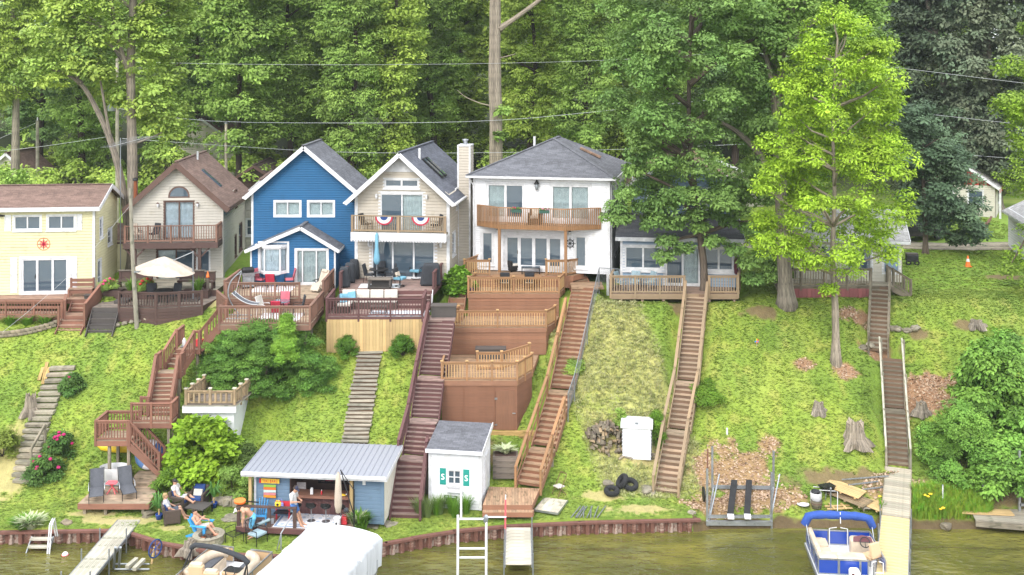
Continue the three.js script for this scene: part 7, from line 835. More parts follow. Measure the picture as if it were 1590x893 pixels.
const stp=(px,py,r,h,l)=>{const p=G(px,py),g=thing('tree_stump',l,'stump',p);const q=loft([[0,-0.25,0],[0,0.02,0],[0,h*0.25,0],[0,h*0.6,0],[0,h,0],[0,h*0.93,0]],[r*1.9,r*1.55,r*1.12,r,r*0.95,r*0.5],26,true),a=q.attributes.position;for(let i=0;i<a.count;i++){const an=Math.atan2(a.getZ(i),a.getX(i)),y=a.getY(i),k=1+(0.1+(h>0.6?0.3:0.12)*Math.max(0,1-y/(h*0.5)))*(Math.sin(an*5+px)*0.6+Math.sin(an*9+py)*0.4);a.setX(i,a.getX(i)*k);a.setZ(i,a.getZ(i)*k);if(y>h*0.85)a.setY(i,y+h*0.2*(Math.sin(an*3+px)+0.6*Math.sin(an*8)));}q.computeVertexNormals();part(g,'trunk',q,h>0.6?M.barkpale:M.barkgrey);part(g,'split_wood',lathe([[0,h*0.95],[r*0.5,h*0.9]],13),M.woodend[1]);};stp(296,851,0.26,0.3,'weathered stump beside the fire pit');stp(1328,685,0.42,0.85,'large pale jagged stump on the right lawn');stp(1271,636,0.24,0.35,'small dark stump on the upper right lawn');stp(1431,638,0.26,0.4,'mossy stump beside the old timber steps');stp(47,638,0.26,0.75,'tall stump beside the leaning planks');stp(1516,503,0.3,0.2,'low dark stump on the far right lawn');
M.fireP=fp;
const pitFaces=(l,p,ry)=>adirondack(l,p,ry);pitFaces('blue adirondack chair with a seated person by the fire pit',G(312,832),1.35);adirondack('empty blue adirondack chair against the bar wall',add3(barAt(0.8,0.17,0.45),[0,0,0]),BTH+0.1);
wickerChair('brown wicker armchair with blue cushion, turned away, by the lawn edge',G(267,811),1.9,{group:'wicker armchairs on the lawn'});wickerChair('brown wicker armchair with blue cushions and white pillow, empty',G(307,786),-0.1,{pillow:M.creamfab,group:'wicker armchairs on the lawn'});wickerChair('brown wicker armchair holding a person in a dark cap',G(281,790),1.3,{group:'wicker armchairs on the lawn'});
lowTable('low_slat_table','low dark slatted table among the wicker chairs',G(309,798),-0.3,0.95,0.4,0.85,M.iron,{top:M.slate[1]});
const ic=thing('iron_chair','black iron lattice chair with pale blue cushion by the fire pit','chair',G(399,843),1.0);part(ic,'cushion',cush(0.58,0.1,0.58).translate(0,0.42,0.02),M.tealfab);part(ic,'frame',merge([...[-1,1].flatMap(s=>[rod([s*0.31,0,0.3],[s*0.31,0.62,0.28],0.016),rod([s*0.31,0,-0.32],[s*0.3,0.95,-0.4],0.016),rod([s*0.31,0.62,0.28],[s*0.31,0.6,-0.34],0.018)]),rod([-0.31,0.36,0.3],[0.31,0.36,0.3],0.014),rod([-0.31,0.36,-0.3],[0.31,0.36,-0.3],0.014)]),M.iron);part(ic,'lattice_back',merge([rod([-0.3,0.95,-0.4],[0.3,0.95,-0.4],0.018),rod([-0.3,0.5,-0.35],[0.3,0.5,-0.35],0.014),...[-0.3,-0.1,0.1].flatMap(x=>[rod([x,0.5,-0.35],[x+0.2,0.95,-0.4],0.01),rod([x+0.2,0.5,-0.35],[x,0.95,-0.4],0.01)])]),M.iron);
const fs=thing('iron_footstool','black iron footstool without cushion beside the lattice chair','footstool',G(364,842),0.9);part(fs,'frame',merge([...[[-1,-1],[1,-1],[-1,1],[1,1]].map(([x,z])=>rod([x*0.27,0,z*0.26],[x*0.27,0.38,z*0.26],0.016)),rod([-0.27,0.38,0.26],[0.27,0.38,0.26],0.014),rod([-0.27,0.38,-0.26],[0.27,0.38,-0.26],0.014),rod([-0.27,0.38,-0.26],[-0.27,0.38,0.26],0.014),rod([0.27,0.38,-0.26],[0.27,0.38,0.26],0.014),loft([[-0.27,0.38,-0.26],[-0.27,0.62,-0.3],[0.27,0.62,-0.3],[0.27,0.38,-0.26]],0.014,6)]),M.iron);part(fs,'mesh_seat',merge(Array.from({length:9},(_,i)=>rod([-0.26,0.37,-0.22+i*0.055],[0.26,0.37,-0.22+i*0.055],0.006,0.006,4))),M.iron);
const rcx=thing('red_folding_table','red folding seat with lavender bag beside the bar counter','seat',barAt(1.7,0.162,0.1),BTH);part(rcx,'panel',B(-0.3,0.34,0.5,0.8,-0.05,0),M.redpl);for(const s of[-0.28,0.3])part(rcx,'leg',B(s-0.03,s+0.03,0,0.82,-0.06,0.02),M.redpl);part(rcx,'shelf',B(-0.28,0.32,0.38,0.42,-0.05,0.35),M.iron);const bg=thing('lavender_bag','lavender tote bag hanging on the red seat','bag',barAt(1.63,0.55,0.2),BTH);part(bg,'body',uvm(new RoundedBoxGeometry(0.3,0.28,0.1,2,0.03)).translate(0,0.25,0),mstd('#8f8fd6',0.7));part(bg,'handle',loft([[-0.09,0.38,0],[-0.06,0.56,0],[0.06,0.56,0],[0.09,0.38,0]],0.012,6),mstd('#8f8fd6',0.7));
const tw=thing('grey_towel','grey towel draped on the red seat corner','towel',barAt(2.08,0.52,0.16),BTH);part(tw,'cloth',pleats(0.22,0.42,3,0.02),M.tealfab);
const gt=thing('orange_guitar','orange acoustic guitar lying on the bar railing','guitar',barAt(0.02,0.162+0.9,0.88),BTH+0.05);part(gt,'body',extr(Array.from({length:28},(_,i)=>{const a=i/28*6.2832,r=0.19+0.035*Math.cos(2*a)+0.02*Math.cos(a);return[Math.cos(a)*r*1.15,Math.sin(a)*r];}),0.09).rotateX(-1.2).translate(0,0.12,0),M.orangepl);part(gt,'neck',beam([0.15,0.16,0],[0.72,0.13,0],0.06,0.035),M.black);part(gt,'headstock',beam([0.72,0.13,0],[0.86,0.13,0],0.08,0.03),M.black);part(gt,'sound_hole',new THREE.TorusGeometry(0.05,0.01,6,16).rotateX(-1.2).translate(0.03,0.16,0.09),M.black);
const ra=thing('yellow_radio','yellow portable radio on the bar railing','radio',barAt(1.75,0.162+0.9,0.88),BTH);part(ra,'body',uvm(new RoundedBoxGeometry(0.26,0.18,0.14,2,0.04)).translate(0,0.1,0),M.yellowpl);part(ra,'handle',loft([[-0.09,0.18,0],[-0.07,0.25,0],[0.07,0.25,0],[0.09,0.18,0]],0.013,6),M.yellowpl);part(ra,'speaker',lathe([[0,0.012],[0.05,0.01],[0.06,0]],12).rotateX(Math.PI/2).translate(0,0.1,0.07),M.iron);
const wb=thing('white_tote','white printed bag standing at the bar deck front','bag',add3(G(416,826),[0,0,0]),0.2);part(wb,'body',B(-0.26,0.26,0,0.55,-0.08,0.08),mp('#dfe0e2',T.fab,0.7));part(wb,'print',B(-0.15,0.12,0.15,0.4,0.08,0.084),M.tealfab);const pipe=thing('grey_float','pale grey pool float leaning on the iron chair','pool float',add3(G(404,833),[0,0.45,0]));part(pipe,'tube',rod([-0.25,0,0],[0.4,0.28,0],0.07,0.07,10),M.tealfab);part(pipe,'end_cap',lathe([[0,0.04],[0.05,0.03],[0.07,0]],10).rotateZ(-1.16).translate(0.4,0.28,0),M.tealfab);
}
{// --- shore clutter, right half
const ty=(l,p,r)=>{const g=thing('old_tyre',l,'tyre',p,0,'old tyres on the bank');g.rotation.set(...r);part(g,'tread',new THREE.TorusGeometry(0.27,0.115,12,28).rotateX(Math.PI/2).scale(1,1.15,1),M.tyre);part(g,'inner_bead',new THREE.TorusGeometry(0.19,0.03,8,24).rotateX(Math.PI/2),M.black);};ty('old black tyre lying flat, nearest the white board',add3(G(950,767),[0,0.14,0]),[0.15,0,0]);ty('old black tyre leaning in the middle of three',add3(G(966,757),[0,0.3,0]),[0.3,0,0.9]);ty('old black tyre lying flat, nearest the tan stairway',add3(G(979,758),[0,0.18,0]),[0.45,0,-0.1]);
const wb=thing('white_board','white door panel lying on the grass by caramel platform','board',add3(G(856,788),[0,0.07,0]),-0.35);part(wb,'panel',B(-0.55,0.55,0,0.05,-0.75,0.75),M.paledock[3]);part(wb,'rim',merge([B(-0.58,-0.55,-0.03,0.06,-0.78,0.78),B(0.55,0.58,-0.03,0.06,-0.78,0.78),B(-0.55,0.55,-0.03,0.06,0.75,0.78)]),M.alu);
const pp=G(905,798);for(let i=0;i<9;i++){const l=['leftmost','second','third','fourth','fifth','sixth','seventh','eighth','rightmost'][i]+' of the steel pipes lying on the grass';const q=solo('steel_pipe',l,'pipe',rod([0,0,0.5],[rr(0.1,0.5),0.05,-0.6],0.025),M.galv,[pp[0]-0.55+i*0.14+rr(-0.05,0.05),pp[1]+0.05,pp[2]],null,'steel pipes on the grass');}
const fc=thing('rusty_chair','rusty folding chair leaning on the bank above the white board','chair',G(868,768),-0.9);part(fc,'seat',uvm(new THREE.BoxGeometry(0.42,0.03,0.4)).translate(0,0.4,0),M.creamfab);part(fc,'frame',merge([-1,1].flatMap(s=>[rod([s*0.22,0,0.25],[s*0.22,0.95,-0.3],0.013),rod([s*0.22,0,-0.25],[s*0.22,0.42,0.18],0.013)])),M.rustcap);part(fc,'backrest',rod([-0.22,0.95,-0.3],[0.22,0.95,-0.3],0.014),M.rustcap);
const wp=thing('firewood_pile','heap of split firewood beside the white pump house','firewood pile');const r=rng(77);for(let i=0;i<130;i++){const t=r()*6.28,q=Math.pow(r(),0.75),p=G(945+Math.cos(t)*q*34,684+Math.sin(t)*q*24),y=p[1]+0.08+0.75*(1-q)*(0.4+0.6*r()),L=rr(0.35,0.5,r),k=rr(0.06,0.11,r);const lg=uvm(new THREE.CylinderGeometry(k,k*1.1,L,5+(i%3),1,false,0,i%2?6.2832:3.6));part(wp,'split_log',lg,i%3?any(M.oldstep,r):i%2?M.bark:any(M.woodend,r),[p[0],y,p[2]],[rr(0.9,2.2,r),rr(0,3,r),rr(-0.6,0.6,r)]);}
const sp=thing('scrap_wood','loose boards and debris in front of the white pump house','scrap wood');for(let i=0;i<9;i++){const p=G(970+r()*50,700+r()*14);part(sp,'board',bx(rr(0.4,1.1,r),0.04,0.12),any(M.greywood,r),[p[0],p[1]+0.05,p[2]],[rr(-0.2,0.2,r),rr(-0.8,0.8,r),rr(-0.15,0.25,r)]);}
const pal=(l,p,ry,n,w,L,m,tilt)=>{const g=thing('wooden_pallet',l,'pallet',p,ry,'timber panels on the lawn');g.rotation.order='YXZ';g.rotation.x=tilt||0;for(let i=0;i<n;i++)part(g,'slat',B(-w/2+i*w/n,-w/2+(i+1)*w/n-0.025,0,0.03,-L/2,L/2),any(m));for(const z of[-0.4,0,0.4])part(g,'bearer',B(-w/2,w/2,-0.07,0,z*L-0.04,z*L+0.04),any(m));};pal('uppermost pale pallet, nearest the steel bars',add3(G(1312,766),[0,0.22,0]),0.9,6,1.1,1.7,M.pine,0.12);pal('middle weathered pallet of the three',add3(G(1320,776),[0,0.12,0]),0.8,6,1.1,1.8,M.woodend,0.1);pal('lowest pallet with gaps, nearest the grey platform',add3(G(1350,782),[0,0.1,0]),0.75,5,1.2,1.7,M.pine,0.08);
const fr=thing('nailed_rack','small nailed timber frame lying on grass behind the blue boat','timber frame',add3(G(1300,788),[0,0.05,0]),0.1);for(let i=0;i<3;i++)part(fr,'rail',B(-0.6,0.6,0,0.05,-0.35+i*0.3,-0.25+i*0.3),any(M.pine));for(const x of[-0.3,0.25])part(fr,'cross_piece',B(x-0.05,x+0.05,0.05,0.09,-0.45,0.45),any(M.pine));
const bs=G(1340,748);for(let i=0;i<3;i++)solo('steel_bar',['long grey steel bar behind the pallets','short grey steel bar behind the pallets','thin grey steel bar nearest the pallets'][i],'steel bar',beam([-1,0,0],[i===0?1.3:0.5,0.1,-0.2],0.05,0.05),M.galv,[bs[0]+i*0.2,gy(bs[0],bs[2]+i*0.3)+0.1,bs[2]+i*0.3],null,'steel bars behind the pallets');
const cn=thing('white_drum','white plastic drum with black bag by the pallets','drum',G(1267,781));part(cn,'body',lathe([[0,0],[0.25,0],[0.27,0.5],[0.24,0.5],[0.22,0.1]],16),M.whitepl);part(cn,'black_bag',blob(0.17,1,0.8,1,4,0.4).translate(0,0.52,0),M.black);const ct=thing('wood_bucket','brown wooden tub in front of the white drum','tub',G(1268,788));part(ct,'body',lathe([[0,0],[0.22,0],[0.26,0.35],[0.23,0.35],[0.2,0.05]],14),M.oldstep[1]);part(ct,'hoop',new THREE.TorusGeometry(0.245,0.012,6,18).rotateX(Math.PI/2).translate(0,0.22,0),M.rustcap);
const lid=thing('round_cover','round white cover lying on the grass','cover',add3(G(1247,784),[0,0.03,0]));part(lid,'disc',lathe([[0,0.05],[0.27,0.035],[0.3,0],[0,0]],22),M.whitepl);part(lid,'knob',lathe([[0,0.09],[0.04,0.08],[0.04,0.05]],8),M.whitepl);
const wh=thing('wheelbarrow','tipped wheelbarrow with black tray behind the white drum','wheelbarrow',G(1284,772),0.4);part(wh,'tray',uvm(new THREE.CylinderGeometry(0.42,0.25,0.28,4).rotateY(0.785).scale(1.2,1,0.8).translate(0,0.42,0)),M.black);part(wh,'handles',merge([rod([-0.6,0.5,0.22],[0.5,0.25,0.15],0.02),rod([-0.6,0.5,-0.22],[0.5,0.25,-0.15],0.02)]),M.whitepl);part(wh,'wheel',new THREE.TorusGeometry(0.14,0.05,8,18).translate(0.55,0.19,0),M.tyre);for(const z of[-0.2,0.2])part(wh,'leg',rod([-0.2,0.3,z],[-0.25,0,z],0.016),M.galv);
const co=thing('traffic_cone','orange traffic cone on the lawn below the drive','traffic cone',G(1503,414));part(co,'cone',lathe([[0.16,0.03],[0.04,0.68],[0,0.7]],16),M.orangepl);part(co,'base',B(-0.19,0.19,0,0.035,-0.19,0.19),M.orangepl);part(co,'band',lathe([[0.108,0.32],[0.074,0.5]],16).scale(1.03,1,1.03),M.whitepl);
const pw=thing('pinwheel','small rainbow pinwheel standing in the lawn','pinwheel',G(1175,538));part(pw,'stick',rod([0,-0.1,0],[0,0.28,0],0.008),M.whitepl);['#d9433f','#e8c02a','#4aa04e','#3f7fd2','#e8742c','#8f5fc0'].forEach((c,i)=>part(pw,'vane',extr([[0,0],[0.12,0.02],[0.1,0.08],[0.03,0.06]],0.01).rotateZ(i*1.047).translate(0,0.3,0.02),mstd(c,0.6)));
const vp=solo('white_pipe_stub','short white pipe stub in the lawn beside tan stairway','pipe',rod([0,-0.1,0],[0,0.3,0],0.05),M.whitepl,G(1129,674));
[[740,702,0.32,'large grey boulder above the white shed roof edge'],[1075,797,0.12,'white stone at the seawall end']].slice(1).forEach(([a,b,s,l])=>solo('stone',l,'stone',blob(s,1.5,0.8,1,a,0.4),M.stone[2],add3(G(a,b),[0,0.04,0])));
[[1340,541,'pale stone left of the grey stairs foot'],[1352,536,'small pale stone beside grey stairs foot'],[1390,512,'pale stone right of the grey stairs'],[1408,514,'flat grey stone right of grey stairs'],[1421,510,'dark round stone right of grey stairs'],[1004,763,'white broken block beside the tyres'],[945,752,'pale stone behind the tyres'],[1470,818,'dark boulder in the water edge under grass'],[1390,816,'brown boulder between boat and dock at waterline'],[103,813,'pale tan boulder on the left seawall lawn'],[230,800,'flat tan stone at the sun deck foot']].forEach(([a,b,l],i)=>solo('stone',l,'stone',blob(0.2+0.06*(i%3),1.4,0.65,1,i+3,0.4),any(i>6?M.stone2:M.stone),add3(G(a,b),[0,0.04,0]),i));
const rk=thing('rock_heap','heap of pale rocks and blocks beside the bar','rock heap');[[345,775,0.22],[355,771,0.26],[363,778,0.24],[340,782,0.2],[352,784,0.25],[335,774,0.2]].forEach(([a,b,s],i)=>part(rk,'rock',blob(s,1.3,0.85,1,i+11,0.45),any(M.stone),add3(G(a,b),[0,0.12,0])));[[354,783],[369,784]].forEach(([a,b])=>{const p=G(a,b);part(rk,'concrete_block',uvm(new RoundedBoxGeometry(0.42,0.36,0.36,1,0.03)),M.stone[3],add3(p,[0,0.16,0.1]),[0,0.2,0]);});
for(let i=0;i<9;i++){const p=i<5?G(555+i*13+(i%2)*5,812+(i%3)*3):G(352+(i-5)*7,802+(i%2)*5);solo('stepping_stone',i<5?ord(i)+' stepping stone past the bar corner, from the parasol mast':ord(i-5)+' stepping stone before the bar, from the low table','stone',blob(0.24,1.3,0.15,1,i,0.35),M.stone[1],add3(p,[0,0.02,0]),i,i<5?'stepping stones by the bar corner':'stepping stones before the bar');}
for(const[px,py,l]of[[332,788,'blue glazed pot with a palm beside low table'],[247,806,'blue glazed pot with leafy plant by the wicker armchair']]){const p=G(px,py),g=thing('blue_pot',l,'potted plant',p);part(g,'pot',lathe([[0,0],[0.13,0],[0.17,0.2],[0.16,0.24],[0.13,0.22],[0,0.2]],14),mstd('#203f86',0.25));part(g,'stem',rod([0,0.2,0],[0,0.5,0],0.04),M.pine[1]);const l2=[];for(let i=0;i<18;i++){const a=i*2.4,e=rr(0.5,0.85),tip=[Math.cos(a)*e*0.7,0.5+rr(0.1,0.6),Math.sin(a)*e*0.7];l2.push(loft([[0,0.45,0],[tip[0]*0.5,tip[1]+0.15,tip[2]*0.5],tip],[0.02,0.035,0.004],4));}part(g,'fronds',merge(l2),mp('#5a8c3c',T.plain,0.7));}
const cx=X(1418,76),car=thing('black_suv','black SUV parked on the drive behind dark-leaved tree','car',[cx,gy(cx,-76)+0.03,-76],0.35);const sh=[[-2.2,0.35],[-2.25,0.8],[-2.15,1.05],[-1.95,1.7],[-1.6,1.8],[0.4,1.8],[1.1,1.15],[2.1,1.0],[2.2,0.7],[2.2,0.35]];part(car,'body',extr(sh,1.8).translate(0,0,-0.9),M.carblack);for(const s of[-0.905,0.905]){part(car,'side_window',extr([[-1.85,1.15],[-1.7,1.68],[0.3,1.68],[0.85,1.15]],0.012).translate(0,0,s-0.006),M.glass);for(const x of[-1.4,1.4]){const w=sub(car,'wheel',[x,0.36,s*0.98]);part(w,'tyre',new THREE.TorusGeometry(0.27,0.1,10,22),M.tyre);part(w,'rim',new THREE.CylinderGeometry(0.2,0.2,0.1,16).rotateX(Math.PI/2),M.alu);}}for(const z of[-0.75,0.75])part(car,'tail_light',B(-2.27,-2.18,0.95,1.3,z-0.1,z+0.1),M.redpl);part(car,'rear_window',B(-2.1,-2.03,1.2,1.62,-0.7,0.7),M.glass);for(const z of[-0.65,0.65])part(car,'headlight',B(2.12,2.2,0.75,0.95,z-0.2,z+0.2),M.whitegloss);
const gl=thing('black_cart','black covered cart on the lawn beside the small cottage','cart',G(1416,411),-0.2);part(gl,'body',uvm(new RoundedBoxGeometry(0.75,0.45,0.6,2,0.06)).translate(0,0.45,0),M.black);part(gl,'lid',B(-0.36,0.36,0.68,0.74,-0.3,0.3),M.slate[1]);for(const x of[-0.25,0.25])part(gl,'wheel',new THREE.TorusGeometry(0.13,0.05,8,16).translate(x,0.18,0.32),M.tyre);
const wr=G(1530,360);for(let i=0;i<3;i++)solo('leaning_plank',['first brown plank leaning on the big trunk','second brown plank leaning on the big trunk','short brown plank leaning on the big trunk'][i],'plank',beam([0,0,0],[0.7,1.1-i*0.2,-0.3],0.18,0.04),M.brownwood[i],[wr[0]-0.1-0.15*i,wr[1],wr[2]],null,'planks by the big trunk');
for(const[a,b,L,l,m]of[[66,600,1.7,'long tan plank lying beside the stone steps',0],[60,594,1.0,'short pale plank beside the stone steps',2],[70,592,0.9,'shortest pale plank above the stump',3]]){const p=G(a,b),q=G(a+7,b-34*L/1.7);solo('loose_plank',l,'plank',beam(add3(p,[0,0.12,0]),add3(q,[0,0.12,0]),0.16,0.05),M.yellowtimber[m],[0,0,0],null,'planks by the stone steps');}
const gw=thing('garden_wall','curved low stone block wall in front of the red deck','garden wall');for(let r2=0;r2<2;r2++)for(let i=0;i<15;i++){const t=(i+r2*0.5)/15,p=G(mix(-12,98,t),524-22*t*t);part(gw,'wall_block',uvm(new RoundedBoxGeometry(0.3,0.15,0.24,1,0.025)),any(M.stone2),[p[0],p[1]+0.08+r2*0.155,p[2]],[0,0.2*t,0]);}
const pl=thing('stone_planter','square timber planter with hosta beside the white boathouse','planter',[X(785,51.2),gy(X(785,51.2),-51),-51]);for(let i=0;i<4;i++)part(pl,'timber',B(-0.6,0.6,i*0.27,i*0.27+0.255,-0.4,0.4),any(M.darktop));
part(pl,'soil',B(-0.5,0.5,1.06,1.1,-0.35,0.35),M.darkwood[0]);
}
// ---------------------------------------------------------------- people: one continuous skin each, clothes over it
function sdfGeo(prims,cell,k=0.03){
const lo=[9,9,9],hi=[-9,-9,-9];for(const[a,ra,b,rb]of prims)for(const[p,r]of[[a,ra],[b,rb]])for(let i=0;i<3;i++){lo[i]=Math.min(lo[i],p[i]-r-0.04);hi[i]=Math.max(hi[i],p[i]+r+0.04);}
const S=Math.max(hi[0]-lo[0],hi[1]-lo[1],hi[2]-lo[2])/2,c=[0,1,2].map(i=>(lo[i]+hi[i])/2),N=Math.ceil(2*S/cell)+4,mc=new MarchingCubes(N,new THREE.MeshStandardMaterial(),false,false,60000),h=mc.halfsize;mc.isolation=0;
const pr=prims.map(([a,ra,b,rb])=>{const d=[b[0]-a[0],b[1]-a[1],b[2]-a[2]];return{a,ra,rb,d,l:d[0]*d[0]+d[1]*d[1]+d[2]*d[2]+1e-9};});
for(let z=0;z<N;z++)for(let y=0;y<N;y++)for(let x=0;x<N;x++){
const X1=c[0]+(x-h)/h*S*1.06,Y1=c[1]+(y-h)/h*S*1.06,Z1=c[2]+(z-h)/h*S*1.06;let m=9;
if(X1>lo[0]-cell&&X1<hi[0]+cell&&Y1>lo[1]-cell&&Y1<hi[1]+cell&&Z1>lo[2]-cell&&Z1<hi[2]+cell)
for(const p of pr){const dx=X1-p.a[0],dy=Y1-p.a[1],dz=Z1-p.a[2];let t=(dx*p.d[0]+dy*p.d[1]+dz*p.d[2])/p.l;t=t<0?0:t>1?1:t;const ex=dx-p.d[0]*t,ey=dy-p.d[1]*t,ez=dz-p.d[2]*t,q=Math.sqrt(ex*ex+ey*ey+ez*ez)-(p.ra+(p.rb-p.ra)*t),u=Math.max(k-Math.abs(m-q),0)/k;m=Math.min(m,q)-u*u*k*0.25;}
mc.field[x+y*N+z*N*N]=-m;
}
mc.update();const n=mc.count,pos=new Float32Array(n*3),nor=new Float32Array(n*3),uv=new Float32Array(n*2);
for(let i=0;i<n;i++){for(let j=0;j<3;j++){pos[i*3+j]=c[j]+mc.positionArray[i*3+j]*S*1.06;nor[i*3+j]=mc.normalArray[i*3+j];}uv[2*i]=pos[i*3]*2;uv[2*i+1]=pos[i*3+1]*2;}
const g=new THREE.BufferGeometry();g.setAttribute('position',new THREE.BufferAttribute(pos,3));g.setAttribute('normal',new THREE.BufferAttribute(nor,3));g.setAttribute('uv',new THREE.BufferAttribute(uv,2));g.computeVertexNormals();return g;
}
function person(label,pos,ry,J,o){
const g=thing('person',label,'person',pos,ry),{neck,head,sh,el,wr,hip,kn,an,toe,chest,pelvis,look=[0,0,1]}=J,body=[];
const L=vv(look).normalize(),upv=vv(head).sub(vv(neck)).normalize(),side=upv.clone().cross(L).normalize(),off=(f,u,s)=>{const q=vv(head).addScaledVector(L,f).addScaledVector(upv,u).addScaledVector(side,s);return[q.x,q.y,q.z];};
body.push([pelvis,0.135,chest,0.13],[chest,0.13,neck,0.06],[sh[0],0.07,sh[1],0.07],[hip[0],0.1,hip[1],0.1],[neck,0.055,head,0.06]);
for(let i=0;i<2;i++)body.push([sh[i],0.058,el[i],0.043],[el[i],0.043,wr[i],0.03],[hip[i],0.092,kn[i],0.062],[kn[i],0.06,an[i],0.042],[an[i],0.045,toe[i],0.03]);
const skinG=[sdfGeo(body,0.02,0.05)];
const hd=[[off(-0.015,0.035,0),0.088,off(0.02,0.0,0),0.082],[off(0.03,-0.05,0.02),0.05,off(0.055,-0.085,0),0.035],[off(0.03,-0.05,-0.02),0.05,off(0.055,-0.085,0),0.035],[off(0.095,0.01,0),0.012,off(0.112,-0.03,0),0.017],[off(0.086,-0.06,-0.02),0.01,off(0.086,-0.06,0.02),0.01],[off(-0.01,0.015,0.088),0.014,off(-0.015,-0.03,0.086),0.012],[off(-0.01,0.015,-0.088),0.014,off(-0.015,-0.03,-0.086),0.012]];skinG.push(sdfGeo(hd,0.008,0.02));
for(let i=0;i<2;i++){
const d=vv(wr[i]).sub(vv(el[i])).normalize(),sd=d.clone().cross(Math.abs(d.y)>0.8?V(0,0,1):V(0,1,0)).normalize(),nn=sd.clone().cross(d),pt=(f,s,n)=>{const q=vv(wr[i]).addScaledVector(d,f).addScaledVector(sd,s).addScaledVector(nn,n);return[q.x,q.y,q.z];},hp=[[pt(0,0,0),0.026,pt(0.08,0.018,0),0.018],[pt(0,0,0),0.026,pt(0.08,-0.022,0),0.018]],c=-0.03;
[[0.03,0.07],[0.01,0.08],[-0.01,0.075],[-0.03,0.055]].forEach(([s,l])=>hp.push([pt(0.08,s,0),0.0095,pt(0.08+l*0.55,s,c*0.4),0.009],[pt(0.08+l*0.55,s,c*0.4),0.009,pt(0.08+l,s,c*1.5),0.0075]));const ts=i?-1:1;hp.push([pt(0.02,ts*0.03,0),0.013,pt(0.06,ts*0.058,c*0.5),0.01],[pt(0.06,ts*0.058,c*0.5),0.01,pt(0.09,ts*0.055,c),0.008]);skinG.push(sdfGeo(hp,0.007,0.006));
}
part(g,'body',merge(skinG),o.skin||M.skin);
part(g,'eyes',merge([-1,1].map(s=>new THREE.SphereGeometry(0.011,8,6).toNonIndexed().translate(...off(0.083,0.015,s*0.032)))),M.black);
if(o.shirt){const s=[[pelvis,0.15,chest,0.148],[chest,0.145,lerp3(chest,neck,0.75),0.09],[sh[0],0.085,sh[1],0.085]];for(let i=0;i<2;i++)s.push([sh[i],0.075,lerp3(sh[i],el[i],o.sleeve??0.62),0.068]);part(g,'shirt',sdfGeo(s,0.018,0.05),o.shirt);}
if(o.shorts){const s=[[hip[0],0.118,hip[1],0.118],[pelvis,0.145,lerp3(pelvis,chest,0.15),0.142]];for(let i=0;i<2;i++)s.push([hip[i],0.112,lerp3(hip[i],kn[i],o.shortLen??0.72),0.096]);part(g,'shorts',sdfGeo(s,0.018,0.04),o.shorts);}
if(o.hair)part(g,'hair',sdfGeo([[off(-0.03,0.05,0),0.092,off(-0.045,0.0,0),0.08],[off(0.02,0.085,0),0.06,off(-0.03,0.07,0),0.09]],0.01,0.03),o.hair);
if(o.cap){part(g,'cap',merge([sdfGeo([[off(-0.02,0.06,0),0.096,off(0.01,0.06,0),0.094]],0.01,0.02),sdfGeo([[off(0.08,0.055,-0.05),0.018,off(0.17,0.035,-0.03),0.012],[off(0.08,0.055,0.05),0.018,off(0.17,0.035,0.03),0.012],[off(0.08,0.06,0),0.02,off(0.185,0.038,0),0.012]],0.008,0.04)]),o.cap);}
if(o.glasses)part(g,'sunglasses',merge([rod(off(0.098,0.015,-0.05),off(0.098,0.015,0.05),0.016),rod(off(0.09,0.018,0.05),off(-0.01,0.02,0.092),0.006),rod(off(0.09,0.018,-0.05),off(-0.01,0.02,-0.092),0.006)]),M.black);
return g;
}
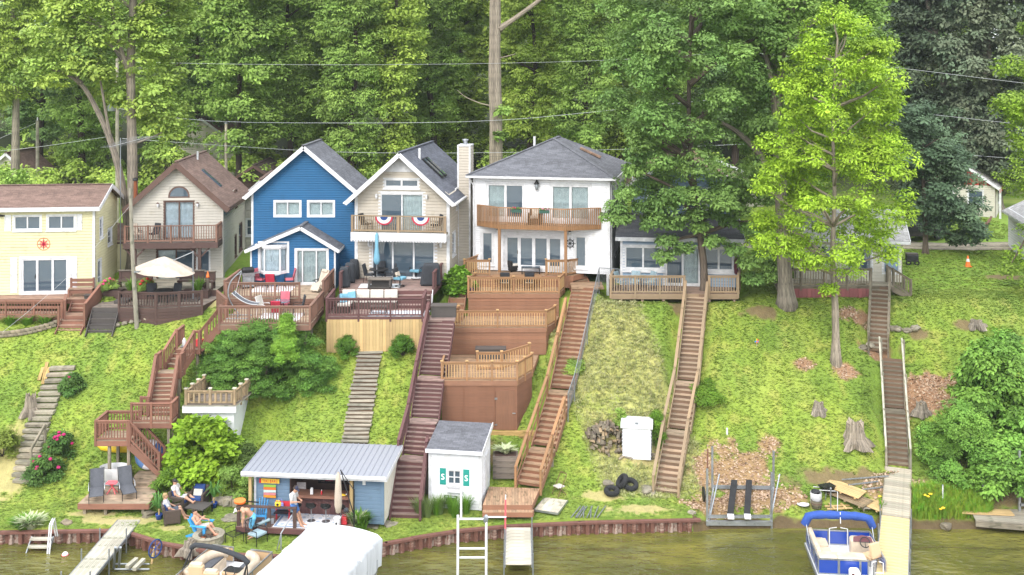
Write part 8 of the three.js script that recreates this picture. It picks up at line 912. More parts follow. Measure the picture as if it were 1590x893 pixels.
{const seat=(rec,o={})=>({pelvis:[0,0.5,-0.12],chest:[0,0.86,-0.2-rec],neck:[0,1.06,-0.24-rec*1.2],head:[0,1.2,-0.22-rec*1.25],sh:[[-0.18,0.99,-0.22-rec],[0.18,0.99,-0.22-rec]],el:[[-0.28,0.74,-0.12],[0.28,0.74,-0.12]],wr:[[-0.24,0.62,0.12],[0.24,0.62,0.12]],hip:[[-0.1,0.5,-0.08],[0.1,0.5,-0.08]],kn:[[-0.13,0.56,0.34],[0.13,0.58,0.34]],an:[[-0.14,0.16,0.55],[0.14,0.16,0.58]],toe:[[-0.15,0.1,0.74],[0.15,0.1,0.77]],look:[0,0,1],...o});
const fl=barDy-0.0;
person('person in white T-shirt, blue shorts and navy cap leaning on the bar rail',[barAt(2.36,0,0.6)[0],barDy,barAt(2.36,0,0.6)[2]],1.25,{pelvis:[0,0.9,0],chest:[0,1.24,-0.03],neck:[0,1.45,0.04],head:[0,1.58,0.1],look:[0,-0.6,1],sh:[[-0.19,1.38,0.0],[0.19,1.38,0.0]],el:[[-0.27,1.1,0.05],[0.27,1.1,0.05]],wr:[[-0.1,1.08,0.26],[0.1,1.12,0.27]],hip:[[-0.1,0.86,0.02],[0.1,0.86,0.02]],kn:[[-0.11,0.48,0.24],[0.11,0.5,0.2]],an:[[-0.11,0.09,0.44],[0.11,0.09,0.38]],toe:[[-0.13,0.035,0.6],[0.13,0.035,0.55]]},{shirt:mp('#e4e4e2',T.fab,0.95),shorts:mp('#4d79b8',T.fab,0.9),cap:mp('#3c3f58',T.fab,0.9),hair:M.barkdark,shortLen:0.6});
const bp=G(391,838);bp[2]=-46.05;bp[0]=X(389,46.05);person('shirtless person in white cap and sky-blue shorts bending over the iron chair',[bp[0],bp[1],bp[2]],-1.2,{pelvis:[0,0.93,-0.1],chest:[0,1.2,0.18],neck:[0,1.28,0.4],head:[0,1.3,0.54],look:[0,-0.55,0.85],sh:[[-0.19,1.25,0.32],[0.19,1.25,0.32]],el:[[-0.23,0.98,0.3],[0.23,0.98,0.32]],wr:[[-0.2,0.74,0.34],[0.2,0.74,0.36]],hip:[[-0.1,0.88,-0.1],[0.1,0.88,-0.1]],kn:[[-0.11,0.47,-0.02],[0.11,0.47,0.0]],an:[[-0.11,0.09,-0.08],[0.11,0.09,-0.06]],toe:[[-0.13,0.035,0.1],[0.13,0.035,0.12]]},{shorts:mp('#6fbfe6',T.fab,0.9),cap:mp('#e6e3df',T.fab,0.9),hair:M.barkdark,shortLen:0.85});
const a=G(312,832);person('shirtless person with dark hair sitting in the blue adirondack chair',[a[0],a[1],a[2]],1.35,seat(0.18,{pelvis:[0,0.36,-0.05],hip:[[-0.1,0.36,0],[0.1,0.36,0]],chest:[0,0.66,-0.2],neck:[0,0.86,-0.3],head:[0,1.0,-0.3],sh:[[-0.18,0.8,-0.27],[0.18,0.8,-0.27]],el:[[-0.3,0.62,-0.05],[0.3,0.62,-0.05]],wr:[[-0.1,0.82,0.1],[0.2,0.66,0.18]],kn:[[-0.12,0.5,0.42],[0.12,0.5,0.42]],an:[[-0.12,0.18,0.75],[0.12,0.14,0.72]],toe:[[-0.13,0.2,0.92],[0.13,0.14,0.9]]}),{shorts:mp('#c9c2c0',T.fab,0.9),hair:M.barkdark});
const b=G(281,790);person('person in black cap, sunglasses and white top reclining in wicker armchair',[b[0],b[1],b[2]],1.3,seat(0.08,{an:[[-0.14,0.42,0.72],[0.14,0.42,0.74]],toe:[[-0.15,0.5,0.82],[0.15,0.5,0.84]],kn:[[-0.13,0.58,0.36],[0.13,0.6,0.36]]}),{shirt:mp('#e9e4e0',T.fab,0.95),shorts:mp('#dcdde2',T.fab,0.9),cap:M.black,glasses:true,hair:M.barkdark,sleeve:0.3});
const c=G(267,811);person('person in pale grey shirt seated in the near wicker armchair',[c[0],c[1],c[2]],1.9,seat(0.05),{shirt:mp('#c9c8cc',T.fab,0.95),shorts:mp('#55606e',T.fab,0.9),hair:mp('#b79a6c',T.fab,0.9)});
}
// ---------------------------------------------------------------- leaves, trees, shrubs, grass
function leafSprig(n,len,wid,r,o={}){
const pos=[],nor=[],idx=[];const rd=rng(o.seed||5);
for(let i=0;i<n;i++){
const a=i*2.399+rd()*0.6,q=Math.sqrt((i+0.5)/n)*r,el=(o.el??0.15)+rr(-0.45,0.35,rd),y=rr(-0.3,0.3,rd)*r,b=[Math.cos(a)*q,y,Math.sin(a)*q],L=len*rr(0.75,1.2,rd),d=[Math.cos(a+rr(-0.7,0.7,rd))*Math.cos(el),-Math.sin(el)-0.1,Math.sin(a+rr(-0.7,0.7,rd))*Math.cos(el)],D=vv(d).normalize(),S=D.clone().cross(V(rr(-0.4,0.4,rd),1,rr(-0.4,0.4,rd))).normalize().multiplyScalar(wid*rr(0.8,1.2,rd)/2),N=S.clone().cross(D).normalize();
const p0=vv(b),p1=p0.clone().addScaledVector(D,L*0.45).add(S).addScaledVector(N,0.12*wid),p2=p0.clone().addScaledVector(D,L),p3=p0.clone().addScaledVector(D,L*0.45).sub(S).addScaledVector(N,0.12*wid),k=pos.length/3;
for(const p of[p0,p1,p2,p3])pos.push(p.x,p.y,p.z);idx.push(k,k+1,k+2,k,k+2,k+3);
}
const g=new THREE.BufferGeometry();g.setAttribute('position',new THREE.Float32BufferAttribute(pos,3));g.setIndex(idx);g.computeVertexNormals();return g;
}
const leafMat=(c)=>new THREE.MeshPhysicalMaterial({color:c,roughness:0.62,transmission:0.2,thickness:0,side:THREE.DoubleSide,specularIntensity:0.35});
const SP={maple:[1,2,3].map(s=>leafSprig(10,0.19,0.13,0.2,{seed:s,el:0.35})),small:[1,2].map(s=>leafSprig(11,0.12,0.07,0.15,{seed:s+9})),long:[1,2].map(s=>leafSprig(10,0.22,0.09,0.18,{seed:s+20,el:0.5})),big:[1].map(s=>leafSprig(6,0.24,0.2,0.2,{seed:31,el:0.1})),needle:[1].map(s=>leafSprig(12,0.2,0.045,0.12,{seed:41,el:0.1}))};
const LM={base:leafMat('#ffffff')};
const tmpM=new THREE.Matrix4(),tmpQ=new THREE.Quaternion(),tmpE=new THREE.Euler(),tmpC=new THREE.Color();
function foliage(parent,name,clumps,o){
let{geos=SP.maple}=o;geos=[geos[(o.seed||1)%geos.length]];const{col,col2=col,per=36,size=1,seed=1,shell=0.35,flat=0.6,jit=0.22,clumpJit=0.22}=o,r=rng(seed),n=clumps.length*per,G0=geos.length,out=[];
const mats=Array.from({length:G0},()=>[]),cols=Array.from({length:G0},()=>[]);
clumps.forEach((c,ci)=>{
const t0=r(),cj=1+(r()-0.5)*2*clumpJit,m=Math.round(per*(c[5]||1));
for(let i=0;i<m;i++){
const u=r()*2-1,a=r()*6.2832,s=Math.sqrt(1-u*u),q=c[3]*Math.pow(mix(shell,1,r()),0.6),dx=s*Math.cos(a),dy=u,dz=s*Math.sin(a),k=Math.floor(r()*G0);
tmpE.set(dz*0.55+(r()-0.5)*0.7,r()*6.2832,-dx*0.55+(r()-0.5)*0.7);tmpQ.setFromEuler(tmpE);const sc=size*rr(0.5,1.35,r);
tmpM.compose(V(c[0]+dx*q,c[1]+dy*q*(c[4]||flat),c[2]+dz*q),tmpQ,V(sc,sc,sc));mats[k].push(...tmpM.elements);
const t=clamp(t0*0.7+r()*0.3),j=cj*(1+(r()-0.5)*2*jit),w=mix3(col,col2,t);cols[k].push(w[0]*j,w[1]*j,w[2]*j);
}
});
for(let k=0;k<G0;k++){const c=mats[k].length/16;if(!c)continue;const m=new THREE.InstancedMesh(geos[k],LM.base,c);m.instanceMatrix.array.set(mats[k]);m.instanceColor=new THREE.InstancedBufferAttribute(new Float32Array(cols[k]),3);m.name=name;m.userData.kind='stuff';m.castShadow=m.receiveShadow=true;parent.add(m);}
}
function crownClumps(rows,d,n,cr,r,o={}){
const out=[],zr=o.zr??0.85,wsum=[];let s=0;for(let i=0;i<rows.length-1;i++){const w=(rows[i+1][0]-rows[i][0])*((rows[i][2]-rows[i][1])+(rows[i+1][2]-rows[i+1][1]));s+=w;wsum.push(s);}
for(let k=0;k<n;k++){const v=r()*s,i=wsum.findIndex(w=>w>=v),t=r(),py=mix(rows[i][0],rows[i+1][0],t),a=mix(rows[i][1],rows[i+1][1],t),b=mix(rows[i][2],rows[i+1][2],t),cx=X((a+b)/2,d),hw=Math.max(0.3,(b-a)/2*d/F-cr*0.6),q=Math.pow(mix(o.core??0.12,1,r()),0.5),an=r()*6.2832,rad=cr*rr(0.65,1.35,r);out.push([cx+Math.cos(an)*hw*q,Y(py,d),-d+Math.sin(an)*hw*q*zr,rad,0.55+(o.fl||0)+0.25*r()]);}
return out;
}
function trunkGeo(pts,r0,r1,n=10){const P=[];const c=new THREE.CatmullRomCurve3(pts.map(vv));const m=Math.max(6,pts.length*4);const rad=[];for(let i=0;i<=m;i++){const t=i/m,p=c.getPoint(t);P.push([p.x,p.y,p.z]);rad.push(mix(r0,r1,Math.pow(t,0.8))*(1+(t<0.12?0.55*Math.pow(1-t/0.12,2):0)));}return loft(P,rad,n,true,0.1);}
function tree(name,label,o){
const r=rng(o.seed),g=thing(name,label,'tree',[0,0,0],0,o.group),clumps=o.clumps||crownClumps(o.rows,o.d,o.n,o.cr,r,o),pts=o.trunk;if(o.extra)clumps.push(...o.extra);
const geos=[trunkGeo(pts,o.r0,o.r1??o.r0*0.25)];const curve=new THREE.CatmullRomCurve3(pts.map(vv)),lim=o.limbs??14;
for(const l of o.stems||[])geos.push(trunkGeo(l[0],l[1],l[2],8));
for(let i=0;i<lim&&clumps.length;i++){const c=clumps[Math.floor(r()*clumps.length)];let best=0.3,bd=1e9;for(let t=o.limbFrom??0.25;t<0.98;t+=0.04){const p=curve.getPoint(t),dd=Math.hypot(p.x-c[0],p.z-c[2]),want=p.y+dd*0.55-c[1],e=Math.abs(want);if(e<bd){bd=e;best=t;}}const p=curve.getPoint(best),e=[c[0],c[1],c[2]],L=Math.hypot(e[0]-p.x,e[1]-p.y,e[2]-p.z);if(L<0.5)continue;const mid=[mix(p.x,e[0],0.5)+rr(-0.3,0.3,r),mix(p.y,e[1],0.45)+0.12*L*rr(-0.5,1,r),mix(p.z,e[2],0.5)+rr(-0.3,0.3,r)],rb=Math.min(0.14,0.025+L*0.016)*(o.limbR||1);geos.push(loft([[p.x,p.y,p.z],lerp3([p.x,p.y,p.z],mid,0.5),mid,lerp3(mid,e,0.6),e],[rb*1.2,rb,rb*0.75,rb*0.5,rb*0.2],6));}
part(g,'trunk',merge(geos),o.bark||M.bark);foliage(g,'crown',clumps,o);return g;
}
const upTo=(px,py,d,pts)=>{const b=G(px,py);return[add3(b,[0,-0.3,0]),...pts.map(([a,c,dd])=>P3(a,c,dd||-b[2]))];};
const gp=(px,d)=>{const x=X(px,d);return[x,ground(x,-d)-0.2,-d];};
const GREEN={mid:[[0.19,0.315,0.065],[0.30,0.43,0.085]],light:[[0.25,0.365,0.06],[0.39,0.5,0.085]],dark:[[0.13,0.235,0.075],[0.21,0.33,0.1]],lime:[[0.25,0.40,0.028],[0.38,0.55,0.045]],blue:[[0.085,0.145,0.08],[0.14,0.215,0.11]],maple:[[0.14,0.26,0.065],[0.23,0.36,0.085]]};
// --- nearer trees
tree('bright_green_tree','young lime-green tree standing on the right lawn',{seed:11,trunk:upTo(1298,560,56,[[1297,480],[1293,400],[1296,300],[1293,180],[1300,60]]),r0:0.24,r1:0.04,bark:M.barkpale,d:56,n:185,cr:0.66,fl:0.12,per:46,size:0.88,rows:[[4,1275,1328],[40,1248,1360],[75,1232,1402],[130,1198,1414],[190,1176,1420],[260,1162,1422],[330,1154,1420],[372,1168,1408],[412,1205,1378]],core:0.2,col:GREEN.lime[0],col2:GREEN.lime[1],geos:SP.long,limbs:44,limbFrom:0.3,extra:[[X(1285,56),Y(447,56),-55.8,0.5,0.6],[X(1180,56),Y(372,56),-55.6,0.7,0.6],[X(1240,56),Y(400,56),-55.2,0.7,0.6],[X(1375,56),Y(330,56),-55.6,0.9,0.6]]});
tree('deck_maple','dark green maple growing through the tan deck',{seed:12,trunk:[gp(1093,60.9),P3(1093,420,60.9),P3(1088,370,60.9),P3(1080,300,61),P3(1070,200,61),P3(1072,60,61),P3(1075,-60,61)],r0:0.27,r1:0.08,bark:M.bark,d:61.3,n:205,cr:1.0,per:64,size:0.88,rows:[[-90,960,1170],[0,915,1225],[80,915,1235],[160,930,1235],[240,945,1235],[290,965,1225],[325,990,1200]],core:0.25,col:GREEN.maple[0],col2:GREEN.maple[1],limbs:26,limbFrom:0.35,limbR:1.5,extra:[[1035,372],[1060,385],[1085,350],[1110,372],[1165,352],[1185,392],[1205,372],[1160,405],[955,320],[972,300],[985,262],[1000,318],[1130,340],[1200,410],[1010,345],[1045,345],[1075,330],[1105,330],[1150,325],[1190,340],[1215,345],[1222,390],[1175,372],[1140,385],[1195,425],[1020,330],[950,335],[965,338],[1170,430],[1030,395]].map(([a,b])=>[X(a,60.6),Y(b,60.6),-60.4,0.62,0.55])});
tree('old_lawn_tree','broad old tree with thick pale trunk behind the lime-green tree',{seed:13,trunk:upTo(1222,471,59.6,[[1217,400],[1212,300,60.5],[1206,200,61.5],[1215,80,62],[1230,-50,62]]),r0:0.46,r1:0.16,bark:M.barkgrey,d:64,n:150,cr:1.15,per:40,size:1.25,rows:[[-100,1120,1400],[0,1110,1400],[120,1130,1390],[230,1170,1330],[320,1190,1290]],col:GREEN.mid[0],col2:GREEN.maple[1],limbs:16,limbR:1.8,stems:[[[P3(1212,300,60.6),P3(1180,240,61),P3(1145,205,62),P3(1120,190,62)],0.26,0.1],[[P3(1206,200,61.5),P3(1198,130,61.5),P3(1180,40,62)],0.22,0.1]]});
tree('dark_lawn_maple','blue-dark small maple beside the gravel drive',{seed:14,trunk:[gp(1437,71.5),P3(1437,350,71.5),P3(1434,290,71.5),P3(1432,200,71.5)],r0:0.22,r1:0.07,bark:M.bark,d:71.5,n:90,cr:0.85,per:46,size:1.0,rows:[[170,1395,1450],[230,1385,1500],[280,1392,1520],[320,1405,1532],[352,1430,1545],[372,1470,1540]],col:GREEN.blue[0],col2:GREEN.blue[1]});
tree('copper_tree','huge dark bronze-green tree at the right edge beyond the cottage',{seed:15,trunk:[gp(1546,88),P3(1545,300,88),P3(1542,200,88),P3(1530,60,88),P3(1530,-60,88)],r0:0.75,r1:0.3,bark:M.barkgrey,d:88,n:210,cr:1.35,per:44,size:1.5,rows:[[-90,1480,1640],[-10,1450,1640],[90,1440,1640],[200,1450,1640],[285,1490,1630]],col:GREEN.blue[0],col2:[0.20,0.22,0.135],limbs:16});
tree('bronze_tree','dark grey-green tree just behind the lime-green tree top',{seed:16,trunk:[gp(1470,90),P3(1470,230,90),P3(1462,100,90),P3(1440,0,90)],r0:0.5,r1:0.2,bark:M.barkgrey,d:91,n:150,cr:1.3,per:42,size:1.5,rows:[[-60,1400,1470],[20,1370,1480],[120,1370,1490],[220,1370,1490],[290,1380,1470]],col:[0.07,0.115,0.065],col2:[0.13,0.16,0.09],limbs:10});
tree('edge_tree','light green leaning branches at the right frame edge',{seed:17,trunk:[gp(1650,61),P3(1648,300,61),P3(1640,100,61),P3(1640,-60,61)],r0:0.35,r1:0.12,d:61,n:95,cr:0.8,per:50,size:1.05,rows:[[-60,1565,1720],[60,1568,1720],[150,1550,1720],[230,1562,1720],[330,1560,1720],[440,1556,1700],[475,1575,1690]],core:0.35,col:GREEN.light[0],col2:GREEN.lime[0],geos:SP.long,limbs:16});
tree('twin_trunk_tree','tall twin-trunk tree between the yellow and tan houses',{seed:18,trunk:[gp(208,66.5),P3(206,330,66.5),P3(205,230,66.5),P3(203,120,66.5),P3(206,20,66.5),P3(210,-80,66.5)],r0:0.4,r1:0.2,bark:M.barkgrey,d:67.5,n:120,cr:1.0,per:40,size:1.15,rows:[[-90,40,320],[0,60,300],[90,80,285],[150,150,290],[200,215,290],[240,225,280]],core:0.3,zr:0.7,col:GREEN.mid[0],col2:GREEN.light[1],limbs:14,stems:[[[gp(203,66.8),P3(192,300,66.6),P3(172,220,66.4),P3(150,170,66.2),P3(125,130,66),P3(95,112,66),P3(60,104,66)],0.3,0.07],[[P3(125,130,66),P3(112,95,66),P3(118,50,65.8)],0.14,0.05],[[P3(172,220,66.4),P3(160,150,66),P3(150,90,66)],0.12,0.04],[[P3(203,120,66.5),P3(185,70,66.3),P3(165,-40,66)],0.2,0.12]],extra:[[60,100],[75,80],[95,95],[110,60],[118,100],[135,80],[150,105],[90,125],[45,120],[130,40],[60,50],[160,60],[100,20]].map(([a,b])=>[X(a,65.8),Y(b,65.8),-65.4,0.95,0.6])});
// --- the wood behind the houses
const back=[
[22,85,'light',62,'pale green tree with straight trunk at the left frame edge',0.42],[60,97,'dark',75,'shadowed tree behind the yellow roof, nearest the pole'],[128,93,'mid',70,'full green tree behind the leaning trunk'],[262,90,'mid',60,'round-crowned tree above the tan chimney pipe'],[305,99,'dark',70,'dark tree behind the antenna and tan roof'],[372,88,'mid',78,'large maple above the brown-roofed house'],[452,92,'mid',66,'forked dark-trunked tree above the blue ridge'],[520,97,'light',60,'yellow-green tree beyond the blue roof slope'],[548,88,'mid',58,'maple directly above the beige gable'],[607,90,'light',52,'slim tree with lime top left of the bare trunk'],[672,97,'mid',66,'tree behind the beige chimney'],[712,103,'light',60,'light tree behind the bare trunk'],[823,93,'light',62,'yellow-green tree right of the bare trunk'],[865,101,'lime',55,'limey tree behind the white hip roof'],[905,90,'mid',58,'tree above the white house ridge end'],[960,98,'light',60,'pale tree left of the deck maple'],[1040,100,'mid',70,'tree hidden behind the deck maple crown'],[1140,98,'dark',68,'dark tree between the maple and old lawn tree'],[1240,100,'mid',70,'green tree behind the lime tree top, chimney side'],[1340,104,'mid',70,'green tree behind the lime tree top, drive side'],[1440,106,'dark',75,'dark tree far behind the bronze tree'],[1560,106,'dark',80,'dark tree far behind the copper tree']];
back.forEach(([px,d,k,hw,l,r0],i)=>{const r=rng(300+i),s=0.5+0.5*r(),bot=205+45*r();tree('wood_tree',l,{seed:100+i,group:'trees of the wood behind the houses',trunk:[gp(px,d),P3(px+rr(-4,4,r),200,d),P3(px+rr(-10,10,r),90,d),P3(px+rr(-14,14,r),-60,d)],r0:r0||rr(0.28,0.45,r),r1:0.12,bark:i===0?M.barkgrey:M.barkdark,d,n:118,cr:1.22,per:46,size:1.3,rows:[[-130,px-hw*0.7,px+hw*0.7],[-50,px-hw,px+hw],[60,px-hw*(0.85+0.3*r()),px+hw*(0.85+0.3*r())],[140,px-hw*0.9,px+hw*0.9],[i===0?150:bot,px-hw*0.6,px+hw*0.6]],core:0.2,col:GREEN[k][0],col2:GREEN[k][1],geos:i%2?SP.maple:SP.long,limbs:12,limbR:1.5});});
tree('bare_trunk_tree','tall bare grey trunk rising behind the white house',{seed:60,trunk:[gp(770,82),P3(770,200,82),P3(768,100,82),P3(769,20,82),P3(770,-90,82)],r0:0.56,r1:0.4,bark:M.barkpale,d:82,n:30,cr:1.2,per:34,size:1.4,rows:[[-160,700,880],[-60,690,900]],col:GREEN.mid[0],col2:GREEN.light[0],limbs:0,stems:[[[P3(775,45,82),P3(800,28,82),P3(835,2,82),P3(880,-40,82)],0.24,0.12],[[P3(765,165,82),P3(745,160,82),P3(722,150,82),P3(710,140,82)],0.06,0.02],[[P3(777,90,82),P3(800,84,82)],0.06,0.03]],extra:[[X(780,81),Y(172,81),-81.3,0.5,0.7,0.6],[X(776,81),Y(210,81),-81.3,0.4,0.7,0.6]]});
{
const r=rng(901),cl=[];for(let i=0;i<950;i++){const d=rr(102,118,r),px=rr(-80,1680,r),x=X(px,d);cl.push([x,ground(x,-d)+Math.pow(r(),0.8)*24,-d,rr(1.3,2.0,r),0.7]);}const g=new THREE.Group();g.name='far_wood';scene.add(g);tag(g,'dense green mass of the wood behind the tall trees','wood',null,'stuff');foliage(g,'foliage',cl,{col:GREEN.mid[0],col2:GREEN.light[1],per:40,size:2.3,seed:902,geos:SP.maple.slice(0,1)});
const c2=[];for(let i=0;i<210;i++){const d=rr(80,103,r),px=rr(-60,1300,r),x=X(px,d);c2.push([x,ground(x,-d)+rr(0.2,3.8,r),-d,rr(0.8,1.3,r),0.75]);}const u=new THREE.Group();u.name='undergrowth';scene.add(u);tag(u,'leafy undergrowth between the trunks behind the houses','undergrowth',null,'stuff');foliage(u,'foliage',c2,{col:GREEN.mid[0],col2:GREEN.light[1],per:46,size:1.4,seed:904,geos:SP.maple.slice(1,2)});
}
// --- shrubs
function shrub(name,label,px,py,w,h,o={}){
const p=o.at||G(px,py),r=rng(o.seed||px*7+py),g=thing(name,label,o.cat||'shrub',[0,0,0],0,o.group),cl=[],n=o.n||Math.round(10+w*h*7),cr=o.cr||0.3;
for(let i=0;i<n;i++){const a=r()*6.2832,q=Math.sqrt(r()),t=r(),f=o.cone?1-t:Math.sqrt(Math.max(0,1-Math.pow(t,2.2)));const x=p[0]+Math.cos(a)*q*f*w/2,z=p[2]+Math.sin(a)*q*f*(o.dp||w)/2;cl.push([x,Math.max(gy(x,z)+0.1,p[1]+t*h),z,cr*rr(0.7,1.2,r),o.flat||0.75]);}
const st=[];for(let i=0;i<5;i++){const c=pick(cl,r);st.push(loft([[p[0]+rr(-0.1,0.1,r),p[1]-0.1,p[2]],[mix(p[0],c[0],0.4),mix(p[1],c[1],0.6),mix(p[2],c[2],0.4)],[c[0],c[1],c[2]]],[0.035,0.025,0.008],5));}part(g,'stems',merge(st),M.barkdark);foliage(g,'foliage',cl,{col:GREEN.mid[0],col2:GREEN.light[1],per:40,size:0.75,seed:px+1,geos:SP.small,flat:0.8,...o});if(o.flowers){const fl=[];for(let i=0;i<o.flowers[1];i++){const c=cl[Math.floor(r()*cl.length)];fl.push(blob(o.flowers[2],1,0.8,1,i,0.3,1).translate(c[0]+rr(-0.2,0.2,r),Math.max(c[1],p[1]+h*0.45)+c[3]*0.7+rr(-0.08,0.05,r),c[2]+rr(0,0.3,r)));}fl.forEach(q=>part(g,'blossom',q,o.flowers[0]));}return g;
}
const mag=mp('#c2206c',T.plain,0.8),pinkm=mp('#e0507c',T.plain,0.8);
shrub('spreading_yew','wide layered dark green yew below the brown deck',412,612,7.6,3.7,{dp:2.8,n:400,cr:0.42,flat:0.42,per:50,size:0.72,geos:SP.needle,col:[0.09,0.21,0.035],col2:[0.17,0.31,0.05]});
shrub('cone_arborvitae','bright green cone-shaped conifer in front of the brown deck',443,560,1.5,2.1,{cone:true,n:60,cr:0.26,per:44,size:0.6,geos:SP.needle,col:[0.17,0.34,0.035],col2:[0.27,0.45,0.06],at:[X(443,53.6),Y(491,53.9)-2.1,-53.9]});
shrub('lime_hydrangea','large lime-leaved shrub in front of the white roof deck',318,742,3.2,2.7,{n:70,cr:0.42,per:34,size:1.0,geos:SP.big,col:[0.16,0.29,0.015],col2:[0.26,0.4,0.03]});
shrub('green_bank_shrub','mid-green mixed shrub beside the sun deck steps',278,768,2.4,1.3,{col:[0.10,0.2,0.02],col2:[0.18,0.3,0.03],geos:SP.long,size:0.7});shrub('dark_bank_shrub','dark leafy shrub behind the rock heap by the bar',362,768,1.9,1.3,{col:GREEN.mid[0],col2:GREEN.light[0]});shrub('grey_bank_shrub','tall loose shrub above the bar roof edge',372,735,1.6,1.4,{col:[0.08,0.14,0.03],col2:[0.15,0.22,0.05]});shrub('yellow_bank_shrub','yellow-green shrub between lime shrub and bar',345,757,1.5,1.2,{col:[0.17,0.26,0.02],col2:[0.25,0.34,0.04]});
[[538,552,'round green bush under the pale skirt, nearer the timber steps'],[624,552,'round green bush under pale skirt, nearer maroon stairway']].forEach(([a,b,l])=>shrub('round_bush',l,a,b,1.1,0.95,{n:34,cr:0.22,per:50,size:0.5,col:[0.07,0.17,0.018],col2:[0.13,0.26,0.03],group:'round bushes under the pale skirt'}));
[[113,606,0.95,0.8,8,'peony bush with magenta blooms beside upper stone steps'],[92,706,1.4,1.0,14,'peony bush with magenta blooms, middle of the three'],[70,744,1.5,1.0,14,'peony bush with magenta blooms lowest by the stone steps']].forEach(([a,b,w,h,n,l])=>shrub('peony_bush',l,a,b,w,h,{n:26,cr:0.22,size:0.75,per:36,geos:SP.long,col:[0.06,0.14,0.025],col2:[0.11,0.2,0.04],flowers:[mag,n,0.085],group:'magenta peonies by the stone steps'}));
shrub('edge_bush','yellow-green bush at the left frame edge',6,706,1.3,1.1,{col:[0.16,0.22,0.03],col2:[0.24,0.3,0.05]});
[[1556,690,4.3,5.4,'tall leafy thicket with drooping leaves at right frame edge',90],[1500,735,3.4,3.2,'bushy viburnum at the thicket\u2019s dock side',60],[1566,760,3.6,2.4,'low dense bush beneath the right thicket',50],[1452,712,1.4,1.5,'small round shrub beside the lower timber steps',36]].forEach(([a,b,w,h,l,n],i)=>shrub('thicket_shrub',l,a,b,w,h,{n:n*1.5,cr:0.5,per:44,size:0.95,geos:i%2?SP.small:SP.maple,col:[0.13,0.28,0.045],col2:[0.23,0.4,0.065],group:'thicket on the right bank'}));
shrub('deck_side_plant','broad-leaved lime plant beside the white house deck',0,0,1.3,1.5,{at:[X(712,61.5),gy(X(712,61.5),-61.5),-61.5],n:30,cr:0.3,size:0.95,geos:SP.big,col:[0.13,0.27,0.02],col2:[0.2,0.36,0.04]});
shrub('pump_house_ivy','green vine climbing the white pump house corner',1021,690,0.6,1.6,{n:26,cr:0.2,size:0.6,col:[0.1,0.22,0.02],col2:[0.17,0.3,0.03]});shrub('pump_house_creeper','creeper at the firewood side of the pump house',963,672,0.5,1.1,{n:14,cr:0.18,size:0.6});shrub('stair_creeper','leafy creeper spilling beside the tan stairway',1095,620,1.6,0.6,{n:26,cr:0.3,size:0.6,dp:3.4,col:[0.11,0.22,0.02],col2:[0.18,0.3,0.03]});shrub('fence_weeds','weeds growing by the wire fence',893,577,1.1,0.6,{n:16,cr:0.24,size:0.6});
const YT=Y(452,60.5);[[168,'rose bush with pink blooms in the dark planter',pinkm],[226,'rose bush with red blooms behind the grey pole',mp('#e0483c',T.plain,0.8)]].forEach(([px,l,m])=>shrub('rose_bush',l,0,0,1.0,0.6,{at:[X(px,60.8),YT,-60.8],n:16,cr:0.2,size:0.6,flowers:[m,9,0.09],group:'roses on the dark terrace'}));
function bladeGeo(n,h,w,sp,seed){const pos=[],idx=[],r=rng(seed);for(let i=0;i<n;i++){const a=r()*6.2832,b=rr(0,sp*0.3,r),l=h*rr(0.6,1.1,r),q=sp*rr(0.3,1,r),c=[Math.cos(a),Math.sin(a)],s=[-c[1]*w/2,c[0]*w/2],P=[[c[0]*b,0,c[1]*b],[c[0]*(b+q*0.4),l*0.7,c[1]*(b+q*0.4)],[c[0]*(b+q),l*(0.85+0.25*r()),c[1]*(b+q)]],k=pos.length/3;pos.push(P[0][0]-s[0]*0.7,0,P[0][2]-s[1]*0.7,P[0][0]+s[0]*0.7,0,P[0][2]+s[1]*0.7,P[1][0]-s[0],P[1][1],P[1][2]-s[1],P[1][0]+s[0],P[1][1],P[1][2]+s[1],...P[2]);idx.push(k,k+1,k+3,k,k+3,k+2,k+2,k+3,k+4);}const g=new THREE.BufferGeometry();g.setAttribute('position',new THREE.Float32BufferAttribute(pos,3));g.setIndex(idx);g.computeVertexNormals();return g;}
const lm=(r,g,b)=>{const c=new THREE.Color();c.setRGB(r,g,b);return leafMat(c);};
function clumpPlant(name,label,pos,n,h,w,sp,mat,o={}){const g=thing(name,label,o.cat||'plant',pos,0,o.group);for(let i=0;i<(o.k||1);i++)part(g,'leaves',bladeGeo(n,h,w,sp,50+i+Math.round(pos[0]*10)),o.mats?o.mats[i%o.mats.length]:mat,o.k?[rr(-o.s,o.s),0,rr(-o.s2??-o.s,o.s2??o.s)]:null);return g;}
const LB=lm(0.13,0.27,0.025),LY=lm(0.24,0.3,0.07),LW=lm(0.5,0.55,0.33),LG=lm(0.2,0.27,0.09);
[[203,'arching daylily clump between the two rose bushes',203],[307,'arching daylily clump under the parasol pole',305]].forEach(([px,l])=>clumpPlant('daylily',l,[X(px,60.8),YT-0.05,-60.8],90,0.75,0.035,0.7,LB,{group:'daylilies on the dark terrace'}));
[[12,'leafy perennial clump at the garden wall, nearest the frame edge'],[40,'leafy perennial clump in the middle of the garden wall bed'],[68,'leafy perennial clump nearest the red steps']].forEach(([px,l])=>{const p=G(px,508);clumpPlant('perennial_clump',l,[p[0],p[1],p[2]-0.25],110,0.6,0.07,0.65,LB,{group:'perennials below the red deck'});});
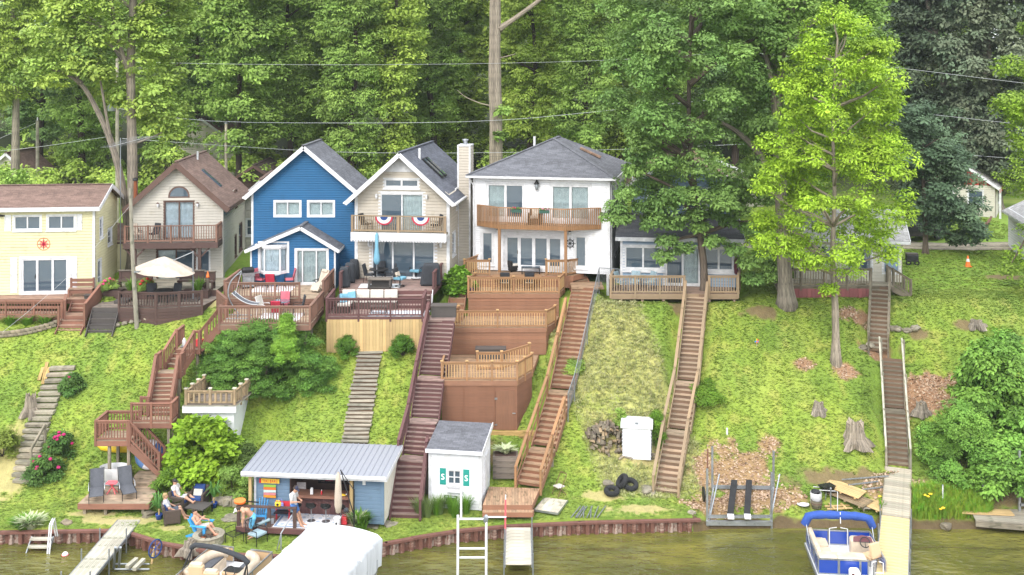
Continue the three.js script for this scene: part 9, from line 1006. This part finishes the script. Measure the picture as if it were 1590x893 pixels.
{const p=G(36,828);clumpPlant('variegated_hosta','white-edged hosta spilling over the left seawall',add3(p,[0,0,-0.3]),150,0.5,0.09,0.75,LW,{k:3,s:0.35,s2:0.15,mats:[LW,LB,LW]});const q=barAt(5.35,0,0.25);clumpPlant('bar_hosta','cream-edged hosta at the bar corner by the parasol',[q[0],0.72,q[2]],110,0.75,0.08,0.6,LB,{k:3,s:0.3,s2:0.12,mats:[LB,LW,LB]});const h=[X(785,51.2),gy(X(785,51.2),-51)+1.1,-51];clumpPlant('planter_hosta','pale hosta in the timber planter beside the white boathouse',h,90,0.35,0.12,0.7,LW);
clumpPlant('ornamental_grass','pale ornamental grass in front of the white boathouse',[X(693,48.2),gy(X(693,48.2),-48.2),-48.2],170,0.85,0.018,0.5,LG,{k:8,s:1.3,s2:0.22,mats:[LG,LB]});const f=G(262,800);clumpPlant('fern','large fern beside the sun deck edge',add3(f,[-0.1,0,-0.4]),60,0.8,0.1,0.9,LB);const y=G(318,758);clumpPlant('yucca','spiky grey-green yucca behind the blue cushions',y,60,1.0,0.05,0.8,lm(0.14,0.2,0.09));const ii=G(1368,803);clumpPlant('iris_clump','upright iris leaves between grey platform and tan dock',ii,26,0.9,0.05,0.25,LB);
let fi=0;const tg=thing('shore_reeds','tall bright grass along the right shore with yellow flowers','tall grass');tg.userData.kind='stuff';const r=rng(66),bg=bladeGeo(14,0.75,0.025,0.3,8),im=new THREE.InstancedMesh(bg,LM.base,900),col=new THREE.Color();for(let i=0;i<900;i++){const t=G(1418+r()*120,765+r()*42);tmpM.compose(V(...t),tmpQ.setFromEuler(tmpE.set(0,r()*6.28,0)),V(1,rr(0.5,1.15,r),1));im.setMatrixAt(i,tmpM);col.setRGB(rr(0.2,0.34,r),rr(0.36,0.5,r),0.05);im.setColorAt(i,col);}im.name='blades';tg.add(im);for(const[a,b]of[[1437,795],[1445,793],[1441,797],[1465,815],[1461,817],[1366,797]]){const p=G(a,b);const q=thing('yellow_flower',ord(fi++)+' yellow shore flower, counted from the stake side','flower',p,0,'yellow shore flowers');part(q,'stem',rod([0,0,0],[0,0.75,0],0.006),LB);part(q,'bloom',blob(0.06,1.2,0.6,1.2,a,0.4,1).translate(0,0.78,0),M.yellowpl);}}
{
const r=rng(555),N=130000,geo=bladeGeo(9,0.036,0.024,0.1,3),tall=bladeGeo(9,0.13,0.018,0.22,4),A=[[],[]],Cc=[[],[]];let tries=0;
while(A[0].length/16+A[1].length/16<N&&tries++<N*2.5){
const far=r()<0.16,s=far?rr(60,86,r):44.3+Math.pow(r(),0.9)*17.2,x=far?rr(13.5,38,r):X(rr(-30,1620,r),s),z=-s;if(s<shore(x)+(x>WALLX?0.45:0.22))continue;if(far&&s>72.6&&s<76)continue;const[k,a,st]=cover(x,z);if(k&&r()<a*1.05)continue;if(!far&&s>60.6&&x<12)continue;
const dry=st>0.25&&r()<st,t=dry&&r()<0.7?1:0,n=fbm(x*0.5,z*0.5+11,3),sc=(far?1.5:1)*rr(0.7,1.3,r);tmpE.set((r()-0.5)*0.5,r()*6.28,(r()-0.5)*0.5);tmpM.compose(V(x,ground(x,z)-0.01,z),tmpQ.setFromEuler(tmpE),V(sc,sc,sc));A[t].push(...tmpM.elements);
let c=mix3([0.16,0.255,0.04],[0.27,0.345,0.06],clamp(0.5+(n-0.5)*1.1+(r()-0.5)*0.35));if(dry)c=mix3(c,[0.58,0.53,0.31],0.25+0.6*r());Cc[t].push(...c);
}
const g=new THREE.Group();g.name='lawn_grass';scene.add(g);tag(g,'mown and dry grass covering the whole lake bank','grass',null,'stuff');[geo,tall].forEach((q,i)=>{const c=A[i].length/16;if(!c)return;const m=new THREE.InstancedMesh(q,LM.base,c);m.instanceMatrix.array.set(A[i]);m.instanceColor=new THREE.InstancedBufferAttribute(new Float32Array(Cc[i]),3);m.name='grass_blades';m.receiveShadow=true;g.add(m);});
const L=[],lc=[],lg=new THREE.CircleGeometry(0.05,5).rotateX(-Math.PI/2).scale(1.3,1,0.8);for(const p of patches)if(p[4]==='chip'||p[4]==='litter')for(let i=0;i<420*p[2]*p[3];i++){const a=r()*6.28,q=Math.sqrt(r())*1.05,x=p[0]+Math.cos(a)*q*p[2],z=p[1]+Math.sin(a)*q*p[3];if(cover(x,z)[1]<0.3)continue;tmpE.set(rr(-0.6,0.9,r),r()*6.28,rr(-0.5,0.5,r));tmpM.compose(V(x,ground(x,z)+0.025,z),tmpQ.setFromEuler(tmpE),V(1,1,1).multiplyScalar(rr(0.6,1.4,r)));L.push(...tmpM.elements);const c=mix3([0.27,0.16,0.095],[0.5,0.37,0.26],r());lc.push(...c);}
const lm2=new THREE.InstancedMesh(lg,mstd('#ffffff',0.9,{side:THREE.DoubleSide}),L.length/16);lm2.instanceMatrix.array.set(L);lm2.instanceColor=new THREE.InstancedBufferAttribute(new Float32Array(lc),3);lm2.name='leaf_litter';tag(lm2,'brown fallen leaves scattered on bare patches of the bank','leaf litter',null,'stuff');scene.add(lm2);
}
// ---------------------------------------------------------------- poles, antenna and wires
{const p=G(213,508),a=thing('leaning_pole','thin grey utility pole in front of the dark terrace','utility pole',p);part(a,'pole',loft([[0,-0.4,0],add3(P3(206,400,-p[2]+0.1),[-p[0],-p[1],-p[2]]),add3(P3(202,292,-p[2]+0.2),[-p[0],-p[1],-p[2]])],[0.13,0.11,0.09],10),M.greydeck[1]);part(a,'cable_clip',B(-0.14,0.14,3.0,3.06,-0.14,0.14),M.galv);
const b=thing('back_pole','weathered utility pole beyond the yellow roof','utility pole',gp(58,88));part(b,'pole',rod([0,0,0],[0,Y(187,88)-b.position.y,0],0.16,0.12,10),M.greydeck[0]);part(b,'insulator',rod([0,Y(190,88)-b.position.y,0],[0,Y(182,88)-b.position.y,0],0.05),M.whitepl);
const t=thing('transformer_pole','utility pole with grey transformer can behind the twin trunks','utility pole',gp(182,80));const ty=Y(90,80)-t.position.y;part(t,'pole',rod([0,0,0],[0,ty,0],0.16,0.12,10),M.greydeck[2]);part(t,'transformer',lathe([[0,-0.5],[0.28,-0.5],[0.3,0.45],[0.26,0.52],[0,0.52]],16).translate(-0.38,Y(162,80)-t.position.y,0.1),M.galv);part(t,'bracket',B(-0.2,0,Y(158,80)-t.position.y,Y(156,80)-t.position.y,-0.05,0.15),M.iron);
const s=thing('stub_pole','grey pole top above the tan ridge','utility pole',gp(351,86));part(s,'pole',rod([0,0,0],[0,Y(192,86)-s.position.y,0],0.14,0.11,10),M.greydeck[3]);part(s,'cap',rod([0,Y(192,86)-s.position.y,0],[0,Y(190,86)-s.position.y,0],0.13),M.galv);
const an=thing('tv_antenna','old aluminium TV antenna on a mast by the twin trunks','antenna',gp(187,65.2)),my=Y(222,65)-an.position.y;part(an,'mast',rod([0,0,0],[0,my+0.3,0],0.03),M.galv);part(an,'boom',rod([-0.6,my-0.25,0.3],[1.6,my+0.35,-0.4],0.018),M.alu);for(let i=0;i<11;i++){const q=lerp3([-0.6,my-0.25,0.3],[1.6,my+0.35,-0.4],i/10),L=0.55+0.06*i;part(an,'element',rod(add3(q,[-L*0.7,0.02,L*0.6]),add3(q,[L*0.7,-0.02,-L*0.6]),0.009,0.009,5),M.alu);}
const wire=(l,pts,m=M.wire,r=0.018)=>{const c=new THREE.CatmullRomCurve3(pts.map(p=>vv(P3(...p))));const q=[];for(let i=0;i<=18;i++){const v=c.getPoint(i/18);q.push([v.x,v.y,v.z]);}solo('power_line',l,'wire',loft(q,r*0.62,5),m,[0,0,0],null,'overhead wires');};
wire('uppermost thin wire crossing in front of the wood',[[182,96,80],[400,100,80],[650,100,81],[930,94,82],[1100,84,84]],M.wirepale,0.016);wire('middle thick wire crossing before the bare trunk',[[182,168,79],[300,186,79],[530,191,79.5],[770,187,80],[940,172,81],[1150,150,83]],M.wirepale,0.022);wire('lower wire just above the house ridges',[[190,215,79],[290,222,79],[520,236,79],[770,237,79],[960,232,80],[1200,222,82]],M.wirepale,0.02);wire('lowest dark wire above the tan and blue ridges',[[190,228,79.5],[450,239,79.5],[760,243,79.5],[960,240,80]],M.wire,0.014);
wire('high wire from the lime tree to the right edge',[[1150,80,84],[1400,106,82],[1590,129,80],[1700,140,80]],M.wirepale,0.02);wire('middle wire at right across the bronze tree',[[1150,150,83],[1410,174,82],[1590,193,81],[1700,200,81]],M.wirepale,0.02);wire('low wire at right above the red gable',[[1200,222,82],[1420,234,82],[1590,247,81],[1700,250,81]],M.wirepale,0.018);wire('low slack wire below its twin at right',[[1200,226,82],[1420,239,81.5],[1590,244,81],[1700,246,81]],M.wire,0.014);wire('wire from the left edge to the back pole',[[-60,240,88],[58,190,88]],M.wirepale,0.02);wire('slack wire from the left edge to the antenna',[[-60,240,84],[60,228,80],[170,212,79]],M.wirepale,0.018);
wire('pale guy wire slanting across the yellow house to the lawn',[[-20,535,57.3],[60,470,58],[120,415,58.4],[203,318,58.8]],M.wirepale,0.014);
}
// ---------------------------------------------------------------- each thing stands at its own base
scene.updateMatrixWorld(true);
for(const o of scene.children)if(o.isGroup&&o.userData.category&&o.position.lengthSq()===0){
const b=new THREE.Box3().setFromObject(o),c=b.getCenter(new THREE.Vector3());c.y=b.min.y;
if(!isFinite(c.x))continue;for(const k of o.children)k.position.sub(c);o.position.copy(c);
}
renderer.render(scene,camera);
